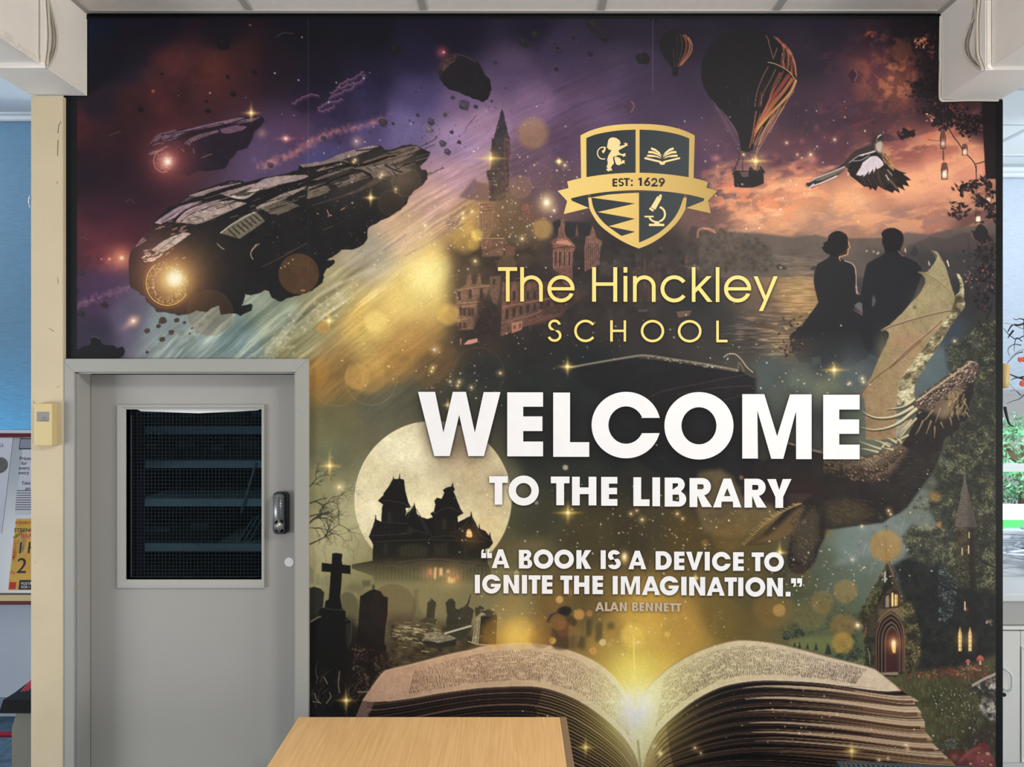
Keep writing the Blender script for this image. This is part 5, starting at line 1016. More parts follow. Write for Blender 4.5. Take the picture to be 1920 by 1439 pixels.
    for q in range(120):
        t = r.rand(); u = r.rand(); x = 330 + 450 * t; y = (396 - 0.255 * (x - 330)) + u * (26 + 34 * (1 - abs(t - .35))) - 12; L = r.uniform(6, 40)
        dk = r.rand() < .62; line([(x, y), (x + L, y - L * r.uniform(.24, .40))], r.uniform(.8, 2.0), (34, 29, 30) if dk else (190, 168, 156), .7 if dk else .45, False)
    for q in range(26):
        t = r.rand(); x = 350 + 400 * t; y = 400 - .255 * (x - 330) + r.uniform(-8, 34); line([(x, y), (x + r.uniform(4, 12), y + r.uniform(4, 12))], 1.4, (40, 34, 34), .7, False)
    for s_, w in (('0 600,130 550,300 500,470 470,640 400', 4.5), ('0 690,140 610,330 540,470 500,640 460', 4), ('380 370,560 350,760 310,840 330,960 330,1080 300,1180 262', 4.5), ('560 400,760 350,900 340,1000 320,1160 270,1250 250', 3.6), ('860 380,960 385,1030 430,1040 446', 2.6), ('1160 335,1250 380,1320 400', 2.4), ('900 205,1040 190,1130 165', 2.4), ('480 560,640 500,760 440,880 400', 3)):
        line(C(s_), w, (30, 26, 26), .9)
    for s_ in ('1000 1035,1100 930,1250 870,1400 830', '880 1058,1010 1000,1100 925', '1030 880,1130 800,1400 715,1600 675', '1420 800,1620 840,1760 760,1900 740', '1640 870,1800 800,1920 770', '1720 900,1860 830,1920 800', '950 905,1060 880'): line(A(s_), 2.6, (36, 28, 32), .9)
    for s_ in ('1060 1042,1200 1052,1330 1008,1640 870', '1130 802,1400 716', '1010 1030,1090 955,1200 900', '820 1046,880 1056', '790 1292,890 1306,1060 1202'): line(A(s_), 1.2, (226, 200, 190), .7)
    poly(A('1100 1005,1190 985,1260 1000,1180 1030,1110 1032'), (120, 100, 92), .8); poly(A('1130 1005,1180 1000,1200 1012,1150 1024'), (190, 168, 150), .8)
    for k in range(6): line(A(f'{880 + 20 * k} {1040 - 12 * k},{930 + 22 * k} {1000 - 14 * k}'), 1.1, (74, 56, 64), .7)
    for k in range(5): line(A(f'{1150 + 70 * k} {975 - 22 * k},{1220 + 80 * k} {1000 - 30 * k}'), 1.2, (110, 90, 84), .7)
    for k in range(5): line(A(f'{665 + 16 * k} {1240 - 12 * k},{690 + 14 * k} {1225 - 12 * k}'), 1.2, (60, 36, 40), .8)
    for s_ in ('870 1280,960 1215,1000 1190', '940 1230,1010 1250', '980 1190,1060 1160', '1020 1160,1080 1130,1100 1140'): line(A(s_), 1.4, (92, 72, 70), .8)
    for q in range(46):
        x, y = r.uniform(255, 345), r.uniform(415, 492)
        if (x - 242) * .75 + (y - 490) * 1.0 < -14 or y > 500 - .0 * x: pass
        line([(x, y), (x + r.uniform(3, 11), y - r.uniform(1, 6))], r.uniform(1, 2.2), (216, 150, 126) if r.rand() < .45 else (90, 56, 52), .7, False)
    for q in range(26): x, y = r.uniform(262, 300), r.uniform(470, 492); line([(x, y), (x + r.uniform(3, 9), y - r.uniform(1, 5))], 2.0, (236, 190, 170), .7, False)
    for s_ in ('1380 1235,1410 1265,1440 1285', '1755 1235,1700 1280,1680 1330,1700 1375', '1730 1240,1690 1300'): line(A(s_), 2.0, (176, 150, 124), .8)
    for s_ in ('270 1130,360 1090,460 1035', '60 1250,200 1180,330 1110', '500 700,700 640,860 590', '600 920,700 880'): line(C(s_), 1.1, (130, 104, 82), .6)
    for s_ in ('650 800,655 790,680 785', '640 740,655 780', '765 738,795 722', '550 770,560 775'): line(C(s_), 1.8, (206, 140, 112), .8)
    for q in range(80): x, y = r.uniform(500, 720), r.uniform(350, 480); glow(x, y, r.uniform(.7, 1.5), (190, 160, 130), r.uniform(.2, .8), 'n')
    # thrust ring
    for rad, w_, c_, a_ in ((1.0, 2.0, (226, 160, 80), .9), (1.12, 1.2, (150, 84, 50), .6), (.9, 1.2, (170, 100, 54), .5)):
        line([(314 + 40 * rad * math.cos(t), 531 + 42 * rad * math.sin(t)) for t in np.linspace(.5, 4.1, 26)], w_, c_, a_, False)
    for q in range(330):
        t = r.uniform(0, 6.28); d = r.uniform(.45, 1) ** .6; x, y = 313 + 39 * d * math.cos(t), 531 + 41 * d * math.sin(t)
        glow(x, y, r.uniform(.7, 1.7), (250, 190, 110), r.uniform(.2, .8), 'n')
    glow(322, 525, 66, (230, 130, 40), .6); glow(326, 524, 36, (255, 190, 90), .8); glow(328, 523, 17, (255, 244, 205), 1.0, 'n', 3)
inside(hull)
for s_ in ('1480 170,1560 130,1620 95', '1530 130,1535 150', '1520 185,1610 150', '1545 430,1600 400,1680 362', '1550 410,1575 400'): line(T(480, 240, 4.8, s_), 1.5, (52, 44, 48), .9)
glow(818, 257, 2, (30, 26, 30), .9, 'n'); glow(830, 315, 1.8, (30, 26, 30), .9, 'n')
line([(785, 245), (796, 225)], 1.5, (80, 66, 90), .6); line([(872, 245), (880, 232), (893, 217)], 1.3, (70, 58, 80), .8)
disc(560, 514, 38, (98, 68, 42), .82, 2, nz=((2, .1),)); disc(394, 588, 43, (128, 86, 50), .28, 2, .12)
for (x, y) in ((527, 503), (534, 500), (541, 494), (549, 487), (566, 545), (570, 545)): glow(x, y, 1.8, (240, 196, 140), .8, 'n')
disc(733, 381, 24, (120, 84, 52), .18, 1.5, .15); disc(762, 342, 27, (150, 110, 70), .12, 1.5, .12)

# ---- castle town ----
def Fq(s): return T(840, 180, 6.397, s)
def G(s): return T(840, 380, 4.8, s)
m_ = (186, 142, 98)
poly(G('0 330,300 300,520 330,760 330,980 250,1270 190,1500 300,1919 420,1919 1100,1400 1160,900 1190,400 1260,0 1300'), (56, 48, 46), .75, soft=14, nz=((2, .2), (3, .25)))
poly(Fq('650 155,668 200,680 260,695 330,712 420,722 470,745 520,748 690,735 720,735 900,722 1180,650 1260,490 1260,490 1020,465 960,458 905,508 890,512 800,528 690,500 660,520 620,524 500,545 520,556 490,580 400,605 300,628 200'), None, .97, grad=(941, 204, (50, 46, 58), 935, 375, (92, 74, 62)), rgh=.8, seed=3, pid=CAS, nz=((1, .15), (2, .2)))
poly(Fq('668 520,690 500,745 520,746 690,732 720,735 900,722 1180,655 1190,660 760'), (128, 92, 84), .6, nz=((1, .25),)); 
for k in range(8): line(Fq(f'{668 + 9 * k} {520 + 6 * k},{665 + 8 * k} {1150}'), .9, (66, 50, 52), .6, False)
line(Fq('650 880,720 905'), 2, (70, 54, 52), .8); line(Fq('470 900,640 890'), 2, (60, 52, 50), .7)
poly(Fq('320 985,352 1080,374 1262,250 1240,130 1212'), (96, 74, 84), .55, soft=1.5); poly(Fq('322 985,350 1030,490 1060,490 1250,374 1262'), (126, 92, 82), .8, soft=1)
poly(G('285 20,385 0,395 240,340 420,300 420,280 240'), (150, 108, 84), .8, nz=((1, .15),)); 
for y_ in (20, 50, 75): line(G(f'285 {y_},390 {y_ - 6}'), 1.2, (92, 60, 54), .8, False)
for k in range(4): line(G(f'{300 + 25 * k} 90,{300 + 25 * k} 240'), 1.2, (96, 66, 54), .6, False)
poly(G('312 320,508 322,500 480,310 490'), (136, 98, 74), .75, soft=1, nz=((1, .15), (2, .15))); poly(G('512 375,606 402,600 485,515 480'), (124, 86, 68), .8, soft=1); line(G('312 322,508 322'), 1.6, (196, 150, 104), .7)
poly(G('658 15,740 8,735 210,680 208'), (134, 90, 76), .85, nz=((1, .2),)); line(G('665 80,738 70'), 1.4, (84, 56, 52), .8)
for k in range(3): line(G(f'{690 + 18 * k} 90,{690 + 18 * k} 205'), 1, (80, 54, 50), .7, False)
poly(G('940 175,1000 150,1060 172,1280 178,1290 230,1290 300,1110 300,1000 330,950 260'), (44, 46, 48), .9, soft=1.2)
poly(G('1040 108,1052 180,1050 250,1060 300,1115 345,1152 400,1128 460,1120 700,1110 780,1040 730,1000 640,945 600,945 420,930 345,985 310,992 240,1015 200,1018 110'), (128, 88, 74), .92, rgh=.7, seed=6, nz=((1, .2), (2, .15)), pid=CAS)
poly(G('985 330,1060 325,1118 375,1100 385,970 370'), (206, 140, 110), .8); line(G('945 415,1040 400,1150 402'), 2.4, (84, 56, 52), .8); line(G('930 345,1070 332'), 1.4, (92, 62, 56), .8)
for x_ in (970, 1010, 1050, 1095): line(G(f'{x_} 450,{x_ - 2} 560'), 4.2 if x_ != 1050 else 3, (56, 42, 42), .85, False)
for k in range(11): line(G(f'{1000 + 12 * k} 560,{1002 + 12 * k} {650 + 10 * k}'), 1.1, (72, 50, 48), .7, False)
for k in range(8): line(G(f'{948 + 22 * k} 430,{950 + 22 * k} 590'), .9, (196, 140, 112), .6, False)
poly(G('1240 310,1275 290,1290 240,1300 205,1318 250,1332 312,1388 350,1370 420,1362 560,1300 590,1230 622,1228 420'), (130, 92, 78), .9, rgh=.6, seed=7, nz=((1, .2),), pid=CAS)
for k in range(7): line(G(f'{1245 + 18 * k} 370,{1244 + 18 * k} {600 - 12 * k}'), 1.6, (70, 52, 50), .75, False)
poly(G('1145 300,1160 180,1175 300'), (120, 86, 70), .8)
poly(G('75 790,160 742,178 660,205 640,215 735,250 740,270 640,290 640,300 735,375 742,330 900,290 1020,230 1140,100 1150,60 1000'), (142, 104, 80), .75, rgh=.5, seed=8, nz=((1, .15), (2, .2)))
for x_, y_, h_ in ((200, 785, 80), (300, 770, 90), (100, 800, 80), (115, 940, 80), (150, 950, 70), (190, 950, 70), (220, 950, 70), (110, 1080, 60), (150, 1080, 50)): poly(G(f'{x_ - 14} {y_},{x_ + 14} {y_},{x_ + 14} {y_ + h_},{x_ - 14} {y_ + h_}'), (70, 54, 50), .75)
for s_ in ('80 910,310 890', '120 940,270 920', '80 1060,190 1040', '60 790,370 745'): line(G(s_), 1.5, (196, 146, 106), .6)
poly(G('372 670,476 656,470 780,440 920,405 910,372 800'), (120, 90, 72), .8, nz=((1, .15),)); poly(G('405 690,430 685,425 740,400 745'), (66, 52, 48), .8)
poly(G('490 722,620 710,760 700,1000 720,1250 808,1250 832,1020 1005,720 1108,600 1165,470 1205,480 1080'), None, .85, grad=(940, 560, (128, 90, 72), 1060, 590, (74, 54, 50)), nz=((1, .14), (2, .2)), pid=CAS)
for k, x_ in enumerate(range(520, 1000, 62)): 
    for y_ in (960 - 26 * k * .5, 800): poly(G(f'{x_} {y_},{x_ + 26} {y_ - 4},{x_ + 24} {y_ + 84 - k * 5},{x_ - 2} {y_ + 90 - k * 5}'), (58, 44, 44), .8)
line(G('490 940,760 890,1000 850'), 1.6, (176, 124, 96), .7); line(G('480 1085,760 1010,840 970'), 2, (150, 104, 82), .7); line(G('490 880,740 800,1000 760'), 1.2, (70, 52, 48), .6)
poly(G('570 1085,670 1065,665 1145,575 1178'), (184, 124, 100), .8); poly(G('640 1090,660 1085,655 1130,640 1135'), (90, 60, 56), .8); poly(G('590 1110,610 1105,608 1135,588 1140'), (90, 60, 56), .8)
poly(G('720 1050,1040 990,1020 1020,860 1080,720 1118'), (120, 74, 60), .6, soft=1.5)
poly(G('140 1280,180 1240,265 1222,268 1255,200 1275'), (214, 150, 122), .9); poly(G('105 1225,125 1220,120 1280,108 1285'), (170, 116, 92), .8)
poly(G('290 800,440 930,470 1190,300 1250,220 1130'), (58, 46, 44), .75, soft=4, nz=((1, .2),)); poly(G('700 580,830 560,940 600,940 700,760 700'), (50, 44, 46), .6, soft=3)
poly(G('1650 640,1690 575,1725 570,1750 600,1800 580,1850 500,1900 470,1919 480,1919 880,1650 890'), (88, 68, 58), .6, soft=1.5, nz=((1, .2), (2, .2)))
for x_ in (1680, 1710, 1740, 1790, 1820, 1880): line(G(f'{x_} 600,{x_} 860'), 1.6, (50, 44, 42), .6, False)
line(G('1770 500,1772 600'), 2, (110, 84, 68), .7); poly([(1231, 470), (1240, 462), (1246, 480), (1240, 500), (1232, 500)], (150, 112, 86), .7)
poly([(1273, 500), (1276, 484), (1279, 500)], (130, 100, 84), .7); poly([(1280, 502), (1288, 476), (1293, 502)], (116, 84, 70), .8); line([(1228, 518), (1255, 512), (1275, 500)], 1.3, (96, 80, 74), .6)
poly([(1216, 530), (1236, 528), (1238, 560), (1216, 560)], (86, 64, 54), .5, soft=1)
for (x, y) in ((1302, 499), (1295, 503), (1309, 503), (1301, 507)): glow(x, y, 4.5, (226, 222, 226), .8, 'n')
poly([(1268, 585), (1297, 582), (1292, 592), (1272, 596)], (130, 100, 80), .7); poly([(1195, 582), (1216, 580), (1212, 585), (1198, 585)], (120, 108, 98), .5)

r_ = np.random.RandomState(17)
for q in range(26):
    x = r_.uniform(1120, 1345); y = r_.uniform(440, 505); w_ = r_.uniform(8, 17); h_ = r_.uniform(8, 18); c = np.array((74, 64, 60)) * r_.uniform(.65, 1.2)
    if y < 466 and 1085 < x < 1305: y += 26
    poly([(x, y), (x + w_ / 2, y - h_ * .6), (x + w_, y), (x + w_, y + h_ * 1.4), (x, y + h_ * 1.4)], c, .6, soft=.8, nz=((1, .2),)); poly([(x, y), (x + w_ / 2, y - h_ * .6), (x + w_, y)], c * .6, .6, soft=.8)
for q in range(60): line([(r_.uniform(1110, 1300), r_.uniform(455, 560)) for _ in range(1)] * 1 + [], 1, (0, 0, 0), 0) if False else glow(r_.uniform(1110, 1330), r_.uniform(440, 560), r_.uniform(6, 14), (48, 44, 42), .3, 'n')
# ---- valley on the right: hills, trees, water ----
poly([(1310, 440), (1380, 436), (1430, 438), (1490, 446), (1530, 440), (1560, 448), (1660, 446), (1700, 436), (1740, 440), (1790, 428), (1868, 418), (1868, 520), (1310, 520)], (92, 82, 76), .85, soft=1, nz=((3, .12),))
poly([(1700, 462), (1745, 444), (1775, 448), (1805, 436), (1868, 440), (1868, 520), (1700, 520)], (74, 65, 64), .75, soft=1)
poly([(1640, 474), (1868, 470), (1868, 600), (1640, 560)], (52, 52, 56), .6, soft=6, nz=((2, .15),))
tm = blur(region([(1290, 450), (1320, 425), (1345, 430), (1400, 440), (1440, 460), (1452, 500), (1420, 510), (1380, 505), (1300, 520)], True), 6)
dabs(700, tm, [(58, 52, 48), (68, 60, 52), (82, 68, 56), (98, 80, 64)], 3, 7, 5, .22)
poly([(1290, 440), (1296, 424), (1308, 424), (1306, 446)], (66, 54, 52), .7, soft=1); line([(1308, 445), (1310, 432), (1322, 428), (1340, 436)], 4, (206, 140, 96), .55, soft=2); line([(1320, 429), (1335, 430), (1342, 437)], 3, (222, 160, 112), .5, soft=2)
wm = blur(region([(1450, 478), (1530, 480), (1560, 500), (1540, 560), (1520, 620), (1480, 670), (1400, 660), (1340, 640), (1380, 600), (1450, 560), (1470, 510)], True), 8)
RP = fbm(MX / 22, MY / 2.6, 91, 3)
IMG *= 1 + (wm * (0.34 * RP + .03))[..., None]; np.clip(IMG, 0, 1, out=IMG)
glow(1500, 540, 30, (170, 120, 60), .3, ry=60)
wm2 = wm * np.clip((MY - 570) / 40, 0, 1); IMG += (wm2 * np.clip(RP - .1, 0, 1) * .4)[..., None] * c3((190, 140, 96)); np.clip(IMG, 0, 1, out=IMG)
poly([(1454, 500), (1460, 494), (1476, 502), (1474, 506), (1458, 506)], (60, 54, 50), .8); glow(1464, 502, 3, (210, 190, 170), .6); poly([(1520, 502), (1528, 498), (1532, 506), (1521, 507)], (50, 46, 48), .8)
line([(1358, 477), (1358, 530)], 1, (96, 80, 72), .6)
for (x, y) in ((1625, 471), (1638, 472), (1647, 474), (1645, 476), (1742, 495), (1777, 492), (1697, 470)): glow(x, y, 2, (236, 190, 130), .8)
line([(1776, 489), (1779, 499)], 2, (240, 214, 170), .9); line([(1741, 490), (1743, 498)], 1.5, (220, 190, 150), .8); line([(1697, 466), (1698, 473)], 2, (222, 170, 100), .8)
poly([(1706, 474), (1715, 461), (1723, 472), (1720, 480), (1708, 480)], (52, 48, 52), .8)

# ---- balloons ----
def rope(s, o, k, c, w=1.0, a=.8): line(T(o[0], o[1], k, s), w, c, a)
o1, o2, kk = (1220, 30), (1280, 200), 6.397
def balloon():
    poly(T(*o1, kk, '1150 150,1020 165,900 200,800 265,720 350,665 430,630 520,610 610,605 700,615 780,640 860,690 950,750 1030,820 1105,900 1190,950 1250,1000 1320,1060 1420,1090 1500,1090 1600,1220 1620,1250 1500,1310 1420,1420 1260,1550 1130,1640 1000,1700 900,1740 810,1752 740,1745 640,1720 540,1680 450,1630 370,1560 310,1480 245,1400 205,1280 165'), (21, 20, 26), .98, pid=BAL, nz=((2, .08),))
    for s_, c_, w_ in (('1480 250,1560 330,1590 420,1560 590', (110, 60, 44), 4), ('1520 270,1620 380,1650 470,1640 620', (120, 56, 44), 6), ('1600 350,1680 450,1700 560,1690 690', (150, 76, 52), 7), ('1660 430,1725 560,1740 700', (180, 104, 66), 4), ('1600 440,1585 540,1600 610', (140, 92, 60), 6),
                       ('1550 690,1470 860,1440 960', (130, 58, 46), 6), ('1650 720,1560 850,1480 960,1400 1100,1330 1250', (146, 62, 46), 9), ('1700 760,1600 900,1480 1050,1380 1200,1260 1380', (176, 96, 58), 7), ('1740 780,1680 910,1560 1050,1430 1180,1300 1330,1240 1430', (206, 146, 80), 6), ('1330 930,1300 1100,1240 1300,1215 1430', (96, 44, 40), 6), ('1440 980,1370 1120,1290 1280,1250 1420', (150, 74, 52), 4)):
        line(T(*o1, kk, s_), w_ / 1.2, c_, .85, soft=1.6)
    for s_ in ('1500 260,1560 320,1600 400,1580 470,1590 560', '1640 380,1700 480,1735 600,1750 740', '1580 330,1640 430,1660 560,1640 660', '1410 610,1340 740,1270 940,1240 1200,1220 1430', '1500 640,1420 800,1340 960,1310 1180,1230 1430', '1590 660,1540 780,1450 930,1400 1060,1300 1260', '1690 740,1600 880,1480 1010,1390 1160,1260 1360', '1745 790,1690 900,1600 1070,1480 1240,1400 1400', '1720 900,1640 1010,1540 1180,1430 1400', '1380 230,1420 300', '1410 300,1470 510', '1520 380,1470 510'):
        rope(s_, o1, kk, (190, 134, 96), 1.0, .75)
    for s_ in ('1640 380,1600 440,1570 590,1600 640', '1690 470,1700 600,1720 740', '1560 330,1590 440'): rope(s_, o1, kk, (40, 26, 30), 1.8, .8)
    for s_ in ('1410 555,1480 570,1550 600,1620 640,1680 690,1745 780',): rope(s_, o1, kk, (196, 152, 110), 1.6, .85)
    for s_ in ('1080 960,1100 1120,1120 1300', '1165 960,1180 1130,1195 1330', '930 1010,980 1150,1060 1300', '1340 740,1360 860,1350 960'): rope(s_, o1, kk, (74, 64, 66), .9, .7)
    for s_ in ('740 1010,850 1200,960 1400,1060 1560', '770 1040,880 1230,1000 1430', '850 1120,960 1290,1050 1440', '900 1190,1000 1340,1070 1470'): rope(s_, o1, kk, (110, 88, 104), .9, .7)
    for s_ in ('1100 60,990 260,900 500', '1180 0,1060 190,930 440', '1150 30,1000 240,870 470', '1220 0,1080 220,920 500,890 570', '1100 100,960 330,880 540', '960 240,880 400,860 480'): rope(s_, o2, kk, (200, 140, 90), 1.2, .8)
    for s_ in ('380 0,520 230,640 440,680 560', '440 20,560 230,680 450', '520 100,620 290,700 450', '400 20,480 170,600 370,650 480'): rope(s_, o2, kk, (90, 72, 88), 1.0, .8)
    poly(T(*o2, kk, '440 0,560 120,640 240,690 440,700 520,740 550,800 545,840 440,860 300,900 150,960 0'), (24, 22, 27), .95, pid=BAL)
    for s_ in ('840 440,870 330,920 190,1020 0', '800 500,830 380,860 200,880 60', '870 270,960 160,1080 60,1160 0'): rope(s_, o2, kk, (176, 100, 62), 2.2, .75)
    for s_ in ('640 490,700 470,780 500,860 470,920 480', '650 500,680 560,740 545,820 550,880 570', '680 570,640 700,600 790', '700 570,660 680,620 780', '715 560,720 770', '740 550,720 640,715 760', '880 570,930 700,985 790', '900 560,960 700', '740 550,830 620', '690 580,720 570'): rope(s_, o2, kk, (48, 38, 44), 1.5, .9)
    poly(T(*o2, kk, '595 800,640 765,790 772,800 735,815 715,835 740,850 760,880 765,890 720,915 690,935 720,950 740,985 775,985 800,970 800,975 920,900 955,850 970,720 972,620 962,612 850,600 830'), (30, 25, 29), .97, pid=BAL)
    poly(T(*o2, kk, '680 785,790 782,790 840,720 845'), (150, 122, 92), .7)
    for k in range(5): rope(f'{695 + 22 * k} 785,{705 + 22 * k} 845', o2, kk, (50, 38, 38), 1.6)
    for s_ in ('870 740,900 760', '930 700,890 770', '900 730,930 760'): rope(s_, o2, kk, (190, 140, 110), 1.1, .7)
    rope('620 965,720 975,850 972,970 925', o2, kk, (150, 90, 84), .9, .7)
balloon()
poly(curve([(1264, 57), (1250, 60), (1240, 69), (1236, 82), (1238, 95), (1245, 108), (1254, 119), (1261, 130), (1261, 142), (1271, 142), (1272, 130), (1280, 120), (1292, 108), (1299, 92), (1298, 79), (1290, 66), (1278, 59)]), (24, 22, 28), .96, pid=BAL2)
for s_, c_, w_ in ((((1285, 66), (1293, 80), (1291, 98), (1276, 122)), (156, 92, 66), 3), (((1281, 66), (1287, 80), (1285, 98), (1273, 124)), (126, 66, 52), 3), (((1291, 70), (1298, 86), (1293, 103), (1277, 122)), (176, 110, 76), 2), (((1276, 64), (1279, 85), (1276, 105), (1270, 126)), (84, 52, 48), 1.6), (((1270, 66), (1270, 100), (1266, 126)), (70, 54, 54), 1.1), (((1262, 90), (1264, 124),), (70, 54, 54), 1.1)):
    line(list(s_), w_, c_, .85)
for (x, y, r) in ((1181, 200, 10.5), (1600, 141, 10)):
    poly(curve([(x, y - r * 1.1), (x - r, y - r * .1), (x - r * .5, y + r * .7), (x - 1.5, y + r * 1.4), (x + 1.5, y + r * 1.4), (x + r * .5, y + r * .7), (x + r, y - r * .1)]), (74, 50, 72) if x < 1300 else (48, 30, 48), .8)
    line([(x + r * .3, y - r * .9), (x + r * .75, y - r * .1), (x + r * .2, y + r)], 2.6, (150, 92, 92), .7, soft=1.5)

# ---- bird ----
def Bq(s): return T(1480, 180, 6.397, s)
poly(Bq('205 1050,240 1015,320 975,480 910,560 870,660 800,700 850,640 900,560 965,460 1020,350 1072,250 1112'), (52, 42, 42), .97, pid=BIRD)
poly(Bq('310 990,480 935,690 840,700 860,560 940,400 1010,320 1020'), (120, 104, 92), .9); line(Bq('300 990,480 925,690 838'), 1.6, (226, 214, 204), .9); line(Bq('250 1090,380 1045,570 960'), 2.0, (234, 226, 218), .9); line(Bq('225 1035,300 1000'), 2.4, (200, 186, 178), .9); line(Bq('245 1100,290 1060'), 3, (214, 204, 198), .8); glow(1514, 347, 4, (26, 22, 24), .8, 'n')
poly(Bq('640 830,700 740,750 690,800 650,900 600,985 565,1000 510,1060 460,1110 450,1130 490,1125 560,1122 640,1110 670,1160 700,1120 780,1000 800,800 860,700 870'), (58, 46, 46), .97, pid=BIRD, smooth=False)
poly(Bq('1035 640,1030 580,1060 550,1110 540,1124 580,1118 650,1100 690,1060 670'), (190, 172, 152), .9, soft=.8); poly(Bq('1040 560,1060 480,1100 455,1125 470,1060 520'), (206, 192, 176), .8); line(Bq('1060 525,1085 495,1112 478'), 3, (32, 26, 28), .9); line(Bq('1110 460,1135 430,1170 395'), 2.4, (40, 32, 36), .95, w1=.8); line(Bq('1120 450,1135 425'), 1, (200, 196, 200), .7)
poly(Bq('700 880,720 830,740 780,800 740,860 700,950 670,1020 660,1070 700,1110 760,1180 790,1225 830,1260 870,1330 905,1410 930,1365 938,1420 975,1462 1012,1400 1015,1420 1050,1440 1088,1360 1065,1370 1100,1390 1136,1300 1090,1315 1130,1325 1166,1262 1130,1240 1166,1190 1142,1130 1120,1062 1078,1040 1140,992 1102,975 1132,950 1090,900 1090,860 1060,800 1010,740 965,705 915'), (34, 28, 30), .98, pid=BIRD)
for k in range(13):
    t = k / 12; line(Bq(f'{830 + 330 * t} {930 - 60 * t},{880 + 420 * t} {1070 + 20 * t - 60 * t * t}'), 1.5, (98, 74, 64) if k % 2 else (70, 54, 50), .7)
line(Bq('1060 900,1080 1010,1130 1100'), 5, (86, 58, 48), .6, soft=2); line(Bq('1190 1000,1250 1060,1290 1110'), 4, (150, 110, 90), .6, soft=1.5); line(Bq('1160 950,1190 1005'), 2.6, (206, 186, 170), .8); line(Bq('1180 890,1230 950'), 2.4, (190, 160, 140), .7)
poly(Bq('970 730,1010 722,1050 720,1090 755,1120 790,1132 828,1090 860,1050 882,1045 850,1010 930,1005 875,950 950,955 900,920 940,888 972,885 940,858 958,800 950,830 895,860 850,880 800,920 770'), (212, 196, 204), .96, nz=((1, .05),))
for k in range(7): line(Bq(f'{1000 + 12 * k} 735,{840 + 38 * k} {930 - 14 * k}'), .8, (160, 146, 156), .6)
poly(Bq('1100 690,1130 660,1165 705,1200 750,1235 810,1260 862,1250 902,1215 870,1180 840,1130 790'), (176, 132, 82), .9, nz=((1, .3),)); 
for s_ in ('1110 690,1180 790', '1140 690,1200 770', '1130 740,1180 830'): line(Bq(s_), 2, (66, 46, 38), .7)
for s_ in ('760 780,860 770,950 720', '720 800,830 720,930 690,1010 672', '830 720,900 700'): line(Bq(s_), 1.4, (190, 180, 176), .8)
for k in range(7): line(Bq(f'{860 + 26 * k} {718 - 8 * k},{872 + 26 * k} {706 - 8 * k}'), 2.0, (226, 220, 214), .9)
line(Bq('800 640,900 610,980 580'), 2.4, (110, 82, 78), .6)

# ---- couple ----
def K(s): return T(1480, 400, 4.8, s)
hair = rough(K('345 240,352 205,380 178,410 162,430 158,480 170,510 190,525 212,535 262,520 330,500 372,462 388,440 396,400 385,365 372,330 360,305 335,290 310,312 290,305 268,335 255'), .7, 4, 3)
fade_ = (1560, 622, 1560, 694)
body1 = K('370 372,350 402,300 430,250 460,232 500,222 560,218 610,228 670,242 730,262 800,230 850,200 890,160 945,120 1000,70 1032,30 1075,0 1112,10 1160,0 1220,60 1290,90 1345,200 1345,205 1300,280 1290,290 1350,420 1380,560 1380,700 1300,760 1200,700 960,650 920,580 850,600 810,650 800,640 740,610 722,604 640,598 560,590 490,560 452,500 430,470 410,450 405,440 380')
poly(body1, (33, 33, 38), .96, fade=fade_, pid=COUP); poly(hair, (27, 24, 27), .98, pid=COUP)
poly(K('520 290,545 300,540 325,520 350,525 372,490 382,450 398,455 410,440 400,450 370,500 340'), (70, 44, 36), .8); line(K('530 240,538 285,545 305,530 325,527 350,520 372,480 385,450 395,458 425'), 1.8, (236, 170, 116), .75); line(K('470 170,515 200,532 250'), 1.3, (120, 80, 64), .6)
body2 = K('860 345,855 360,820 390,760 418,720 440,700 456,690 480,675 540,665 600,650 690,640 740,650 800,660 920,600 1000,640 1120,700 1250,800 1300,900 1150,1000 920,1120 760,1190 560,1186 480,1150 440,1080 402,1030 382,1000 350,990 340,990 300,870 300')
poly(body2, (32, 33, 40), .97, fade=fade_, pid=COUP)
poly(rough(K('825 185,850 150,880 138,910 131,945 134,980 145,1005 165,1022 190,1032 225,1030 252,1020 290,1000 335,990 350,862 352,850 310,840 280,834 240,836 210'), .7, 4, 4), (26, 24, 27), .98, pid=COUP)
line(K('980 340,1010 375,1030 385'), 1.6, (190, 140, 110), .7); line(K('1030 385,1100 412,1150 440,1180 480'), 1.0, (110, 84, 76), .6); line(K('500 430,560 452,590 490,600 560,602 650,610 722'), 1.8, (214, 176, 140), .7); line(K('1010 165,1032 215,1028 255,1000 335'), 1.4, (130, 80, 60), .6); line(K('300 430,250 460,225 520,218 600'), .9, (110, 96, 84), .5)
poly(K('585 830,625 800,655 815,660 905'), (104, 108, 108), .75); line(K('580 870,650 915'), 1.6, (150, 90, 80), .7); poly(K('745 770,760 730,780 790,760 840,742 838'), (96, 98, 96), .7); line(K('600 660,608 720'), 3, (206, 160, 130), .6); glow(1609, 551, 3, (150, 90, 76), .7)
poly(K('200 1300,280 1292,286 1360,210 1380'), (78, 84, 84), .5, soft=1.5)
for (x, y, r) in ((1492, 612, 14), (1488, 640, 16), (1480, 655, 12)):
    for q in range(14): ell(x + rs.normal(0, r), y + rs.normal(0, r * .7), rs.uniform(2, 5), rs.uniform(1, 2.4), (44, 38, 38) if rs.rand() < .75 else (130, 96, 80), rs.rand() * 3, .8, n=9)

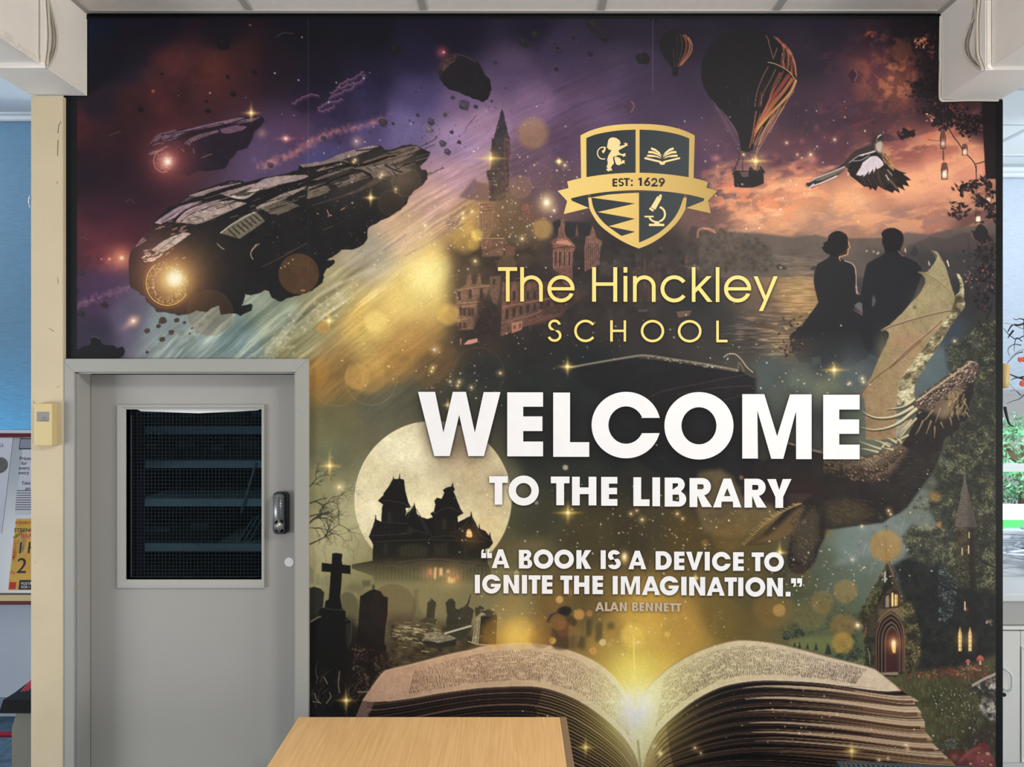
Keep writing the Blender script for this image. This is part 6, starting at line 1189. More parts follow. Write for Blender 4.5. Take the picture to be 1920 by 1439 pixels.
# ---- foliage at the upper right, lamps hanging from the vine ----
def leaves(cx, cy, rx, ry, n, pal, seed, s0=4, s1=9, a=.9):
    r = np.random.RandomState(seed)
    for q in range(n):
        x, y = cx + r.normal(0, rx * .55), cy + r.normal(0, ry * .55); an = r.uniform(0, 3.14); L = r.uniform(s0, s1); W = L * r.uniform(.3, .55)
        c = np.array(pal[r.randint(len(pal))], float) * r.uniform(.85, 1.15); ca, sa = math.cos(an), math.sin(an)
        poly([(x + L * ca, y + L * sa), (x + L * .3 * ca - W * sa, y + L * .3 * sa + W * ca), (x - L * ca, y - L * sa), (x + L * .3 * ca + W * sa, y + L * .3 * sa - W * ca)], c, a)
DK = [(24, 18, 26), (30, 22, 28), (38, 26, 32), (22, 16, 22)]
for a_ in ((1740, 90, 22, 40, 40), (1722, 165, 16, 16, 36), (1742, 172, 22, 26, 60), (1752, 200, 22, 18, 50), (1776, 215, 26, 14, 60), (1802, 228, 34, 14, 60), (1820, 240, 22, 14, 40), (1843, 226, 20, 16, 34), (1765, 228, 16, 10, 30), (1704, 250, 16, 7, 26), (1752, 150, 14, 22, 30), (1748, 125, 16, 20, 26), (1730, 74, 16, 10, 14)):
    leaves(a_[0], a_[1], a_[2], a_[3], int(a_[4] * 1.9), DK, int(a_[0] * 3 + a_[1]), 2.2, 6.5)
leaves(1740, 92, 14, 22, 10, [(110, 54, 46), (90, 42, 44)], 5, 3, 6)
leaves(1728, 76, 10, 9, 26, [(196, 120, 84), (160, 90, 66), (214, 150, 110)], 6, 2, 4.5); leaves(1742, 222, 7, 6, 16, [(226, 160, 120), (196, 120, 92), (120, 70, 60)], 7, 2, 5); leaves(1795, 205, 40, 12, 26, [(150, 70, 60), (186, 90, 66)], 8, 2, 4, .6)
leaves(1830, 235, 26, 16, 22, [(104, 56, 62), (140, 74, 66)], 9, 2, 5, .7); leaves(1632, 62, 10, 5, 8, [(140, 66, 56)], 11, 3, 6)
line([(1740, 262), (1755, 264), (1765, 263)], 1.2, (70, 44, 46), .8); line([(1775, 232), (1787, 255), (1797, 268), (1808, 285), (1828, 308), (1831, 340)], 2, (44, 30, 34), .9); line([(1828, 308), (1846, 303)], 2, (44, 30, 34), .9); line([(1831, 312), (1830, 420)], 1.2, (52, 38, 42), .8); line([(1800, 236), (1830, 244), (1858, 252)], 2, (30, 22, 26), .9)
# the dark post at the right
poly([(1840, 189), (1868, 189), (1868, 336), (1848, 336)], (33, 24, 29), .97, nz=((3, .1),))
# bottles and lamps
def lamp(x, y, w, h, c=(206, 150, 120)):
    poly([(x - w * .3, y - h * .5), (x + w * .3, y - h * .5), (x + w * .5, y - h * .1), (x + w * .45, y + h * .5), (x - w * .45, y + h * .5), (x - w * .5, y - h * .1)], (96, 58, 54), .85)
    poly([(x - w * .25, y), (x + w * .3, y - h * .1), (x + w * .3, y + h * .42), (x - w * .3, y + h * .42)], c, .85); line([(x - w * .35, y - h * .4), (x - w * .38, y + h * .4)], 1.2, (40, 26, 28), .8); glow(x, y + h * .2, w * .45, (255, 220, 190), .7)
line([(1769, 236), (1768, 300)], 1.5, (60, 38, 38), .9); lamp(1768, 262, 12, 36, (150, 96, 84)); line([(1769, 282), (1770, 305)], 1, (80, 50, 46), .9); lamp(1771, 321, 14, 32, (236, 190, 160)); lamp(1809, 281, 12, 22, (236, 170, 130)); lamp(1834, 407, 14, 20, (255, 220, 170)); lamp(1853, 372, 14, 16, (206, 130, 100))
for a_ in ((1806, 352, 15, 13, 26), (1797, 392, 16, 14, 30), (1830, 345, 8, 12, 14), (1838, 372, 17, 14, 26), (1853, 350, 12, 14, 24), (1860, 392, 8, 18, 18), (1846, 385, 10, 8, 14), (1848, 470, 22, 30, 70), (1840, 510, 26, 30, 70), (1850, 560, 20, 40, 60)):
    leaves(*a_, [(34, 28, 32), (46, 36, 40), (28, 24, 30), (60, 46, 46)], int(a_[0] + a_[1] * 5), 3, 9)
leaves(1845, 510, 26, 50, 36, [(150, 104, 84), (120, 86, 76), (104, 74, 70)], 33, 2, 5, .75); leaves(1800, 398, 14, 8, 10, [(120, 80, 72), (150, 104, 90)], 34, 2, 4); leaves(1820, 520, 10, 20, 14, [(96, 72, 66), (150, 110, 96)], 35, 2, 4)
poly(curve([(1838, 420), (1830, 428), (1825, 442), (1830, 452), (1840, 454), (1850, 448), (1853, 436), (1847, 426)]), (42, 38, 44), .95); line([(1820, 440), (1826, 448), (1834, 453)], 1.4, (150, 110, 92), .6)
for q in range(26): line([(rs.uniform(1810, 1866), rs.uniform(440, 520)) for _ in range(2)], 1, (44, 38, 42), .5)

# ---- mountain, wood, meadow, hillside at the lower right ----
mt = [(1556, 1064), (1602, 1030), (1626, 988), (1640, 982), (1656, 981), (1700, 952), (1727, 915), (1752, 926), (1790, 940), (1790, 1030), (1740, 1048), (1690, 1030), (1640, 1050)]
poly(mt, (116, 126, 120), .7, soft=4, nz=((2, .12), (3, .12)))
r_ = np.random.RandomState(5)
for q in range(16):
    x = r_.uniform(1600, 1760); y0 = 1030 - (x - 1600) * .75; y = y0 + r_.uniform(0, 60); line([(x, y), (x - r_.uniform(2, 7), y + r_.uniform(6, 24))], 1.3, (196, 186, 172) if r_.rand() < .55 else (90, 104, 104), .35, False)
wood = region([(1772, 650), (1800, 640), (1815, 622), (1840, 610), (1868, 600), (1868, 1190), (1700, 1190), (1690, 1060), (1705, 1030), (1690, 1010), (1710, 985), (1740, 995), (1760, 985), (1745, 960), (1740, 930), (1758, 915), (1752, 890), (1766, 850), (1790, 815), (1812, 790), (1822, 750), (1830, 710), (1820, 680), (1790, 690), (1778, 700)])
IMG[:] += (blur(wood, 3) * .75)[..., None] * (c3((44, 46, 38)) - IMG)
WP = [(30, 32, 28), (46, 48, 38), (62, 64, 48), (84, 84, 60), (118, 116, 84)]
dabs(9000, wood, WP, 1.2, 2.8, 3, .6); 
for (x, y, rx, ry, n) in ((1800, 870, 26, 18, 300), (1840, 830, 20, 20, 260), (1770, 940, 26, 12, 260), (1728, 945, 20, 14, 160), (1850, 950, 16, 40, 300), (1742, 1000, 30, 16, 300), (1710, 1020, 16, 10, 120), (1780, 1040, 30, 20, 260), (1845, 680, 20, 30, 200), (1855, 1060, 12, 40, 240), (1800, 960, 16, 10, 120)):
    m_ = np.exp(-(((MX - x) / rx) ** 2 + ((MY - y) / ry) ** 2)) > .35
    dabs(int(n * .8), m_.astype(np.float32), [(50, 52, 38), (76, 76, 54), (112, 110, 78), (144, 140, 100)], 1.1, 2.4, int(x), .6)
for (x, y) in ((1765, 862), (1778, 868), (1750, 905), (1760, 850), (1830, 648)): glow(x, y, 9, (120, 128, 132), .4, 'n')
hill = blur(region([(1440, 1180), (1560, 1060), (1680, 1030), (1700, 1240), (1560, 1260), (1440, 1210)]), 10)
IMG[:] += (hill * .35)[..., None] * (c3((88, 96, 78)) - IMG)
dabs(500, region([(1450, 1185), (1500, 1130), (1600, 1110), (1620, 1180), (1590, 1230), (1470, 1200)]), [(58, 66, 44), (76, 82, 54), (96, 100, 66)], 2, 5, 8, .35)
poly([(1480, 1200), (1540, 1193), (1566, 1192), (1560, 1230), (1480, 1212)], (112, 116, 66), .8, soft=2); dabs(120, region([(1465, 1186), (1500, 1180), (1510, 1192), (1470, 1200)]), [(50, 60, 46), (70, 78, 60)], 2, 4, 9, .8)
for (x, y, h) in ((1499, 1212, 9), (1514, 1214, 8), (1530, 1215, 10), (1552, 1220, 15), (1555, 1222, 12), (1490, 1210, 7)): poly([(x, y - h), (x + h * .4, y + h * .5), (x - h * .4, y + h * .5)], (46, 58, 48), .9)
line([(1500, 1219), (1540, 1222)], 2, (96, 92, 70), .7); dabs(260, region([(1560, 1215), (1600, 1190), (1620, 1230), (1630, 1250), (1570, 1236)]), [(50, 60, 44), (76, 84, 56), (100, 104, 70)], 2, 4, 10, .8)
mead = region([(1660, 1262), (1720, 1255), (1868, 1240), (1868, 1481), (1760, 1481), (1740, 1400), (1725, 1330), (1690, 1290)])
dabs(2600, mead, [(44, 46, 32), (64, 64, 44), (86, 84, 56), (104, 100, 68)], 2, 5, 13, .55, rot=1.4, asp=4)
dabs(420, region([(1700, 1258), (1740, 1250), (1800, 1248), (1850, 1246), (1860, 1275), (1760, 1272), (1700, 1275)]), [(110, 46, 44), (150, 66, 58), (90, 40, 36), (176, 104, 84)], 1.2, 2.6, 14, .8)
dabs(70, region([(1740, 1290), (1830, 1290), (1830, 1350), (1750, 1350)]), [(190, 190, 186), (160, 166, 160), (206, 200, 150)], 1, 2, 15, .8); dabs(60, region([(1750, 1370), (1830, 1360), (1840, 1420), (1760, 1420)]), [(120, 44, 48), (90, 40, 40), (150, 150, 140)], 1, 2.4, 16, .8)
dabs(60, region([(1750, 1395), (1790, 1385), (1800, 1405), (1760, 1412)]), [(100, 112, 104), (70, 84, 78)], 2, 3, 17, .7)
rk = region([(1816, 1286), (1846, 1272), (1868, 1263), (1868, 1352), (1850, 1346), (1836, 1330), (1842, 1312)])
dabs(520, rk, [(52, 50, 44), (84, 80, 72), (120, 114, 102), (170, 162, 148)], 2, 4.5, 18, .85); line([(1824, 1286), (1845, 1274), (1868, 1264)], 5, (166, 154, 136), .9)
def mush(x, y, r, c=(176, 76, 66)):
    poly([(x - r * .25, y), (x + r * .25, y), (x + r * .3, y + r * 1.6), (x - r * .3, y + r * 1.6)], (190, 170, 140), .9); poly(curve([(x - r, y + r * .4), (x - r * .8, y - r * .5), (x, y - r), (x + r * .8, y - r * .5), (x + r, y + r * .4), (x, y + r * .6)]), c, .95)
    dots([(x - r * .3, y - r * .3), (x + r * .3, y - r * .1), (x, y - r * .6)], (240, 220, 200), max(.8, r * .14), .8)
poly([(1772, 1418), (1780, 1408), (1795, 1404), (1808, 1412), (1806, 1440), (1780, 1432)], (92, 44, 44), .9, soft=1.5); glow(1790, 1420, 8, (130, 90, 50), .5)
poly(curve([(1790, 1437), (1800, 1424), (1815, 1408), (1832, 1400), (1850, 1404), (1862, 1420), (1868, 1440), (1868, 1470), (1800, 1460)]), (108, 56, 56), .97, nz=((2, .25), (3, .25))); poly(curve([(1828, 1400), (1840, 1394), (1852, 1396), (1856, 1408), (1840, 1402)]), (110, 44, 48), .9)
line([(1800, 1428), (1818, 1411), (1836, 1404)], 6, (160, 78, 78), .5, soft=4)
for (x, y, r) in ((1852, 1414, 4), (1820, 1433, 3), (1835, 1412, 2), (1842, 1428, 2), (1810, 1440, 2.4), (1858, 1435, 3)): ell(x, y, r, r * .7, (190, 164, 130), .3, .7)
# tower of the ivy cottage, and its dark flank
def V(s): return T(1480, 1040, 4.8, s)
flank = V('930 110,1000 60,1080 50,1160 70,1300 95,1400 140,1520 300,1700 340,1870 350,1870 890,1700 960,1520 1010,1300 1040,1150 1060,1130 800,1080 500')
poly(flank, (35, 37, 36), .93, soft=3, pid=COTT, nz=((2, .25), (1, .15)), rgh=2.5, seed=2)
dabs(700, region(flank), [(26, 28, 28), (34, 36, 34), (44, 46, 40), (56, 58, 46)], 1.4, 3, 19, .6)
dabs(420, region(V('1340 110,1440 120,1500 240,1500 420,1430 640,1350 600')), [(50, 56, 60), (80, 88, 92), (112, 120, 124)], 1.2, 2.6, 20, .7, rot=.3, asp=2)
poly([(1806, 905), (1809, 862), (1811.5, 905), (1816, 925), (1824, 958), (1832, 986), (1828, 991), (1812, 993), (1796, 990), (1790, 986), (1797, 950)], (100, 89, 80), .97, rgh=.5, seed=5, pid=COTT, nz=((1, .1),))
poly([(1815, 910), (1824, 955), (1832, 986), (1822, 992), (1815, 990)], (58, 52, 48), .45, soft=2)
for k in range(15): y = 915 + 5.2 * k; h = (y - 900) * .24; line([(1810 - h, y), (1810, y + 1.5), (1810 + h, y)], .8, (66, 58, 54), .7)
poly([(1794, 990), (1828, 990), (1829, 1052), (1822, 1100), (1800, 1060), (1793, 1046)], (74, 60, 44), .95, rgh=.8, seed=6, nz=((1, .3), (2, .25)), pid=COTT); poly([(1815, 990), (1828, 990), (1830, 1180), (1814, 1180)], (38, 34, 30), .8, soft=2)
dabs(160, region([(1790, 1040), (1815, 1030), (1818, 1100), (1790, 1100)]), [(56, 58, 40), (84, 84, 56), (40, 40, 32)], 1.6, 3, 21, .8)
for (x, y, h) in ((1817, 1004, 5), (1804, 1034, 6), (1816, 1031, 7)): line([(x, y - h), (x, y + h)], 2.2, (236, 200, 140), .85, False)
line([(1830, 1042), (1845, 1055), (1866, 1064)], 4, (38, 36, 32), .8)
# front of the cottage
gable = V('880 90,850 150,800 240,740 330,690 420,640 510,605 590,620 630,665 640,690 1000,760 1055,870 1075,985 1070,1010 1085,1080 1075,1140 1060,1185 900,1190 760,1150 560,1110 460,1030 380,990 290,960 200,930 130,900 60')
poly(gable, (58, 54, 38), .97, rgh=2.2, seed=8, pid=COTT, nz=((2, .25), (1, .2)))
poly(V('860 200,900 160,950 280,1010 400,1040 560,1040 1000,760 1000,740 640,680 600,760 440'), (66, 54, 40), .9, soft=1.5, nz=((2, .25), (1, .12)))
poly(V('850 190,880 130,905 180,930 300,880 330,820 420,760 500,700 600,670 590,740 440,800 320'), (34, 32, 28), .85, soft=1.5)
dabs(560, region(V('870 100,610 590,640 620,700 600,760 500,840 300')), [(48, 46, 30), (74, 72, 44), (104, 98, 60)], 1.6, 3.4, 22, .8); dabs(520, region(V('1010 400,1110 470,1185 760,1170 920,1130 1060,1020 1070,1040 700')), [(40, 40, 30), (66, 64, 42), (100, 92, 58), (130, 112, 72)], 1.6, 3.2, 23, .75); dabs(160, region(V('690 700,770 720,770 1040,690 990')), [(40, 44, 34), (64, 68, 46)], 1.6, 3, 24, .8)
dabs(120, region(V('930 480,1020 470,1030 600,980 560')), [(84, 78, 50), (120, 108, 66)], 1.4, 2.6, 25, .8)
line(V('885 60,905 110,940 200'), 3.4, (130, 96, 70), .9, False); line(V('940 200,985 310,1010 380'), 2, (90, 70, 50), .8, False)
poly(V('855 160,870 155,868 210,885 215,860 260,850 240'), (190, 186, 178), .85); line(V('900 200,920 195'), 1.6, (200, 196, 190), .8)
poly(V('800 490,1000 470,1010 540,920 510,830 580,800 620'), (120, 98, 70), .55, soft=1.5); line(V('800 600,850 540,915 500,980 545'), 2, (140, 110, 80), .7)
poly(V('850 370,875 350,905 360,930 325,960 330,985 360,985 480,850 490'), (46, 34, 28), .95)
poly(V('866 380,895 365,898 476,864 480'), (140, 132, 116), .9); poly(V('920 350,935 342,937 468,920 470'), (255, 214, 130), .95); poly(V('948 360,974 362,972 462,948 466'), (250, 206, 120), .95); line(V('948 400,974 400'), 1, (110, 70, 40), .8); line(V('961 350,961 466'), .9, (110, 70, 40), .7); glow(1677, 1127, 14, (220, 140, 50), .4)
def arch(x0, x1, top, spring, bot, c, a=.97):
    L, R = V(f'{x0} {spring},{x1} {spring}'); t_ = V(f'{(x0 + x1) / 2 + 5} {top},0 0')[0]; yb = V(f'0 {bot},0 0')[0][1]; m = (L[0] + t_[0]) / 2; n = (R[0] + t_[0]) / 2; h = L[1] - t_[1]
    poly([(L[0], yb)] + list(curve([L, (L[0] + (t_[0] - L[0]) * .12, L[1] - h * .40), (L[0] + (t_[0] - L[0]) * .45, L[1] - h * .78), t_], False)) + list(curve([t_, (R[0] - (R[0] - t_[0]) * .45, R[1] - h * .78), (R[0] - (R[0] - t_[0]) * .12, R[1] - h * .40), R], False)) + [(R[0], yb)], c, a)
arch(778, 1044, 520, 760, 1060, (112, 84, 62)); arch(786, 1034, 538, 760, 1060, (38, 26, 24)); arch(800, 1022, 560, 765, 1060, (112, 82, 66)); arch(808, 1014, 574, 765, 1060, (36, 24, 24)); arch(828, 1000, 604, 775, 1060, (126, 100, 84)); arch(836, 992, 618, 775, 1060, (38, 26, 25)); arch(858, 984, 640, 785, 1060, (110, 80, 64)); arch(868, 978, 660, 785, 1060, (66, 36, 32))
line(V('915 890,960 890'), 1.2, (150, 84, 52), .8); glow(1675, 1207, 20, (206, 110, 40), .6); poly(curve(V('925 790,940 775,955 800,955 880,930 880,922 830')), (255, 196, 100), .95); glow(1675.5, 1207, 6, (255, 236, 180), .95, 'n', ry=10); line(V('1020 640,1030 760,1028 1050'), 2, (160, 104, 70), .6)
poly(V('820 1065,980 1060,978 1085,850 1090'), (150, 134, 110), .9); line(V('850 1092,960 1098'), 3, (40, 34, 30), .8); line(V('705 850,720 900,725 990'), 1.6, (150, 136, 116), .8); line(V('690 660,680 740'), 3, (140, 84, 60), .8); glow(1608, 1173, 9, (255, 170, 90), .7); glow(1608, 1173, 3.5, (255, 246, 225), 1, 'n')
for x_ in (1536, 1626):
    poly(V(f'{x_ - 22} 880,{x_ - 24} 720,{x_} 640,{x_ + 24} 720,{x_ + 22} 880'), (86, 56, 36), .9); poly(V(f'{x_ - 13} 870,{x_ - 14} 720,{x_} 652,{x_ + 14} 720,{x_ + 13} 870'), (250, 214, 130), .97)
    line(V(f'{x_} 670,{x_} 870'), .9, (120, 84, 50), .8, False)
    for k in range(4): line(V(f'{x_ - 13} {720 + 40 * k},{x_ + 13} {720 + 40 * k}'), .8, (120, 84, 50), .7, False)
    glow(1480 + x_ / 4.8, 1200, 14, (190, 120, 40), .35)
line(V('1580 430,1582 500'), 2.4, (230, 190, 150), .9, False); glow(1811, 1143, 5, (180, 110, 50), .5); leaves(1857, 1166, 6, 5, 10, [(150, 130, 104), (110, 90, 70)], 50, 2, 5)
mush(1838, 1236, 7); mush(1815, 1241, 4.5)
line([(1661, 1018), (1662, 1060)], 1.6, (110, 72, 40), .8); line([(1657, 988), (1667, 988)], 1.2, (90, 80, 70), .8); line([(1662, 980), (1662, 1000)], 1.2, (90, 80, 70), .8)

# ---- dragon ----
def D6(s): return T(1580, 460, 6.397, s)
def D7(s): return T(1580, 640, 6.397, s)
def D8(s): return T(1380, 780, 3.838, s)
# the far wing, dark, behind the big word
poly(curve([(1062, 690), (1110, 680), (1180, 669), (1210, 666), (1260, 673), (1320, 683), (1385, 694)], False).tolist() + [(1404, 690), (1417, 700), (1417, 738), (1404, 800), (1400, 850), (1480, 890), (1480, 960), (1400, 955), (1300, 930), (1200, 870), (1150, 800), (1120, 740)], (33, 32, 35), .93, soft=2, nz=((2, .08), (3, .08)), pid=DRAG)
line([(1070, 689), (1120, 680), (1180, 670), (1210, 667), (1260, 674), (1330, 685), (1383, 695)], 3.4, (150, 140, 120), .8, w1=5, soft=1.5); line([(1200, 671), (1260, 677), (1330, 688), (1380, 697)], 3, (96, 84, 70), .6)
for q in range(40): t = rs.rand(); x = 1215 + 170 * t; y = 669 + 26 * t; ell(x, y + rs.uniform(-2, 3), 2.4, 1.3, (176, 164, 140) if rs.rand() < .5 else (70, 62, 54), .2, .7, n=8)
poly(curve(T(1280, 480, 3, '230 572,250 553,280 547,315 560,340 590,360 620,380 645,412 660,410 690,380 680,350 662,325 645,318 615,300 590,270 568')), (74, 66, 58), .95, pid=DRAG); line(T(1280, 480, 3, '232 570,260 552,300 556,335 590,360 625,395 655'), 2, (190, 180, 156), .8); line(T(1280, 480, 3, '310 640,320 600,345 650'), 3, (120, 108, 92), .7)
for s_ in ([(1208, 752), (1240, 735), (1300, 722), (1400, 702)], [(1270, 740), (1340, 728), (1410, 724)], [(1320, 760), (1380, 745), (1415, 735)]): line(s_, 1.6, (96, 66, 60), .6)
line([(1380, 740), (1402, 744), (1417, 742)], 1.2, (60, 56, 54), .6)
# underside of wing: olive patch behind the second line of words
poly([(1310, 885), (1350, 880), (1375, 895), (1392, 930), (1450, 945), (1470, 975), (1380, 1010), (1320, 1000), (1300, 940)], (112, 94, 60), .75, soft=4, nz=((3, .15), (2, .1))); poly([(1390, 880), (1500, 890), (1560, 950), (1490, 960), (1400, 930)], (56, 36, 36), .7, soft=5)
# body and leg
body = D8('0 400,200 330,370 190,420 190,480 230,560 232,640 262,760 300,900 298,1000 280,1100 240,1170 200,1235 150,1320 60,1420 20,1500 60,1500 150,1478 260,1420 400,1330 520,1230 660,1195 690,1100 740,1060 770,960 782,800 802,660 822,640 870,600 950,570 1050,520 1110,480 1140,440 1140,390 1120,372 1060,370 1000,385 920,400 850,330 880,280 905,180 925,60 935,180 870,240 800,300 740,400 650,470 625,560 560,420 560,200 520,0 480')
poly(body, (42, 35, 33), .96, soft=1.5, nz=((2, .16), (3, .2)), pid=DRAG)
bm = region(body)
def inb(fn):
    b = IMG.copy(); fn(); IMG[:] = b + bm[..., None] * (IMG - b)
def bodypaint():
    poly(D8('640 262,900 300,1100 240,1235 150,1240 230,1180 330,1100 430,980 470,860 420,740 340'), (122, 98, 76), .8, soft=5)
    poly(D8('1320 60,1500 100,1470 260,1400 420,1250 560,1180 480,1240 300'), (46, 42, 38), .8, soft=6); poly(D8('640 640,760 600,900 620,1000 720,800 790,660 800'), (84, 72, 44), .65, soft=7)
    poly(D8('400 860,480 740,540 660,600 720,600 900,520 1040,420 1040'), (84, 72, 54), .75, soft=5); poly(D8('60 930,250 850,420 680,500 640,440 800,380 900'), (130, 104, 58), .7, soft=4)
    poly(D8('300 420,520 430,620 560,520 640,400 560'), (58, 34, 36), .6, soft=8)
    r = np.random.RandomState(8)
    for q in range(330):                                  # scales on the neck
        t = r.rand(); x = 640 + 560 * t; yt = 262 + 40 * math.sin(t * 3) if t < .6 else 300 - 150 * (t - .6) / .4; y = yt + r.uniform(10, 170) * (1 - .3 * t); g = max(.25, 1 - (y - yt) / 230)
        X, Y = D8(f'{x} {y},0 0')[0]; s = r.uniform(1.6, 4.2) + .012 * (y - yt); c = np.array((186, 160, 124)) * g + np.array((20, 4, 0)) * (1 - g)
        ell(X, Y, s, s * .72, c * .55, .6, .8, n=9); ell(X - s * .15, Y - s * .2, s * .7, s * .45, c, .6, .8, n=9)
    for q in range(42):
        X, Y = D8(f'{r.uniform(800, 1100)} {r.uniform(370, 480)},0 0')[0]; s = r.uniform(3.4, 5.4); ell(X, Y, s, s * .8, (50, 38, 34), .5, .9, n=10); ell(X - .8, Y - 1, s * .7, s * .48, np.array((150, 120, 96)) * r.uniform(.6, 1.1), .5, .85, n=9)
    for q in range(230):
        x = r.uniform(390, 620); y = r.uniform(650, 1080); X, Y = D8(f'{x} {y},0 0')[0]; s = r.uniform(1.6, 3.4); g = r.uniform(.5, 1.1) * (1 - abs(x - 500) / 260); ell(X, Y, s, s * .7, np.array((132, 114, 84)) * g, .8, .5, n=9)
    for q in range(200):
        x = r.uniform(1120, 1480); y = r.uniform(80, 560); X, Y = D8(f'{x} {y},0 0')[0]; line([(X, Y), (X + r.uniform(4, 9), Y + r.uniform(-1, 3))], 1.4, (78, 68, 56) if r.rand() < .5 else (28, 25, 24), .5, False)
    for q in range(160):
        x = r.uniform(640, 1050); y = r.uniform(600, 790); X, Y = D8(f'{x} {y},0 0')[0]; line([(X, Y), (X + 6, Y + r.uniform(-1, 4))], 1.2, (104, 90, 56) if r.rand() < .5 else (40, 34, 26), .45, False)
inb(bodypaint)
r_ = np.random.RandomState(9)
for q in range(34):
    t = q / 33; x, y = [(a + (b - a) * t) for a, b in zip(D8('60 930,0 0')[0], D8('470 640,0 0')[0])]; y -= 12 * math.sin(t * 3); line([(x, y), (x - r_.uniform(5, 12), y - r_.uniform(1, 6))], 2.4, (176, 146, 90), .8, w1=.6)
for q in range(44):
    t = q / 43; X, Y = D8(f'{360 + 560 * t} {195 + 110 * math.sin(t * 1.57)},0 0')[0]; L = r_.uniform(6, 14); line([(X, Y), (X - L, Y - L * r_.uniform(.4, .9))], 2.6, (166, 150, 124), .8, w1=.5)
# near wing
arm = D6('1365 335,1400 350,1430 400,1452 470,1456 560,1455 640,1470 700,1460 745,1420 800,1380 845,1330 920,1290 980,1250 1040,1200 1130,1150 1210,1100 1290,1050 1360,1000 1439') + D7('1040 130,985 330,940 390,900 440,870 500,858 560,862 620,870 690,840 760,660 770,650 700,655 600,670 520,700 450,760 360,850 250,920 160') + D6('820 1439,870 1370,920 1300,980 1230,1030 1160,1090 1085,1150 1010,1210 935,1270 870,1300 790,1330 700,1352 640,1350 610,1395 570,1408 510,1400 440')
memb = D6('1080 62,1110 72,1140 85,1180 150,1215 220,1240 280,1268 370,1290 440,1310 510,1340 600,1352 640,1340 700,1300 800,1240 900,1180 1000,1100 1100,1000 1230,920 1330,850 1439') + D7('860 250,760 370,700 460,668 540,655 640,650 760,640 900,640 1060,645 1160,560 1175,420 1190,270 1180,282 1060,270 930,276 830,262 700,215 642,240 590,330 450,400 290,470 130,530 0') + D6('500 1230,555 1090,550 1050,520 1020,460 1030,500 990,560 960,610 910,660 865,760 765,840 670,900 610,945 550,975 490,990 440,988 400,965 360,908 330,980 335,1010 318,1060 270,1100 215,1128 165,1130 120')
poly(memb, None, .98, grad=(1760, 480, (158, 146, 104), 1660, 810, (146, 116, 82)), rgh=.5, seed=3, pid=DRAG, nz=((2, .09), (3, .10), (1, .04)))
for q in range(520):
    jj = r_.randint(0, 1)
    x, y = r_.uniform(1620, 1790), r_.uniform(490, 820); i, j = int((x - PX0) * PS), int((y - PY0) * PS)
    if PID[j, i] == DRAG and y < 820 and abs(IMG[j, i, 0] - .58) < .14: glow(x, y, r_.uniform(1, 2.6), (112, 84, 54) if r_.rand() < .6 else (190, 164, 120), .35, 'n')
for (x, y, rx, ry, c) in ((1700, 640, 40, 26, (176, 122, 92)), (1660, 720, 22, 40, (150, 128, 84)), (1650, 790, 22, 30, (128, 110, 72)), (1740, 560, 30, 22, (168, 150, 102)), (1655, 655, 14, 40, (138, 128, 78)), (1700, 700, 16, 30, (176, 130, 96))): glow(x, y, rx, c, .4, 'n', ry=ry)
for s_, w_, c_ in (('1345 660,1290 560,1210 480,1120 410,1000 345,915 332', 2.4, (120, 98, 66)), ('1335 650,1300 520,1250 370,1190 200,1130 90', 2.2, (126, 104, 72)), ('1300 785,1150 815,1000 850,860 890,720 930,560 985,465 1030', 2.6, (110, 74, 60)), ('1190 905,1080 1010,960 1110,820 1220,680 1350,590 1439', 2.4, (120, 76, 62))): line(D6(s_), w_, c_, .8); line(np.array(D6(s_)) + np.array([-.8, -1.8]), 1.3, (196, 178, 136), .5)
for s_, w_, c_ in (('940 0,820 100,700 210,560 320,420 420,300 530,215 640', 2.4, (112, 72, 56)), ('740 170,640 270,560 330', 1.6, (120, 76, 62))): line(D7(s_), w_, c_, .75)
line(D6('1060 62,1100 110,1125 165'), 1.2, (150, 142, 110), .6); poly(D6('1352 620,1395 575,1408 600,1370 660'), (120, 110, 82), .8)
poly(arm, (152, 140, 102), .98, rgh=.6, seed=4, pid=DRAG, nz=((2, .12), (1, .06)))
am = region(arm)
def armpaint():
    poly(D6('1470 690,1380 860,1250 1060,1050 1380,1000 1439,960 1439,1100 1200,1300 900,1400 740'), (92, 80, 58), .6, soft=3); poly(D7('1040 130,940 390,865 540,870 690,820 690,810 540,900 330,1000 130'), (86, 74, 56), .7, soft=4)
    r = np.random.RandomState(21)
    dabs(2600, am, [(70, 60, 44), (104, 92, 66), (146, 134, 98), (186, 176, 134), (208, 200, 158)], 1.6, 4.2, 21, .6, rot=-.35, asp=2.6)
b_ = IMG.copy(); armpaint(); IMG[:] = b_ + am[..., None] * (IMG - b_)
glow(1715, 577, 4, (60, 66, 60), .7, 'n'); poly(D7('640 940,800 950,820 1000,700 1160,640 1140'), (160, 150, 124), .8, nz=((1, .2),))
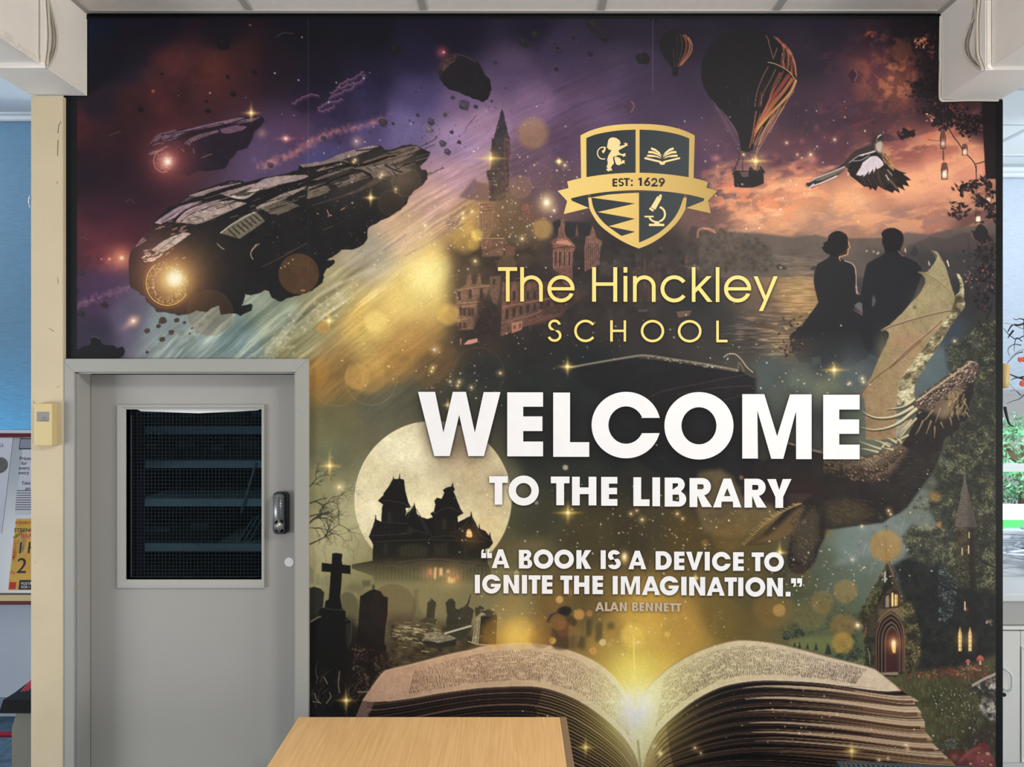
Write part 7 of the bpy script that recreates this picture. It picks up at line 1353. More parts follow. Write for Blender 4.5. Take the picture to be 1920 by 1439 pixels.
# head
head = D7('1500 238,1545 236,1600 255,1630 285,1642 320,1640 370,1605 430,1580 480,1572 560,1560 640,1545 690,1520 740,1512 820,1512 900,1490 930,1470 965,1440 960,1402 980,1392 1060,1350 1080,1315 1130,1312 1180,1280 1130,1230 1160,1170 1300,1000 1400,820 1300,700 1250,760 1180,800 1100,850 1000,880 920,880 860,830 800,812 760,860 715,905 672,980 610,1050 560,1130 505,1200 452,1270 400,1340 352,1390 300,1440 262')
poly(head, (40, 35, 33), .98, rgh=1.2, step=3, seed=14, pid=DRAG, nz=((2, .15),))
hm = region(head)
def headpaint():
    poly(D7('1500 238,1600 250,1640 310,1600 420,1480 500,1440 600,1360 660,1320 800,1280 900,1180 930,1080 860,960 820,860 790,830 750,905 672,1050 560,1200 452,1340 352,1440 262'), (118, 94, 78), .9, soft=4)
    poly(D7('1440 500,1400 640,1340 700,1300 860,1180 960,1200 800,1330 600'), (136, 116, 80), .75, soft=5); poly(D7('1120 540,1220 510,1240 580,1150 620,1080 610'), (38, 28, 28), .85, soft=4); poly(D7('1440 262,1340 350,1290 400,1330 400,1400 330,1470 280'), (44, 34, 32), .85, soft=2); line(D7('1500 240,1580 250,1625 280'), 3, (196, 170, 140), .8, soft=2)
    poly(D7('1640 400,1500 560,1430 700,1400 980,1310 1180,1560 900,1600 600'), (34, 31, 31), .75, soft=5)
    r = np.random.RandomState(22)
    for q in range(560):
        u = r.rand(); v = r.normal(0, .34); X = 900 + 700 * u; Y = 700 - 380 * u + v * 190 + 40; g = r.uniform(.35, 1.15) * (1 - .35 * max(0, v)); s = r.uniform(1.3, 3.2)
        P = D7(f'{X} {Y},0 0')[0]; ell(P[0] + .6, P[1] + .9, s, s * .66, (40, 28, 27), -.5, .8, n=8); ell(P[0], P[1], s * .85, s * .5, np.array((204, 174, 146)) * g, -.5, .9, n=8)
    for q in range(60): X = r.uniform(1280, 1480); Y = r.uniform(560, 860); P = D7(f'{X} {Y},0 0')[0]; line([P, (P[0] - 3, P[1] + r.uniform(4, 9))], 2.2, np.array((176, 146, 100)) * r.uniform(.6, 1), .75, False)
    for q in range(16): X = 880 + 42 * q; P = D7(f'{X} {684 - .715 * (X - 900)},0 0')[0]; line([(P[0], P[1] + 3), (P[0] + 8, P[1] - 1)], 2.6, (196, 176, 136), .7, False)
b_ = IMG.copy(); headpaint(); IMG[:] = b_ + hm[..., None] * (IMG - b_)
for s_, w_ in (('860 700,780 760,680 800,530 815', 6), ('840 790,740 850,640 895,520 920,400 918,300 885,238 845', 7.5), ('880 815,800 880,700 960,600 1015,480 1052,350 1062,215 1035', 8.5)):
    p_ = np.array(D7(s_)); line(p_ + [0, 2.4], w_, (60, 52, 42), .9, w1=.8, pid=DRAG); line(p_, w_ * .8, (176, 166, 124), .97, w1=.6); line(p_ + [0, -1], w_ * .3, (226, 216, 178), .8, w1=.4)
for s_ in ('960 960,920 1050,870 1130', '1060 960,1030 1040,1000 1120', '1105 1030,1100 1160', '1180 980,1210 1045', '1290 920,1310 1020', '1370 840,1395 945', '1460 730,1515 835', '1490 860,1510 910', '1080 830,1000 930,960 960', '1170 810,1110 980'): line(D7(s_), 3.6, (150, 122, 92), .9, w1=.7, pid=DRAG)
for s_ in ('780 1130,680 1180,630 1200', '620 1200,530 1155', '640 1215,590 1170', '560 1260,460 1210,385 1190', '480 1270,520 1220,600 1250', '600 1300,490 1280', '450 1290,330 1250,200 1200', '420 1330,300 1300,215 1290', '700 1210,640 1150', '880 930,780 1040,690 1160', '820 950,700 1100'): line(D7(s_), 4.4, (196, 176, 130), .92, w1=.6, pid=DRAG); 

# ---- moon and haunted house ----
glow(812, 937, 190, (150, 140, 90), .35, 'n')
disc(812, 937, 147, (222, 208, 164), .97, 2, pid=MOON)
ms = win(812 - 148, 937 - 148, 812 + 148, 937 + 148); mm = np.clip((147 - np.hypot(MX[ms] - 812, MY[ms] - 937)) / 2 + .5, 0, 1)
b_full = IMG.copy()
glow(750, 850, 70, (244, 234, 190), .8, 'n'); glow(800, 960, 70, (244, 228, 176), .7, 'n'); glow(700, 960, 50, (240, 228, 184), .6, 'n'); glow(860, 860, 66, (170, 146, 116), .6, 'n'); glow(900, 900, 70, (176, 152, 110), .5, 'n'); glow(745, 905, 40, (190, 172, 128), .55, 'n'); glow(925, 960, 40, (196, 170, 116), .5, 'n'); glow(690, 880, 34, (206, 190, 140), .5, 'n')
IMG[ms] *= (1 + .07 * N3[ms] + .05 * N2[ms] + .03 * N1[ms])[..., None]
for (x, y, w_, h_) in ((835, 800, 60, 46), (850, 830, 50, 30), (940, 905, 30, 30)): glow(x, y, w_, (128, 108, 92), .55, 'n', ry=h_)
line([(666, 955), (690, 938), (720, 935)], 2, (220, 180, 110), .4, soft=3); glow(760, 830, 2, (150, 150, 100), .6, 'n'); glow(905, 830, 20, (150, 128, 100), .3, 'n')
for q in range(40): glow(rs.uniform(700, 900), rs.uniform(860, 940), rs.uniform(1, 2.4), (222, 204, 160), .35, 'n')
disc(912, 1008, 38, (206, 168, 96), .25, 1.5, .1)
tmp_ = IMG[ms].copy(); IMG[:] = b_full; IMG[ms] += mm[..., None] * (tmp_ - IMG[ms]); np.clip(IMG, 0, 1, out=IMG)
t_ = np.linspace(2.6, 4.5, 24); line(np.stack([812 + 146.5 * np.cos(t_), 937 + 146.5 * np.sin(t_)], 1), 1.4, (244, 234, 190), .7, False)
t_ = np.linspace(-.75, .9, 24); line(np.stack([812 + 146 * np.cos(t_), 937 + 146 * np.sin(t_)], 1), 2, (220, 196, 140), .55, False)
b_full = IMG.copy(); poly([(600, 1060), (700, 1052), (830, 1048), (960, 1060), (1000, 1100), (1000, 1180), (600, 1180)], (132, 124, 82), .95, soft=12); IMG[:] = b_full + .9 * (IMG - b_full)
# mist and hazy trees
for (x, y, rx, ry, c, a) in ((640, 1040, 70, 60, (178, 170, 122), .5), (760, 1120, 160, 40, (136, 128, 84), .55), (900, 1120, 90, 40, (120, 110, 74), .5)): glow(x, y, rx, c, a, 'n', ry=ry)
def twig(x, y, an, L, w, col, a, d, r, spread=.55):
    n = 3; pts = [(x, y)]
    for k in range(n): an += r.uniform(-.22, .22); x += L / n * math.cos(an); y += L / n * math.sin(an); pts.append((x, y))
    line(pts, w, col, a, False, w1=w * .6)
    if d > 0:
        for k in range(r.randint(2, 4)): twig(*pts[r.randint(1, n + 1)], an + r.choice((-1, 1)) * r.uniform(.25, spread + .3), L * r.uniform(.5, .8), w * .65, col, a, d - 1, r, spread)
def trees_left():
    r = np.random.RandomState(31)
    for (x, y, an, L, w, d) in ((579, 982, -.62, 42, 3.4, 4), (579, 945, -.5, 36, 2.6, 4), (579, 1022, -.62, 50, 3.0, 4), (579, 915, -.9, 30, 2.2, 4), (579, 970, -.15, 44, 2.2, 4), (600, 960, -.8, 36, 1.8, 3), (579, 990, .2, 34, 1.6, 3)): twig(x, y, an, L, w, (48, 44, 35), .85, 5, r)
    for (x, y, an, L, w, d) in ((612, 1060, -1.5, 32, 1.6, 4), (664, 1056, -1.6, 30, 2, 4), (664, 1050, -1.0, 26, 1.4, 4), (664, 1050, -2.1, 26, 1.4, 4), (690, 1056, -1.4, 20, 1.2, 3), (590, 1068, -1.4, 22, 1.2, 3)): twig(x, y, an, L, w, (128, 120, 86), .6, d, r)
    for (x, y) in ((965, 1080), (990, 1086), (940, 1080)): twig(x, y, -1.5, 26, 1.4, (76, 70, 50), .45, 4, r)
    for (x, y) in ((1180, 1090), (1240, 1090), (1210, 1080), (1270, 1100)): twig(x, y, -1.3, 30, 1.4, (46, 46, 38), .4, 4, r)
trees_left()
for (x, y, w_, h_) in ((582, 1070, 14, 24), (596, 1080, 8, 18), (604, 1086, 7, 12), (612, 1084, 6, 16)): poly([(x - w_ / 2, y + h_), (x - w_ / 2, y), (x, y - h_ * .35), (x + w_ / 2, y), (x + w_ / 2, y + h_)], (124, 122, 90), .6, soft=1.5)
M5 = lambda s: T(640, 780, 5.33, s)
hs = M5('310 1439,318 1290,300 1250,275 1210,295 1160,318 1100,335 1040,343 985,352 1040,400 1062,405 930,418 888,365 850,420 795,425 770,465 720,500 660,516 632,520 600,526 632,572 632,583 574,588 630,625 640,642 762,672 870,692 916,640 924,650 962,635 1005,700 930,722 905,729 862,738 905,758 985,800 1015,860 1032,915 1015,890 978,925 952,940 890,930 850,955 820,1000 830,1030 770,1015 742,1050 718,1100 706,1114 664,1120 706,1135 738,1120 755,1150 830,1175 890,1190 930,1220 975,1160 1010,1165 1066,1290 1002,1297 955,1308 1010,1362 1112,1370 1130,1378 1075,1388 1132,1410 1140,1440 1152,1475 1200,1486 1160,1496 1222,1516 1270,1480 1322,1440 1335,1440 1439') + T(570, 860, 4.8, '1650 880,1655 950,1680 1000,1690 1050,1680 1190,640 1190,620 1060,430 990,430 955,620 920')
poly(hs, None, .98, grad=(0, 1000, (28, 27, 25), 0, 1062, (50, 46, 32)), pid=HOUSE, rgh=.5, seed=5, fade=(800, 1046, 800, 1098), nz=((2, .1),))
poly(hs, (27, 26, 24), .8, fade=(800, 990, 800, 1060))
def houselines():
    L = (70, 66, 52)
    for s_ in ('420 845,600 870,690 915', '400 1060,660 1080', '640 1010,725 910,900 1200', '660 1030,722 940,860 1170', '925 985,1060 920,1220 975', '300 1200,500 1190,700 1180', '1085 1180,1200 1130,1290 1010', '320 1260,900 1240,1440 1260', '600 1180,740 1150,860 1180', '1300 1020,1390 1190,1510 1260', '900 1215,1100 1200,1160 1230'): line(M5(s_), 1.3, L, .75)
    for x_ in range(330, 520, 26): line(M5(f'{x_} 1100,{x_} 1200'), 1, (58, 54, 44), .6, False)
    for x_ in range(940, 1160, 22): line(M5(f'{x_} 1040,{x_} 1200'), 1, (62, 58, 46), .6, False)
    for x_ in range(430, 620, 30): line(M5(f'{x_} 930,{x_} 1060'), 1, (54, 50, 42), .5, False)
    for x_, y_, w_, h_ in ((480, 1020, 26, 60), (690, 1140, 40, 30), (1030, 1080, 24, 60), (440, 1340, 30, 60), (1240, 1370, 30, 60)): poly(M5(f'{x_ - w_} {y_ + h_},{x_ - w_} {y_ - h_ * .4},{x_} {y_ - h_},{x_ + w_} {y_ - h_ * .4},{x_ + w_} {y_ + h_}'), (44, 42, 36), .9); line(M5(f'{x_} {y_ - h_},{x_} {y_ + h_}'), 1, (74, 68, 52), .6, False)
    poly(M5('570 1310,720 1275,860 1310,850 1410,580 1410'), (74, 68, 44), .55, soft=2); poly(M5('920 1290,1060 1270,1070 1400,930 1400'), (64, 60, 42), .55, soft=2)
    for x_ in range(585, 860, 38): line(M5(f'{x_} 1300,{x_} 1410'), 1.1, (40, 37, 28), .8, False)
    for x_ in range(925, 1070, 34): line(M5(f'{x_} 1290,{x_} 1400'), 1.1, (40, 37, 28), .8, False)
    for s_ in ('840 935,1180 905,1640 950', '600 960,900 975,1180 930,1680 1000', '1000 940,1190 905,1400 940'): line(T(570, 860, 4.8, s_), 1.4, (92, 84, 60), .7)
    for k in range(30): line(T(570, 860, 4.8, f'{650 + 34 * k} 960,{650 + 34 * k} 1100'), 1, (40, 37, 28), .4, False)
    for k in range(24): line(T(570, 860, 4.8, f'{1000 + 26 * k} 880,{1000 + 26 * k} 930'), .9, (84, 78, 58), .4, False)
houselines()
glow(884, 1005, 26, (150, 84, 30), .45)
poly(curve(M5('1248 1190,1256 1150,1278 1132,1300 1160,1308 1200,1290 1218,1255 1210')), (255, 190, 100), .97); line(M5('1278 1135,1280 1215'), 1, (110, 60, 30), .8); line(M5('1250 1185,1305 1180'), 1, (110, 60, 30), .8); glow(880, 1001, 5, (255, 236, 180), .7)
glow(806, 1075, 20, (150, 84, 40), .5); glow(845, 1082, 26, (170, 96, 40), .6)
for s_, c_ in (('1122 1000,1148 990,1150 1045,1122 1050', (214, 130, 84)), ('1175 985,1193 980,1186 1088,1170 1085', (255, 206, 130)), ('1218 990,1246 985,1244 1055,1218 1058', (250, 190, 120)), ('1288 1005,1306 1000,1306 1030,1288 1032', (250, 190, 120)), ('1296 1070,1316 1062,1314 1120,1296 1122', (255, 206, 120)), ('1322 1080,1340 1085,1340 1122,1322 1122', (255, 220, 140)), ('1345 1075,1362 1070,1362 1118,1345 1120', (244, 170, 90)), ('1376 1050,1394 1050,1390 1090,1376 1094', (226, 140, 74))): poly(T(570, 860, 4.8, s_), c_, .92, soft=.7)
# graveyard
Y3 = lambda s: T(570, 1020, 4.8, s)
gm = region([(579, 1200), (700, 1180), (760, 1120), (960, 1150), (960, 1220), (820, 1240), (720, 1270), (690, 1320), (660, 1345), (579, 1345)])
poly(Y3('760 640,1000 640,1240 700,1500 760,1650 900,1300 1000,800 1110,700 1000'), (76, 66, 44), .6, soft=6, nz=((2, .2),)); dabs(1000, region(Y3('740 700,1500 760,1560 900,1240 1010,880 1090,740 1000')), [(40, 34, 26), (60, 52, 36), (88, 78, 52), (110, 98, 68)], 1.6, 4, 41, .5, rot=.1, asp=3)
for q in range(110):
    x = rs.uniform(790, 1180); y = 690 + (x - 780) * .35 * rs.rand() + rs.uniform(0, 240) * rs.rand() + rs.uniform(-10, 20); p = Y3(f'{x} {y},0 0')[0]; L = rs.uniform(4, 13); line([p, (p[0] + L, p[1] + rs.uniform(0, 2.5))], rs.uniform(1, 2.4), (190, 176, 134) if rs.rand() < .6 else (110, 98, 70), .7, False)
poly(Y3('330 460,380 430,420 440,480 480,500 600,500 700,340 700'), (92, 88, 62), .8, soft=1.5); poly(Y3('360 400,440 350,520 370,560 420,480 460'), (104, 100, 70), .6, soft=3); poly(Y3('440 430,470 440,490 500,470 490'), (150, 142, 106), .7, soft=1)
poly(Y3('520 330,600 330,595 380,530 390'), (84, 82, 58), .7, soft=1.2); poly(Y3('610 380,625 360,640 380,635 420,612 420'), (70, 68, 50), .8)
poly(Y3('978 415,1005 405,1045 418,1040 435,1022 440,1030 560,1050 600,1058 650,950 645,965 600,985 560,992 440'), (112, 104, 72), .7, soft=.8)
for s_, c_ in (('1100 670,1112 530,1148 488,1188 530,1175 672', (62, 57, 44)), ('1030 705,1085 668,1200 680,1185 725', (74, 66, 48)), ('1278 720,1290 640,1275 530,1300 500,1332 492,1362 525,1362 585,1395 592,1420 570,1412 730', (56, 54, 42)), ('1412 585,1455 555,1488 455,1500 450,1500 480,1478 560,1530 600,1500 735,1415 735', (60, 57, 44)), ('1538 575,1585 558,1620 578,1612 650,1545 660', (66, 60, 44)), ('1280 720,1420 730,1500 740,1440 790,1280 800', (62, 60, 48))): poly(Y3(s_), c_, .92, rgh=.6, seed=len(s_), nz=((2, .15),))
line(Y3('1460 540,1490 460'), 2, (150, 140, 108), .7); line(Y3('1120 530,1148 490'), 1, (150, 140, 104), .6)
poly(Y3('1550 660,1600 614,1642 640,1592 655,1572 900,1508 890'), (150, 140, 108), .95, nz=((1, .1),)); poly(Y3('1592 655,1738 655,1730 905,1572 905'), None, .97, grad=(901, 1157, (40, 36, 30), 930, 1205, (96, 74, 36)), nz=((2, .15),)); poly(Y3('1600 614,1660 590,1720 620,1738 655,1592 655,1642 640'), (66, 60, 46), .9); line(Y3('1550 700,1530 880'), 1.2, (70, 62, 48), .8); line(Y3('1575 690,1558 890'), 1, (84, 76, 58), .8)
poly(Y3('1062 862,1108 805,1180 788,1260 810,1340 830,1372 855,1330 882,1210 892,1110 872'), (132, 122, 98), .95, rgh=1, seed=3, nz=((1, .2), (2, .25))); poly(Y3('1072 868,1110 875,1210 895,1372 858,1365 915,1215 940,1090 920'), (44, 46, 40), .95, rgh=.6); poly(Y3('1275 810,1500 742,1510 765,1430 872,1370 850'), (58, 60, 48), .95); line(Y3('1270 808,1400 770,1500 742'), 3.4, (196, 188, 160), .9); line(Y3('1480 880,1560 905,1700 918'), 2, (196, 180, 132), .8)
for s_, c_ in (('1120 800,1150 790,1180 815', 0), ('1080 860,1200 870,1330 850', 1)): line(Y3(s_), 1.4, (90, 82, 66), .7)
poly(Y3('45 400,90 388,150 405,182 440,172 560,142 660,45 690'), (40, 40, 32), .96, pid=None, nz=((2, .1),)); poly(Y3('470 875,490 700,505 470,530 460,555 440,600 415,640 412,690 430,715 470,755 485,752 640,738 720,725 850,725 910,742 915,738 975,640 962,520 900,470 885'), (31, 27, 25), .97, pid=GRAVE, nz=((2, .12),)); line(Y3('505 470,555 440,610 414'), 1.2, (120, 110, 80), .5); disc(736, 1140, 44, (70, 44, 36), .22, 1.5); poly(Y3('430 880,560 900,740 975,770 1000,760 1060,500 1000'), (36, 30, 26), .85, soft=2)
poly([(579, 1160), (660, 1160), (720, 1230), (700, 1290), (670, 1340), (579, 1345)], (22, 20, 19), .8, soft=6); poly(Y3('760 690,790 690,785 780,755 800'), (84, 78, 56), .7)
dabs(420, region(Y3('440 900,700 980,880 1100,700 1200,600 1400,430 1400')), [(20, 17, 16), (44, 32, 28), (76, 50, 42), (104, 84, 64)], 1.4, 3.4, 42, .7)
poly(Y3('255 85,300 84,345 92,340 150,345 188,420 196,418 275,342 266,335 380,325 478,335 540,345 588,375 606,375 665,420 690,428 722,420 860,410 935,380 1000,385 1200,45 1240,48 720,60 700,130 660,142 592,185 572,192 520,222 498,232 380,240 256,158 250,160 172,248 182'), (17, 17, 17), .98, pid=CROSS, nz=((2, .08),)); line(Y3('60 704,130 662,150 658'), 2.2, (140, 134, 110), .8); line(Y3('375 690,420 690,426 760,416 900'), 2.2, (84, 84, 68), .6); line(Y3('185 572,230 590,330 596,372 604'), 1.2, (100, 96, 76), .6); poly(Y3('375 720,425 715,415 920,385 960'), (58, 60, 50), .6, soft=1.5)
for q in range(60):
    x = rs.uniform(582, 690); y = rs.uniform(1270, 1345); a = rs.uniform(-2.4, -.7); L = rs.uniform(14, 40); line([(x, y), (x + L * .5 * math.cos(a), y + L * .5 * math.sin(a)), (x + L * math.cos(a + .25), y + L * math.sin(a + .25))], 1.1, (84, 64, 46) if rs.rand() < .7 else (140, 124, 100), .5, True, w1=.5)
for s_ in ('95 1350,110 1400,150 1439', '230 1340,240 1380,200 1439', '320 1150,310 1260,320 1340', '180 1200,210 1260', '490 1335,580 1335', '80 1420,130 1430'): line(Y3(s_), 1.6, (160, 142, 116), .75)

# ---- the glowing open book ----
R6 = lambda s: T(1180, 1180, 4.8, s); R8 = lambda s: T(1480, 1200, 4.8, s); L5 = lambda s: T(880, 1100, 4.8, s)
lt = curve([(679, 1314), (697, 1289), (718, 1262), (732, 1255.5), (768, 1247), (841, 1228), (880, 1220), (903, 1214), (942, 1209), (984, 1207), (1026, 1211), (1068, 1221), (1109, 1238), (1141, 1260), (1161, 1283), (1178, 1311), (1190, 1345)], False)
lb = curve([(679, 1315), (700, 1317), (726, 1315.5), (775, 1309), (820, 1301), (862, 1295), (903, 1290), (942, 1288), (980, 1287), (1012, 1289), (1047, 1298), (1088, 1316), (1130, 1345), (1161, 1373), (1182, 1400), (1195, 1430), (1200, 1460)], False)
rt = curve([(1196, 1345), (1211, 1297), (1232, 1272), (1263, 1247), (1305, 1224), (1347, 1209), (1380, 1202), (1409, 1202), (1451, 1207), (1503, 1219), (1551, 1232), (1600, 1244), (1636, 1254), (1653, 1265), (1678, 1285), (1688, 1294)], False)
rb = curve([(1202, 1460), (1207, 1434), (1217, 1405), (1232, 1376), (1249, 1356), (1274, 1334), (1305, 1311), (1347, 1290), (1388, 1280), (1430, 1276), (1480, 1277), (1530, 1280), (1580, 1286), (1613, 1291), (1657, 1296), (1688, 1295)], False)
# blocks of leaves beneath the pages
lblock = list(lb) + [(1200, 1481), (640, 1481), (668, 1345)]
poly(lblock, (32, 25, 22), .98, pid=BOOK, nz=((3, .1),)); poly([(679, 1316), (702, 1318), (690, 1345), (667, 1345)], (120, 96, 84), .95)
def along(c, t):
    f = t * (len(c) - 1); i = min(int(f), len(c) - 2); return c[i] + (c[i + 1] - c[i]) * (f - i)
for k in range(22):
    u = (k + 1) / 22.0; pts = []
    for t in np.linspace(.03, 1, 26):
        p = along(lb, t); q = np.array((700 + 500 * t, 1500 - 90 * math.sin(math.pi * t) * (1 - .3 * t) + (0 if t < .7 else 0))); pts.append(p + (q - p) * u ** 1.2)
    c = np.array([(98, 72, 58), (70, 50, 42), (132, 102, 84), (54, 40, 34)][k % 4], float); line(pts, 2.0 if k % 3 else 3.2, c, .8, False); line(np.array(pts[14:]) , 1.6, (196, 156, 92), .45, False)
rblock = [(1202, 1481)] + list(rb) + [(1700, 1302), (1723, 1315), (1714, 1318), (1729, 1338), (1726, 1341), (1734, 1354), (1735, 1371), (1742, 1380), (1751, 1390), (1748, 1393), (1758, 1403), (1772, 1417), (1784, 1426), (1792, 1437), (1796, 1481)]
poly(rblock, (24, 19, 19), .98, pid=BOOK, nz=((3, .12),))
rm = region(rblock)
def rightblock():
    ends = [(1700, 1303), (1723, 1315), (1716, 1319), (1729, 1338), (1727, 1342), (1734, 1356), (1735, 1371), (1744, 1382), (1750, 1392), (1758, 1404), (1772, 1417), (1786, 1428), (1792, 1437), (1796, 1460), (1796, 1480)]
    ec = curve(ends, False)
    def lay_leaf(u, w, c, a, t0=0., t1=1., w1=None):
        e = along(ec, u); pts = []
        for t in np.linspace(t0, t1, 40):
            p = along(rb, .04 + .96 * t); k = (p[0] - 1203) / 485.0; ch = 1452 - 157 * k
            pts.append((1205 + 8 * u + (e[0] - 1205 - 8 * u) * k, 1448 + 34 * u + (e[1] - 1448 - 34 * u) * k + (p[1] - ch) * (1 - .62 * u)))
        line(pts, w, c, a, False, w1=w1)
    for k in range(15):
        u = (k + .5) / 15.0; lay_leaf(u, 1.6, [(92, 66, 50), (60, 42, 36), (76, 52, 42)][k % 3], .5, 0, 1, 10)
    for q in range(130):
        u = rs.rand(); c = np.array((206, 160, 112)) * rs.uniform(.4, 1.0); lay_leaf(u, .7, c, .5, rs.uniform(.5, .8), 1.0, rs.uniform(1.5, 4))
    for u, w_ in ((.06, 10), (.20, 12), (.36, 10), (.5, 9), (.62, 9), (.72, 7)):
        lay_leaf(u, .8, (216, 188, 152), .8, .5, 1.0, w_ * 1.6); lay_leaf(u + .04, 1, (70, 42, 28), .7, .4, .97, w_ * .6)
    for k in range(40):
        u = (k + .5) / 40.0; c = [(122, 88, 66), (80, 56, 46), (164, 124, 94), (60, 44, 38), (140, 96, 70)][k % 5]
        lay_leaf(u, (1.3, 1.8, 1.0, 1.5, 1.2)[k % 5], c, .6); lay_leaf(u, 1.5, (206, 164, 96), .5, 0, .22)
    for u in (.03, .12, .24, .34, .44, .56, .66, .78, .9): lay_leaf(u, 1.0, (17, 14, 16), .9, .12, .45, 7); lay_leaf(u, 7, (17, 14, 16), .9, .45, .80, .8)
b_ = IMG.copy(); rightblock(); IMG[:] = b_ + rm[..., None] * (IMG - b_)
lpage = list(lt) + list(lb[::-1]); rpage = list(rt) + list(rb[::-1])
poly(list(lt[-16:]) + [(1196, 1345)] + list(rt[:14]) + list(rb[12::-1]) + [(1201, 1481)] + list(lb[:-16:-1]), (214, 196, 120), .95, soft=1.5, pid=BOOK)
poly(lpage, None, 1, grad=(690, 1300, (184, 144, 116), 1130, 1290, (206, 180, 138)), pid=BOOK, nz=((2, .05), (3, .04), (1, .03)))
poly(rpage, None, 1, grad=(1230, 1330, (206, 190, 132), 1560, 1260, (206, 182, 154)), pid=BOOK, nz=((2, .05), (3, .04), (1, .03)))
line(lt[6:], 3, (236, 206, 168), .35, False, soft=2); line(lb[12:], 3, (226, 190, 150), .5, False); line(rt, 2.4, (150, 120, 92), .6, False); line(rb[20:], 2.6, (228, 206, 180), .7, False); line(np.array(rb[10:]) + [0, 3], 2.6, (84, 60, 50), .7, False); line(np.array(lb[10:]) + [0, 3.4], 3, (76, 54, 44), .7, False)
def rows(top, bot, n, u0, u1, v0, v1, col, seed, dens, skip=.07):
    r = np.random.RandomState(seed)
    for k in range(n):
        v = v0 + (v1 - v0) * k / (n - 1); ub = u1(v) if callable(u1) else u1; ua = u0(v) if callable(u0) else u0
        u = ua; gap = 0
        while u < ub:
            if r.rand() < skip: u += 3.4 / dens; continue
            p = along(top, u); q = along(bot, u); s = along(top, min(1, u + .004)) - p; s = s / max(np.hypot(*s), 1e-6); X = p + (q - p) * v; h = (0.9 + 2.6 * v) * r.uniform(.5, 1.15)
            nn = np.array((s[1] * .3 - .25, 1.0)); line([X - nn * h * .5, X + nn * h * .5 + s * r.uniform(-.6, 1.2)], 1.25, col, r.uniform(.35, .85), False); u += r.uniform(.7, 1.5) / dens
rows(lt, lb, 19, lambda v: .27 - .10 * v, .90, .16, .84, (70, 46, 38), 3, 185)
rows(rt, rb, 19, .17, lambda v: .78 + .06 * v, .12, .80, (58, 48, 42), 4, 215)
for s_ in ('400 420,560 420,780 440', ): line(R8(s_), 1.4, (150, 116, 92), .7)
glow(1688, 1292, 5, (150, 70, 60), .5, 'n')
for k in range(3): glow(1192, 1335, 130 - 34 * k, (240, 206, 70), .36)
glow(1192, 1290, 60, (250, 220, 60), .35, ry=90); glow(1194, 1400, 40, (200, 190, 90), .4, ry=70)
glow(1193, 1330, 52, (250, 244, 190), .55, 'n'); glow(1193, 1326, 33, (240, 238, 236), .85, 'n'); glow(1188, 1345, 30, (226, 224, 226), .6, 'n', ry=40)
line([(1188, 1195), (1191, 1320)], 3, (250, 224, 110), .75, False, soft=2.5); line([(1193, 1317), (1300, 1316)], 2, (240, 236, 206), .5, False, w1=.6, soft=2); line([(1090, 1318), (1193, 1317)], 2, (250, 246, 226), .35, False, soft=2)
for a in np.linspace(-2.9, -.2, 10): line([(1193, 1328), (1193 + 95 * math.cos(a), 1328 + 95 * math.sin(a))], 3, (255, 240, 150), .22, False, w1=.5, soft=3)
line([(1196, 1390), (1201, 1439), (1202, 1470)], 3, (110, 96, 50), .5, False, soft=3)
# the figure beyond the book
poly(curve(L5('690 300,720 240,780 230,800 200,850 180,900 190,920 230,900 250,960 300,965 340,940 360,900 350,890 440,890 560,760 560,740 450,735 330,700 330')), (62, 46, 34), .6, soft=1.2); poly(curve(L5('800 215,850 182,905 192,918 228,880 262,820 255')), (40, 37, 32), .9, soft=.8); line(L5('735 265,750 240,790 235'), 2.4, (60, 54, 46), .7); line(L5('690 310,720 250,770 232'), 1.6, (170, 150, 110), .5)
for s_, a_ in (('1050 300,1100 290,1100 440,1050 460', .6), ('1140 340,1200 320,1200 500,1130 500', .55), ('1240 330,1300 320,1310 380,1240 400', .5), ('960 540,1000 440,1040 450,1040 580', .6), ('900 450,960 440,950 560,900 560', .4)): poly(L5(s_), (66, 58, 42), a_, soft=2)
line(L5('970 520,1000 445,1035 440,1045 300'), 1.6, (130, 116, 84), .6)

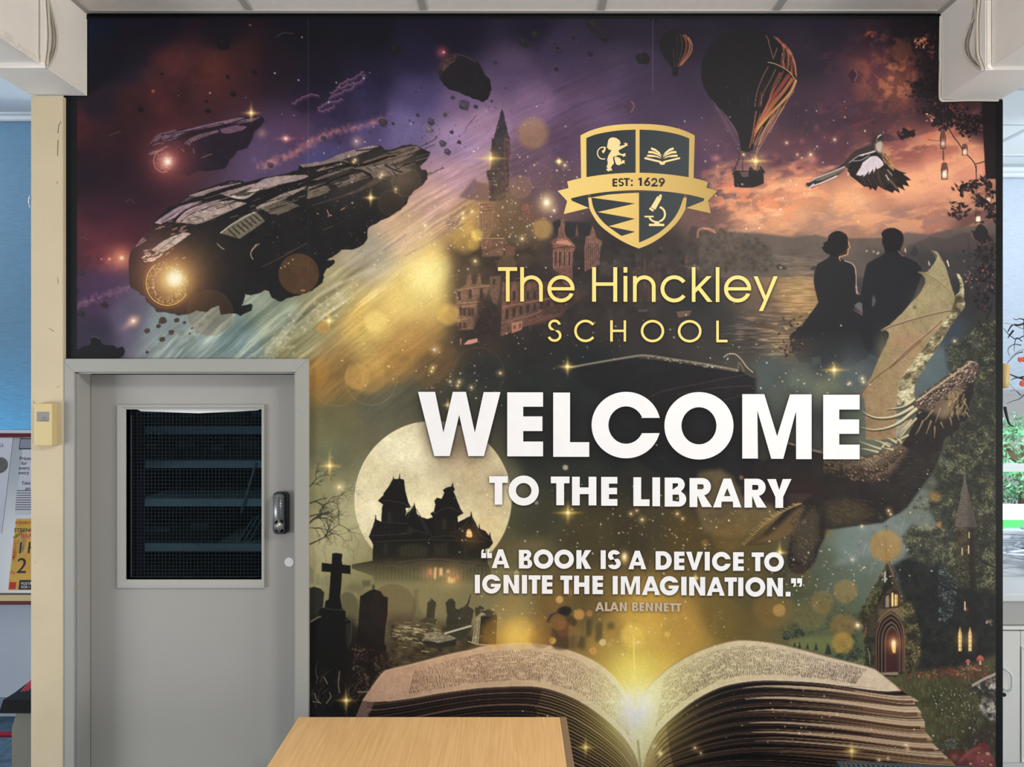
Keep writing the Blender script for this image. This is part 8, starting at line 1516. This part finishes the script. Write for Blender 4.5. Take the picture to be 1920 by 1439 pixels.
# ---- out-of-focus lights, sparks, halo behind the words, borders ----
for (x, y, r, c, a, e, g) in ((999, 250, 29, (178, 134, 74), .66, 7, .0), (976, 350, 21, (156, 122, 84), .5, 2, .08), (949, 386, 22, (122, 104, 76), .55, 2, .06), (1012, 330, 22, (150, 110, 90), .15, 2, .12), (1042, 346, 17, (120, 84, 90), .15, 2, .12), (872, 447, 27, (222, 176, 74), .6, 8, 0), (895, 441, 11, (244, 200, 90), .85, 3, 0), (888, 458, 12, (214, 168, 76), .5, 4, 0),
                            (1017, 430, 19, (196, 156, 78), .75, 5, 0), (973, 438, 30, (98, 84, 60), .55, 2, .05), (913, 424, 26, (122, 100, 66), .4, 3, 0), (950, 497, 18, (132, 104, 66), .55, 3, 0), (983, 488, 14, (110, 88, 62), .35, 3, 0), (704, 604, 20, (250, 218, 120), .8, 5, 0), (714, 612, 28, (244, 206, 100), .35, 8, 0), (841, 590, 20, (230, 182, 86), .75, 5, 0), (670, 707, 23, (206, 156, 76), .72, 2.5, .05), (690, 707, 32, (206, 156, 74), .5, 6, 0),
                            (696, 712, 48, (150, 120, 66), .10, 2, .16), (747, 690, 28, (140, 100, 50), .4, 3, .06), (740, 668, 34, (170, 126, 58), .25, 3, .06), (592, 700, 25, (178, 130, 54), .5, 3, .05), (598, 730, 34, (160, 116, 44), .35, 4, .04), (630, 712, 50, (150, 112, 60), .12, 3, .12), (605, 615, 11, (214, 150, 66), .6, 4, 0), (897, 700, 48, (70, 66, 56), .10, 1.5, .2), (880, 694, 13, (70, 66, 56), .1, 1.5, .14), (910, 745, 18, (70, 66, 54), .1, 1.5, .12),
                            (1188, 1194, 23, (246, 206, 84), .8, 8, 0), (1049, 1125, 7, (206, 160, 90), .95, 1.5, 0), (1067, 1111, 7, (170, 120, 62), .7, 1.5, 0), (1086, 1153, 10, (206, 150, 72), .75, 2, 0), (1105, 1151, 6, (190, 120, 66), .8, 2, 0), (1036, 1202, 6.5, (220, 166, 76), .9, 1.5, 0), (1130, 1205, 6.5, (220, 196, 140), .85, 1.5, 0), (1112, 1221, 7, (214, 150, 70), .9, 1.5, 0), (1143, 1209, 5, (190, 150, 90), .7, 1.5, 0), (1251, 1190, 5.5, (236, 196, 90), .8, 1.5, 0),
                            (1015, 1192, 24, (120, 84, 40), .5, 2, .06), (1047, 1167, 15, (170, 120, 60), .6, 2, .05), (1058, 1180, 14, (150, 90, 50), .5, 2, .05), (1000, 1165, 22, (150, 110, 56), .35, 2, .05), (974, 1187, 28, (226, 172, 66), .65, 9, 0), (930, 1190, 28, (206, 154, 56), .45, 8, 0), (958, 1150, 34, (190, 140, 56), .35, 12, 0), (1585, 1109, 22, (176, 130, 56), .62, 3, 0), (1542, 1130, 22, (160, 120, 56), .5, 3, 0), (1580, 1175, 23, (158, 112, 48), .6, 3, 0), (1580, 1206, 20, (196, 144, 52), .75, 4, 0),
                            (1661, 1024, 30, (182, 126, 48), .82, 5, 0), (1461, 1145, 12, (206, 160, 86), .7, 2, 0), (1450, 1140, 38, (150, 112, 50), .4, 6, 0), (1500, 1085, 26, (130, 104, 54), .3, 3, 0), (1520, 1150, 30, (140, 108, 50), .3, 4, 0), (1322, 1019, 7, (150, 110, 60), .6, 1.5, 0), (1363, 1003, 30, (128, 96, 40), .4, 6, 0), (1410, 1030, 60, (120, 92, 38), .35, 14, 0), (1552, 1000, 8, (150, 104, 40), .4, 3, 0), (1060, 877, 5, (206, 190, 176), .9, 1.5, 0), (1006, 943, 3.6, (170, 160, 150), .8, 1.2, 0), (968, 1075, 5, (190, 160, 110), .8, 1.5, 0),
                            (1390, 896, 4, (150, 120, 100), .7, 1.5, 0), (1755, 910, 0, (0, 0, 0), 0, 1, 0), (1752, 931, 10, (190, 130, 56), .55, 5, 0), (1761, 983, 5, (206, 130, 60), .7, 2, 0), (1345, 280, 17, (90, 64, 84), .05, 1.5, .1), (1250, 1175, 60, (200, 150, 60), .35, 20, 0), (1310, 1160, 40, (160, 120, 50), .3, 12, 0), (820, 500, 26, (255, 226, 120), .35, 12, 0), (790, 520, 30, (255, 226, 120), .35, 14, 0), (805, 470, 22, (246, 206, 100), .3, 10, 0), (770, 545, 20, (246, 206, 100), .25, 9, 0), (1178, 1042, 0, (0, 0, 0), 0, 1, 0)):
    if r: disc(x, y, r, c, a * (.72 if r > 12 else .9), e * 1.5 + 1, g, nz=((2, .08),))
glow(800, 515, 46, (255, 220, 110), .45); glow(690, 650, 40, (235, 180, 80), .25); glow(965, 1190, 40, (255, 200, 70), .3); glow(1171, 1046, 9, (255, 190, 90), .8, ry=13); glow(1171, 1044, 4, (255, 240, 210), .9, 'n', ry=7); glow(637, 914, 12, (230, 170, 80), .6); glow(636, 914, 3, (255, 250, 220), .9, 'n'); glow(817, 656, 12, (200, 140, 70), .6); glow(814, 656, 3, (226, 226, 240), .9, 'n')
# dust of sparks, denser along the golden sweep
SD = [(960, 360, 110, 130, 190), (1080, 330, 60, 60, 30), (800, 480, 120, 100, 130), (700, 620, 100, 90, 80), (950, 430, 70, 60, 70), (880, 720, 90, 60, 60), (1060, 640, 130, 40, 50), (1400, 640, 140, 60, 50), (1420, 360, 120, 60, 60), (1560, 270, 90, 70, 40), (1330, 250, 60, 60, 30), (1050, 940, 170, 70, 90), (1180, 1010, 140, 50, 90), (1330, 1010, 100, 60, 80), (1500, 1090, 90, 70, 120), (1660, 1070, 90, 60, 60), (950, 1150, 80, 50, 50), (1250, 1180, 140, 50, 90), (1450, 1360, 130, 50, 90), (1000, 1360, 110, 40, 30), (1540, 720, 80, 40, 50), (860, 1000, 60, 60, 20), (620, 860, 40, 60, 14), (1700, 900, 60, 100, 24), (640, 300, 90, 40, 22), (1800, 1340, 50, 60, 24), (520, 200, 200, 90, 30)]
r_ = np.random.RandomState(77)
for (x, y, sx, sy, n) in SD:
    for q in range(n):
        px, py = x + r_.normal(0, sx * .6), y + r_.normal(0, sy * .6)
        b = r_.rand() ** 2.2; glow(px, py, .7 + 1.25 * b, (255, 226, 176) if r_.rand() < .75 else (250, 240, 236), .35 + .6 * b, 'n')
for (x, y, r) in ((1025, 380, 10), (1048, 303, 3), (1059, 310, 3.4), (1039, 395, 3.6), (812, 690, 3.4), (809, 697, 2.8), (861, 717, 3.4), (938, 700, 3.4), (858, 724, 2.8), (884, 727, 3.2), (844, 716, 2.6), (1394, 290, 3), (1520, 290, 3.6), (1183, 964, 3.2), (1270, 964, 3.2), (1204, 975, 4), (1194, 958, 2.6), (1280, 973, 2.6), (868, 400, 3), (979, 448, 4), (891, 490, 4), (885, 397, 3), (1617, 710, 3.4), (1619, 717, 2.8), (1593, 719, 2.6), (1790, 640, 3), (666, 300, 3.4), (663, 304, 2.6), (716, 328, 3.4), (742, 355, 2.8), (713, 333, 2.4), (797, 423, 3.4), (868, 409, 3), (1565, 262, 3), (1475, 268, 2.6), (1495, 290, 2), (1238, 1414, 4), (1303, 1403, 4), (1227, 1400, 3), (1314, 1413, 3), (1699, 1398, 3.4), (1702, 1405, 2.6), (1648, 1426, 3.6), (1665, 1423, 2.4), (1182, 195, 0), (1666, 958, 3.4), (1670, 965, 2.8), (1616, 987, 2.6), (1598, 1050, 2.6)):
    if r: glow(x, y, r * 2.2, (240, 180, 80), .45); glow(x, y, r * .62, (255, 250, 230), .95, 'n')
glow(1025, 380, 14, (250, 190, 90), .6, ry=20)
for (x, y, L, v) in ((471, 212, 19, 1.1), (920, 297, 34, .55), (695, 371, 16, 1.15), (1417, 302, 32, .5), (1064, 688, 22, .9), (1564, 694, 27, .62), (618, 874, 24, 1.25), (617, 602, 17, 1.2), (1065, 962, 29, .7), (649, 1314, 22, 1.2), (1098, 1402, 22, 1.0), (1597, 1409, 25, .8), (1462, 1037, 18, 1.3), (840, 760, 12, 1.2), (1304, 1085, 10, 1.3), (1048, 303, 9, 1), (1238, 1414, 9, 1.2)): star(x, y, L, v=v)
# halo behind the printed words (the designer's own drop shadow)
def halo(loops, r, a, dy=2):
    m = np.zeros((GH, GW), np.float32)
    for lp in loops:
        sl, k = cover([[(x, y + dy) for (x, y) in o_] for o_ in lp])
        if sl is not None: m[sl] = np.maximum(m[sl], k)
    m = np.clip(blur(m, r) * 1.15, 0, 1)
    IMG[:] *= (1 - a * m)[..., None]
for nm_, loops_ in WORDS:
    big = nm_ == 'WELCOME'
    if big: halo(loops_, 14, .42, 5)
    halo(loops_, 2, .62 if not nm_.startswith('ALAN') else .4, 1.5)
# seams between the strips, dark returned edges
for (x, y0, y1, a) in ((578, 29, 330, .16), (578, 330, 672, .07), (1224, 29, 168, .22), (1224, 168, 1439, .05)): line([(x, y0), (x, y1)], 1.0, (200, 190, 200), a, False)
poly([(118, 29), (143, 29), (143, 700), (118, 700)], (20, 27, 31), 1); line([(143.5, 180), (143.5, 672)], 1.4, (14, 12, 20), .8, False)
poly([(1868, 29), (1885, 29), (1885, 1490), (1868, 1490)], (9, 14, 14), 1); line([(1868, 189), (1868, 1481)], 1.6, (4, 6, 8), .9, False)
poly([(160, 28), (1766, 28), (1766, 36), (160, 34)], (12, 12, 18), .95)
lum_ = IMG @ np.array([.3, .59, .11], np.float32); IMG[:] = lum_[..., None] + .84 * (IMG - lum_[..., None])
t_ = np.clip(IMG, 0, 1); IMG[:] = .86 * t_ ** 1.05 + .14 * t_ * t_ * (3 - 2 * t_)
IMG *= (1 + 0.018 * GR + .02 * N1)[..., None]
np.clip(IMG, 0, 1, out=IMG)

# ---------------------------------------------------------------- the printed wall mural
mural = empty('printed_mural', (0, D, 0), 'full-wall printed fantasy mural welcoming visitors to the library', 'mural')
mp_ = bpy.data.materials.new('printed_vinyl'); mp_.use_nodes = True; nt = mp_.node_tree; p_ = nt.nodes['Principled BSDF']; p_.inputs['Roughness'].default_value = .55; p_.inputs['Specular IOR Level'].default_value = .18
ca_ = nt.nodes.new('ShaderNodeVertexColor'); ca_.layer_name = 'ink'; nt.links.new(ca_.outputs['Color'], p_.inputs['Base Color'])
tc_ = nt.nodes.new('ShaderNodeTexCoord'); n_b = nt.nodes.new('ShaderNodeTexNoise'); n_b.inputs['Scale'].default_value = 420; nt.links.new(tc_.outputs['Object'], n_b.inputs['Vector']); bp_n = nt.nodes.new('ShaderNodeBump'); bp_n.inputs['Strength'].default_value = .06; bp_n.inputs['Distance'].default_value = .001; nt.links.new(n_b.outputs['Fac'], bp_n.inputs['Height']); nt.links.new(bp_n.outputs['Normal'], p_.inputs['Normal'])
LIN = np.where(IMG <= 0.04045, IMG / 12.92, ((IMG + 0.055) / 1.055) ** 2.4).astype(np.float32) * GAIN
# faces of the grid: leave out the door, and the corners hidden by the boxed beams
fxm = (GX[:-1] + GX[1:]) / 2; fym = (GY[:-1] + GY[1:]) / 2; FX, FY = np.meshgrid(fxm, fym)
keep = ~((FX < 576) & (FY > 675)); keep &= ~((FX < 163) & (FY < 181)); keep &= ~((FX > 1763.5) & (FY < 188))
pid_f = PID[:-1, :-1]
VX = ((GX - CX) * S).astype(np.float32); VZ = (CH - (GY - CY) * S).astype(np.float32)
def sheet_of(name, mask, parent):
    jj, ii = np.nonzero(mask); n = len(jj)
    if n == 0: return None
    q = np.stack([jj * GW + ii, (jj + 1) * GW + ii, (jj + 1) * GW + ii + 1, jj * GW + ii + 1], 1).reshape(-1)
    u, inv = np.unique(q, return_inverse=True); vj, vi = u // GW, u % GW
    me = bpy.data.meshes.new(name); me.vertices.add(len(u)); co_ = np.empty((len(u), 3), np.float32); co_[:, 0] = VX[vi]; co_[:, 1] = D; co_[:, 2] = VZ[vj]
    me.vertices.foreach_set('co', co_.ravel()); me.loops.add(4 * n); me.loops.foreach_set('vertex_index', inv.astype(np.int32).ravel()); me.polygons.add(n); me.polygons.foreach_set('loop_start', np.arange(0, 4 * n, 4, dtype=np.int32))
    me.update(calc_edges=True)
    at_ = me.color_attributes.new('ink', 'FLOAT_COLOR', 'POINT'); c4 = np.ones((len(u), 4), np.float32); c4[:, :3] = LIN[vj, vi]; at_.data.foreach_set('color', c4.ravel())
    me.materials.append(mp_); o = bpy.data.objects.new(name, me); COL.objects.link(o); o.parent = parent; o.matrix_parent_inverse = Matrix.Translation(-parent.location); return o
sheet_of('printed_backdrop', keep & (pid_f == 0), mural)
PL = {SHIP: 'large dark spaceship with a glowing engine', SHIP2: 'small spaceship above the large one', BAL: 'large dark hot-air balloon', BAL2: 'small hot-air balloon'}
for k in range(1, len(PARTS)):
    o = sheet_of(PARTS[k], keep & (pid_f == k), mural)
    if o and k in PL: o['label'] = PL[k]
# lower strip of the print, out of the photograph, down to the floor
bm = B(wx(579), XR, D, D + .002, 0, float(VZ[-1])); obj('printed_base_strip', bm, mat('print_base', (30, 26, 24), .55, .2, noise=.3, nscale=9), mural)
# lettering and crest
def inkmat(name, c, g=None): return mat(name, c, .5, .25, noise=.015, nscale=20)
WI_ = inkmat('ink_letter_white', (238, 236, 236)); GO = inkmat('ink_letter_gold', (244, 214, 126)); TA = inkmat('ink_letter_tan', (192, 172, 148))
yl = D - .0006
for nm, m in (('WELCOME', WI_), ('TO THE LIBRARY', WI_), ('QUOTE1', WI_), ('QUOTE2', WI_), ('ALAN', TA), ('NAME', GO), ('SCHOOL', GO)):
    o = flat('lettering', dict(WORDS)[nm], yl, .0008, m, mural)
    o['label'] = {'WELCOME': 'largest white word', 'TO THE LIBRARY': 'white second line under the largest word', 'QUOTE1': 'first line of the white quotation', 'QUOTE2': 'second line of the white quotation', 'ALAN': 'small tan name under the quotation', 'NAME': 'golden thin-lettered name', 'SCHOOL': 'golden widely spaced capitals'}[nm]
def goldmat():
    m = bpy.data.materials.new('crest_gold_print'); m.use_nodes = True; nt = m.node_tree; p = nt.nodes['Principled BSDF']; p.inputs['Roughness'].default_value = .5; p.inputs['Specular IOR Level'].default_value = .25
    tc = nt.nodes.new('ShaderNodeTexCoord'); gr = nt.nodes.new('ShaderNodeTexGradient'); mp = nt.nodes.new('ShaderNodeMapping'); x0, x1, z0 = wx(1045), wx(1345), wz(350)
    mp.inputs['Rotation'].default_value = (0, 0, 0); mp.inputs['Scale'].default_value = (1 / (x1 - x0), 1, 1); mp.inputs['Location'].default_value = (-x0 / (x1 - x0), 0, 0)
    nt.links.new(tc.outputs['Object'], mp.inputs[0]); nt.links.new(mp.outputs[0], gr.inputs[0]); r = nt.nodes.new('ShaderNodeValToRGB'); e = r.color_ramp.elements; e[0].color = (*lin((228, 198, 118)), 1); e[1].color = (*lin((170, 142, 72)), 1); k = e.new(.35); k.color = (*lin((222, 188, 108)), 1); k = e.new(.7); k.color = (*lin((196, 164, 90)), 1)
    nt.links.new(gr.outputs[0], r.inputs[0]); nt.links.new(r.outputs[0], p.inputs['Base Color']); return m
GM = goldmat(); SL = inkmat('crest_slate', (36, 44, 48)); PAL = inkmat('crest_pale_gold', (234, 206, 146)); BLK = inkmat('crest_black', (18, 20, 20))
cq = lambda s: T_(1040, 220, 6.0, s)
crest = empty('crest', (wx(1195), D, wz(350))); crest.parent = mural; crest.matrix_parent_inverse = Matrix.Translation(-mural.location)
def cflat(name, pieces, lvl, m): return flat(name, pieces, D - .0006 - .0003 * lvl, .0006, m, crest)
def cv(s, n=5): return [tuple(v)[:2] for v in [(q[0], q[1]) for q in [(a.x, a.y) for a in smoothpath([(x, y, 0) for x, y in cq(s)], n)]]]
up_o = cv('290 205,400 152,560 106,740 82,930 76,1120 82,1300 106,1460 152,1575 205') + cq('1562 690,298 690')
cflat('shield_border', [[up_o], [cv('358 905,385 1010,430 1105,500 1205,600 1292,720 1372,840 1435,948 1478') + cv('948 1478,1060 1432,1160 1375,1262 1298,1360 1205,1432 1105,1480 1010,1504 905')]], 0, GM)
cflat('shield_field', [[cv('356 235,480 190,700 152,910 140') + cq('910 690,358 690')], [cv('955 140,1160 152,1380 192,1514 240') + cq('1506 690,955 690')], [cv('412 905,432 1005,475 1095,560 1195,650 1265,750 1335,850 1392,948 1412') + cv('948 1412,1060 1362,1170 1300,1270 1218,1352 1122,1408 1020,1450 900') + cq('1450 840,412 840')], [cq('180 915,370 868,390 1024,195 942')], [cq('1684 915,1490 868,1472 1024,1672 945')]], 1, SL)
cflat('striped_quarter', [[cq('948 850,800 856,600 872,408 905,905 972,482 1068,905 1143,608 1228,905 1290,752 1338,850 1396,948 1440')]], 2, GM)
cflat('ribbon', [[cv('140 725,300 686,600 642,930 626,1250 642,1560 686,1722 730') + cq('1705 795,1830 830,1722 940,1755 1082,1478 1022,1672 945,1684 915') + cv('1684 915,1500 872,1250 838,930 822,620 838,370 872,180 915') + cq('195 942,384 1022,100 1092,140 945,32 830,155 798')]], 3, GM)
lion = cq('615 240,650 227,690 234,728 260,738 285,742 298,728 306,734 322,716 330,750 322,790 312,776 288,790 298,798 280,804 300,824 290,813 308,824 320,800 326,790 334,742 360,716 376,726 400,760 418,786 406,802 412,790 424,804 440,786 436,776 450,764 436,730 426,704 430,690 444,668 440,654 458,660 488,668 520,640 552,632 574,648 588,640 606,620 598,606 614,594 602,578 592,598 574,582 562,598 520,590 480,600 440,622 400,640 372,612 366,588 342,594 300,602 262')
leg2 = cq('668 452,700 448,730 458,748 480,742 500,756 496,764 480,776 490,792 488,782 504,790 526,770 518,748 528,720 542,692 532,680 500')
tail = bow(1040 + 545 / 6, 220 + 405 / 6, 70 / 6, 73 / 6, 12 / 6, 62, 290, 26)
cflat('lion', [[lion], [leg2], tail, [cq('545 335,568 338,574 356,566 384,546 410,528 384,540 372,556 356')]], 2, PAL)
def mir(p): return [(2 * (1040 + 1210 / 6) - x, y) for x, y in p]
pgs = [cq('1085 340,1130 355,1180 396,1206 442,1170 412,1122 380,1080 364'), cq('1055 380,1110 385,1166 412,1206 456,1152 426,1102 408,1050 405'), cq('1040 422,1100 425,1162 442,1202 468,1140 450,1036 444')]
cflat('book_emblem', [[p] for p in pgs] + [[mir(p)] for p in pgs] + [[cq('1008 455,1020 450,1180 490,1196 494,1210 506,1224 494,1240 490,1400 452,1412 458,1410 470,1246 510,1236 530,1210 538,1184 530,1174 510,1010 472')]], 2, PAL)
cflat('microscope_emblem', [[cq('1155 888,1202 914,1132 1042,1080 1014')], [cq('1174 886,1180 872,1192 868,1206 880,1200 908,1168 892')], [cq('1070 1016,1116 1042,1106 1064,1060 1036')], bow(1040 + 1165 / 6, 220 + 1092 / 6, 86 / 6, 92 / 6, 22 / 6, 78, -82, 24), bow(1040 + 1150 / 6, 220 + 1092 / 6, 105 / 6, 98 / 6, 20 / 6, 206, 268, 14), box(1040 + 1010 / 6, 220 + 1110 / 6, 1040 + 1112 / 6, 220 + 1128 / 6), box(1040 + 1060 / 6, 220 + 1200 / 6, 1040 + 1232 / 6, 220 + 1226 / 6), [cq('1118 1200,1130 1172,1168 1172,1182 1200')]], 2, PAL)
def dg(s): return [cq(s)]
ES = bold('E', 1040 + 650 / 6, 1040 + 704 / 6, 220 + 692 / 6, 220 + 782 / 6, .24) + bold('S', 1040 + 714 / 6, 1040 + 778 / 6, 220 + 687 / 6, 220 + 780 / 6, .24) + bold('T', 1040 + 776 / 6, 1040 + 842 / 6, 220 + 686 / 6, 220 + 776 / 6, .24) + [dg('856 704,878 704,878 724,856 724'), dg('856 756,878 756,878 776,856 776'), dg('940 692,962 682,980 682,980 774,956 774,956 706,940 710')]
def r6(cx, cy, s=1): return [ring(1040 + cx / 6, 220 + cy / 6, 35 / 6, 31 / 6, 20 / 6, 18 / 6), [cq(f'{cx - 35 * s} {cy - 4 * s},{cx - 30 * s} {cy - 24 * s},{cx + 2 * s} {cy - 66 * s},{cx + 30 * s} {cy - 66 * s},{cx - 6 * s} {cy - 16 * s}')]]
ES += r6(1040, 746) + r6(1204, 716, -1) + [bow(1040 + 1120 / 6, 220 + 716 / 6, 34 / 6, 32 / 6, 20 / 6, 185, -30, 22), dg('1128 732,1152 728,1122 762,1160 762,1160 782,1084 782,1084 768')]
cflat('date_lettering', ES, 4, BLK)
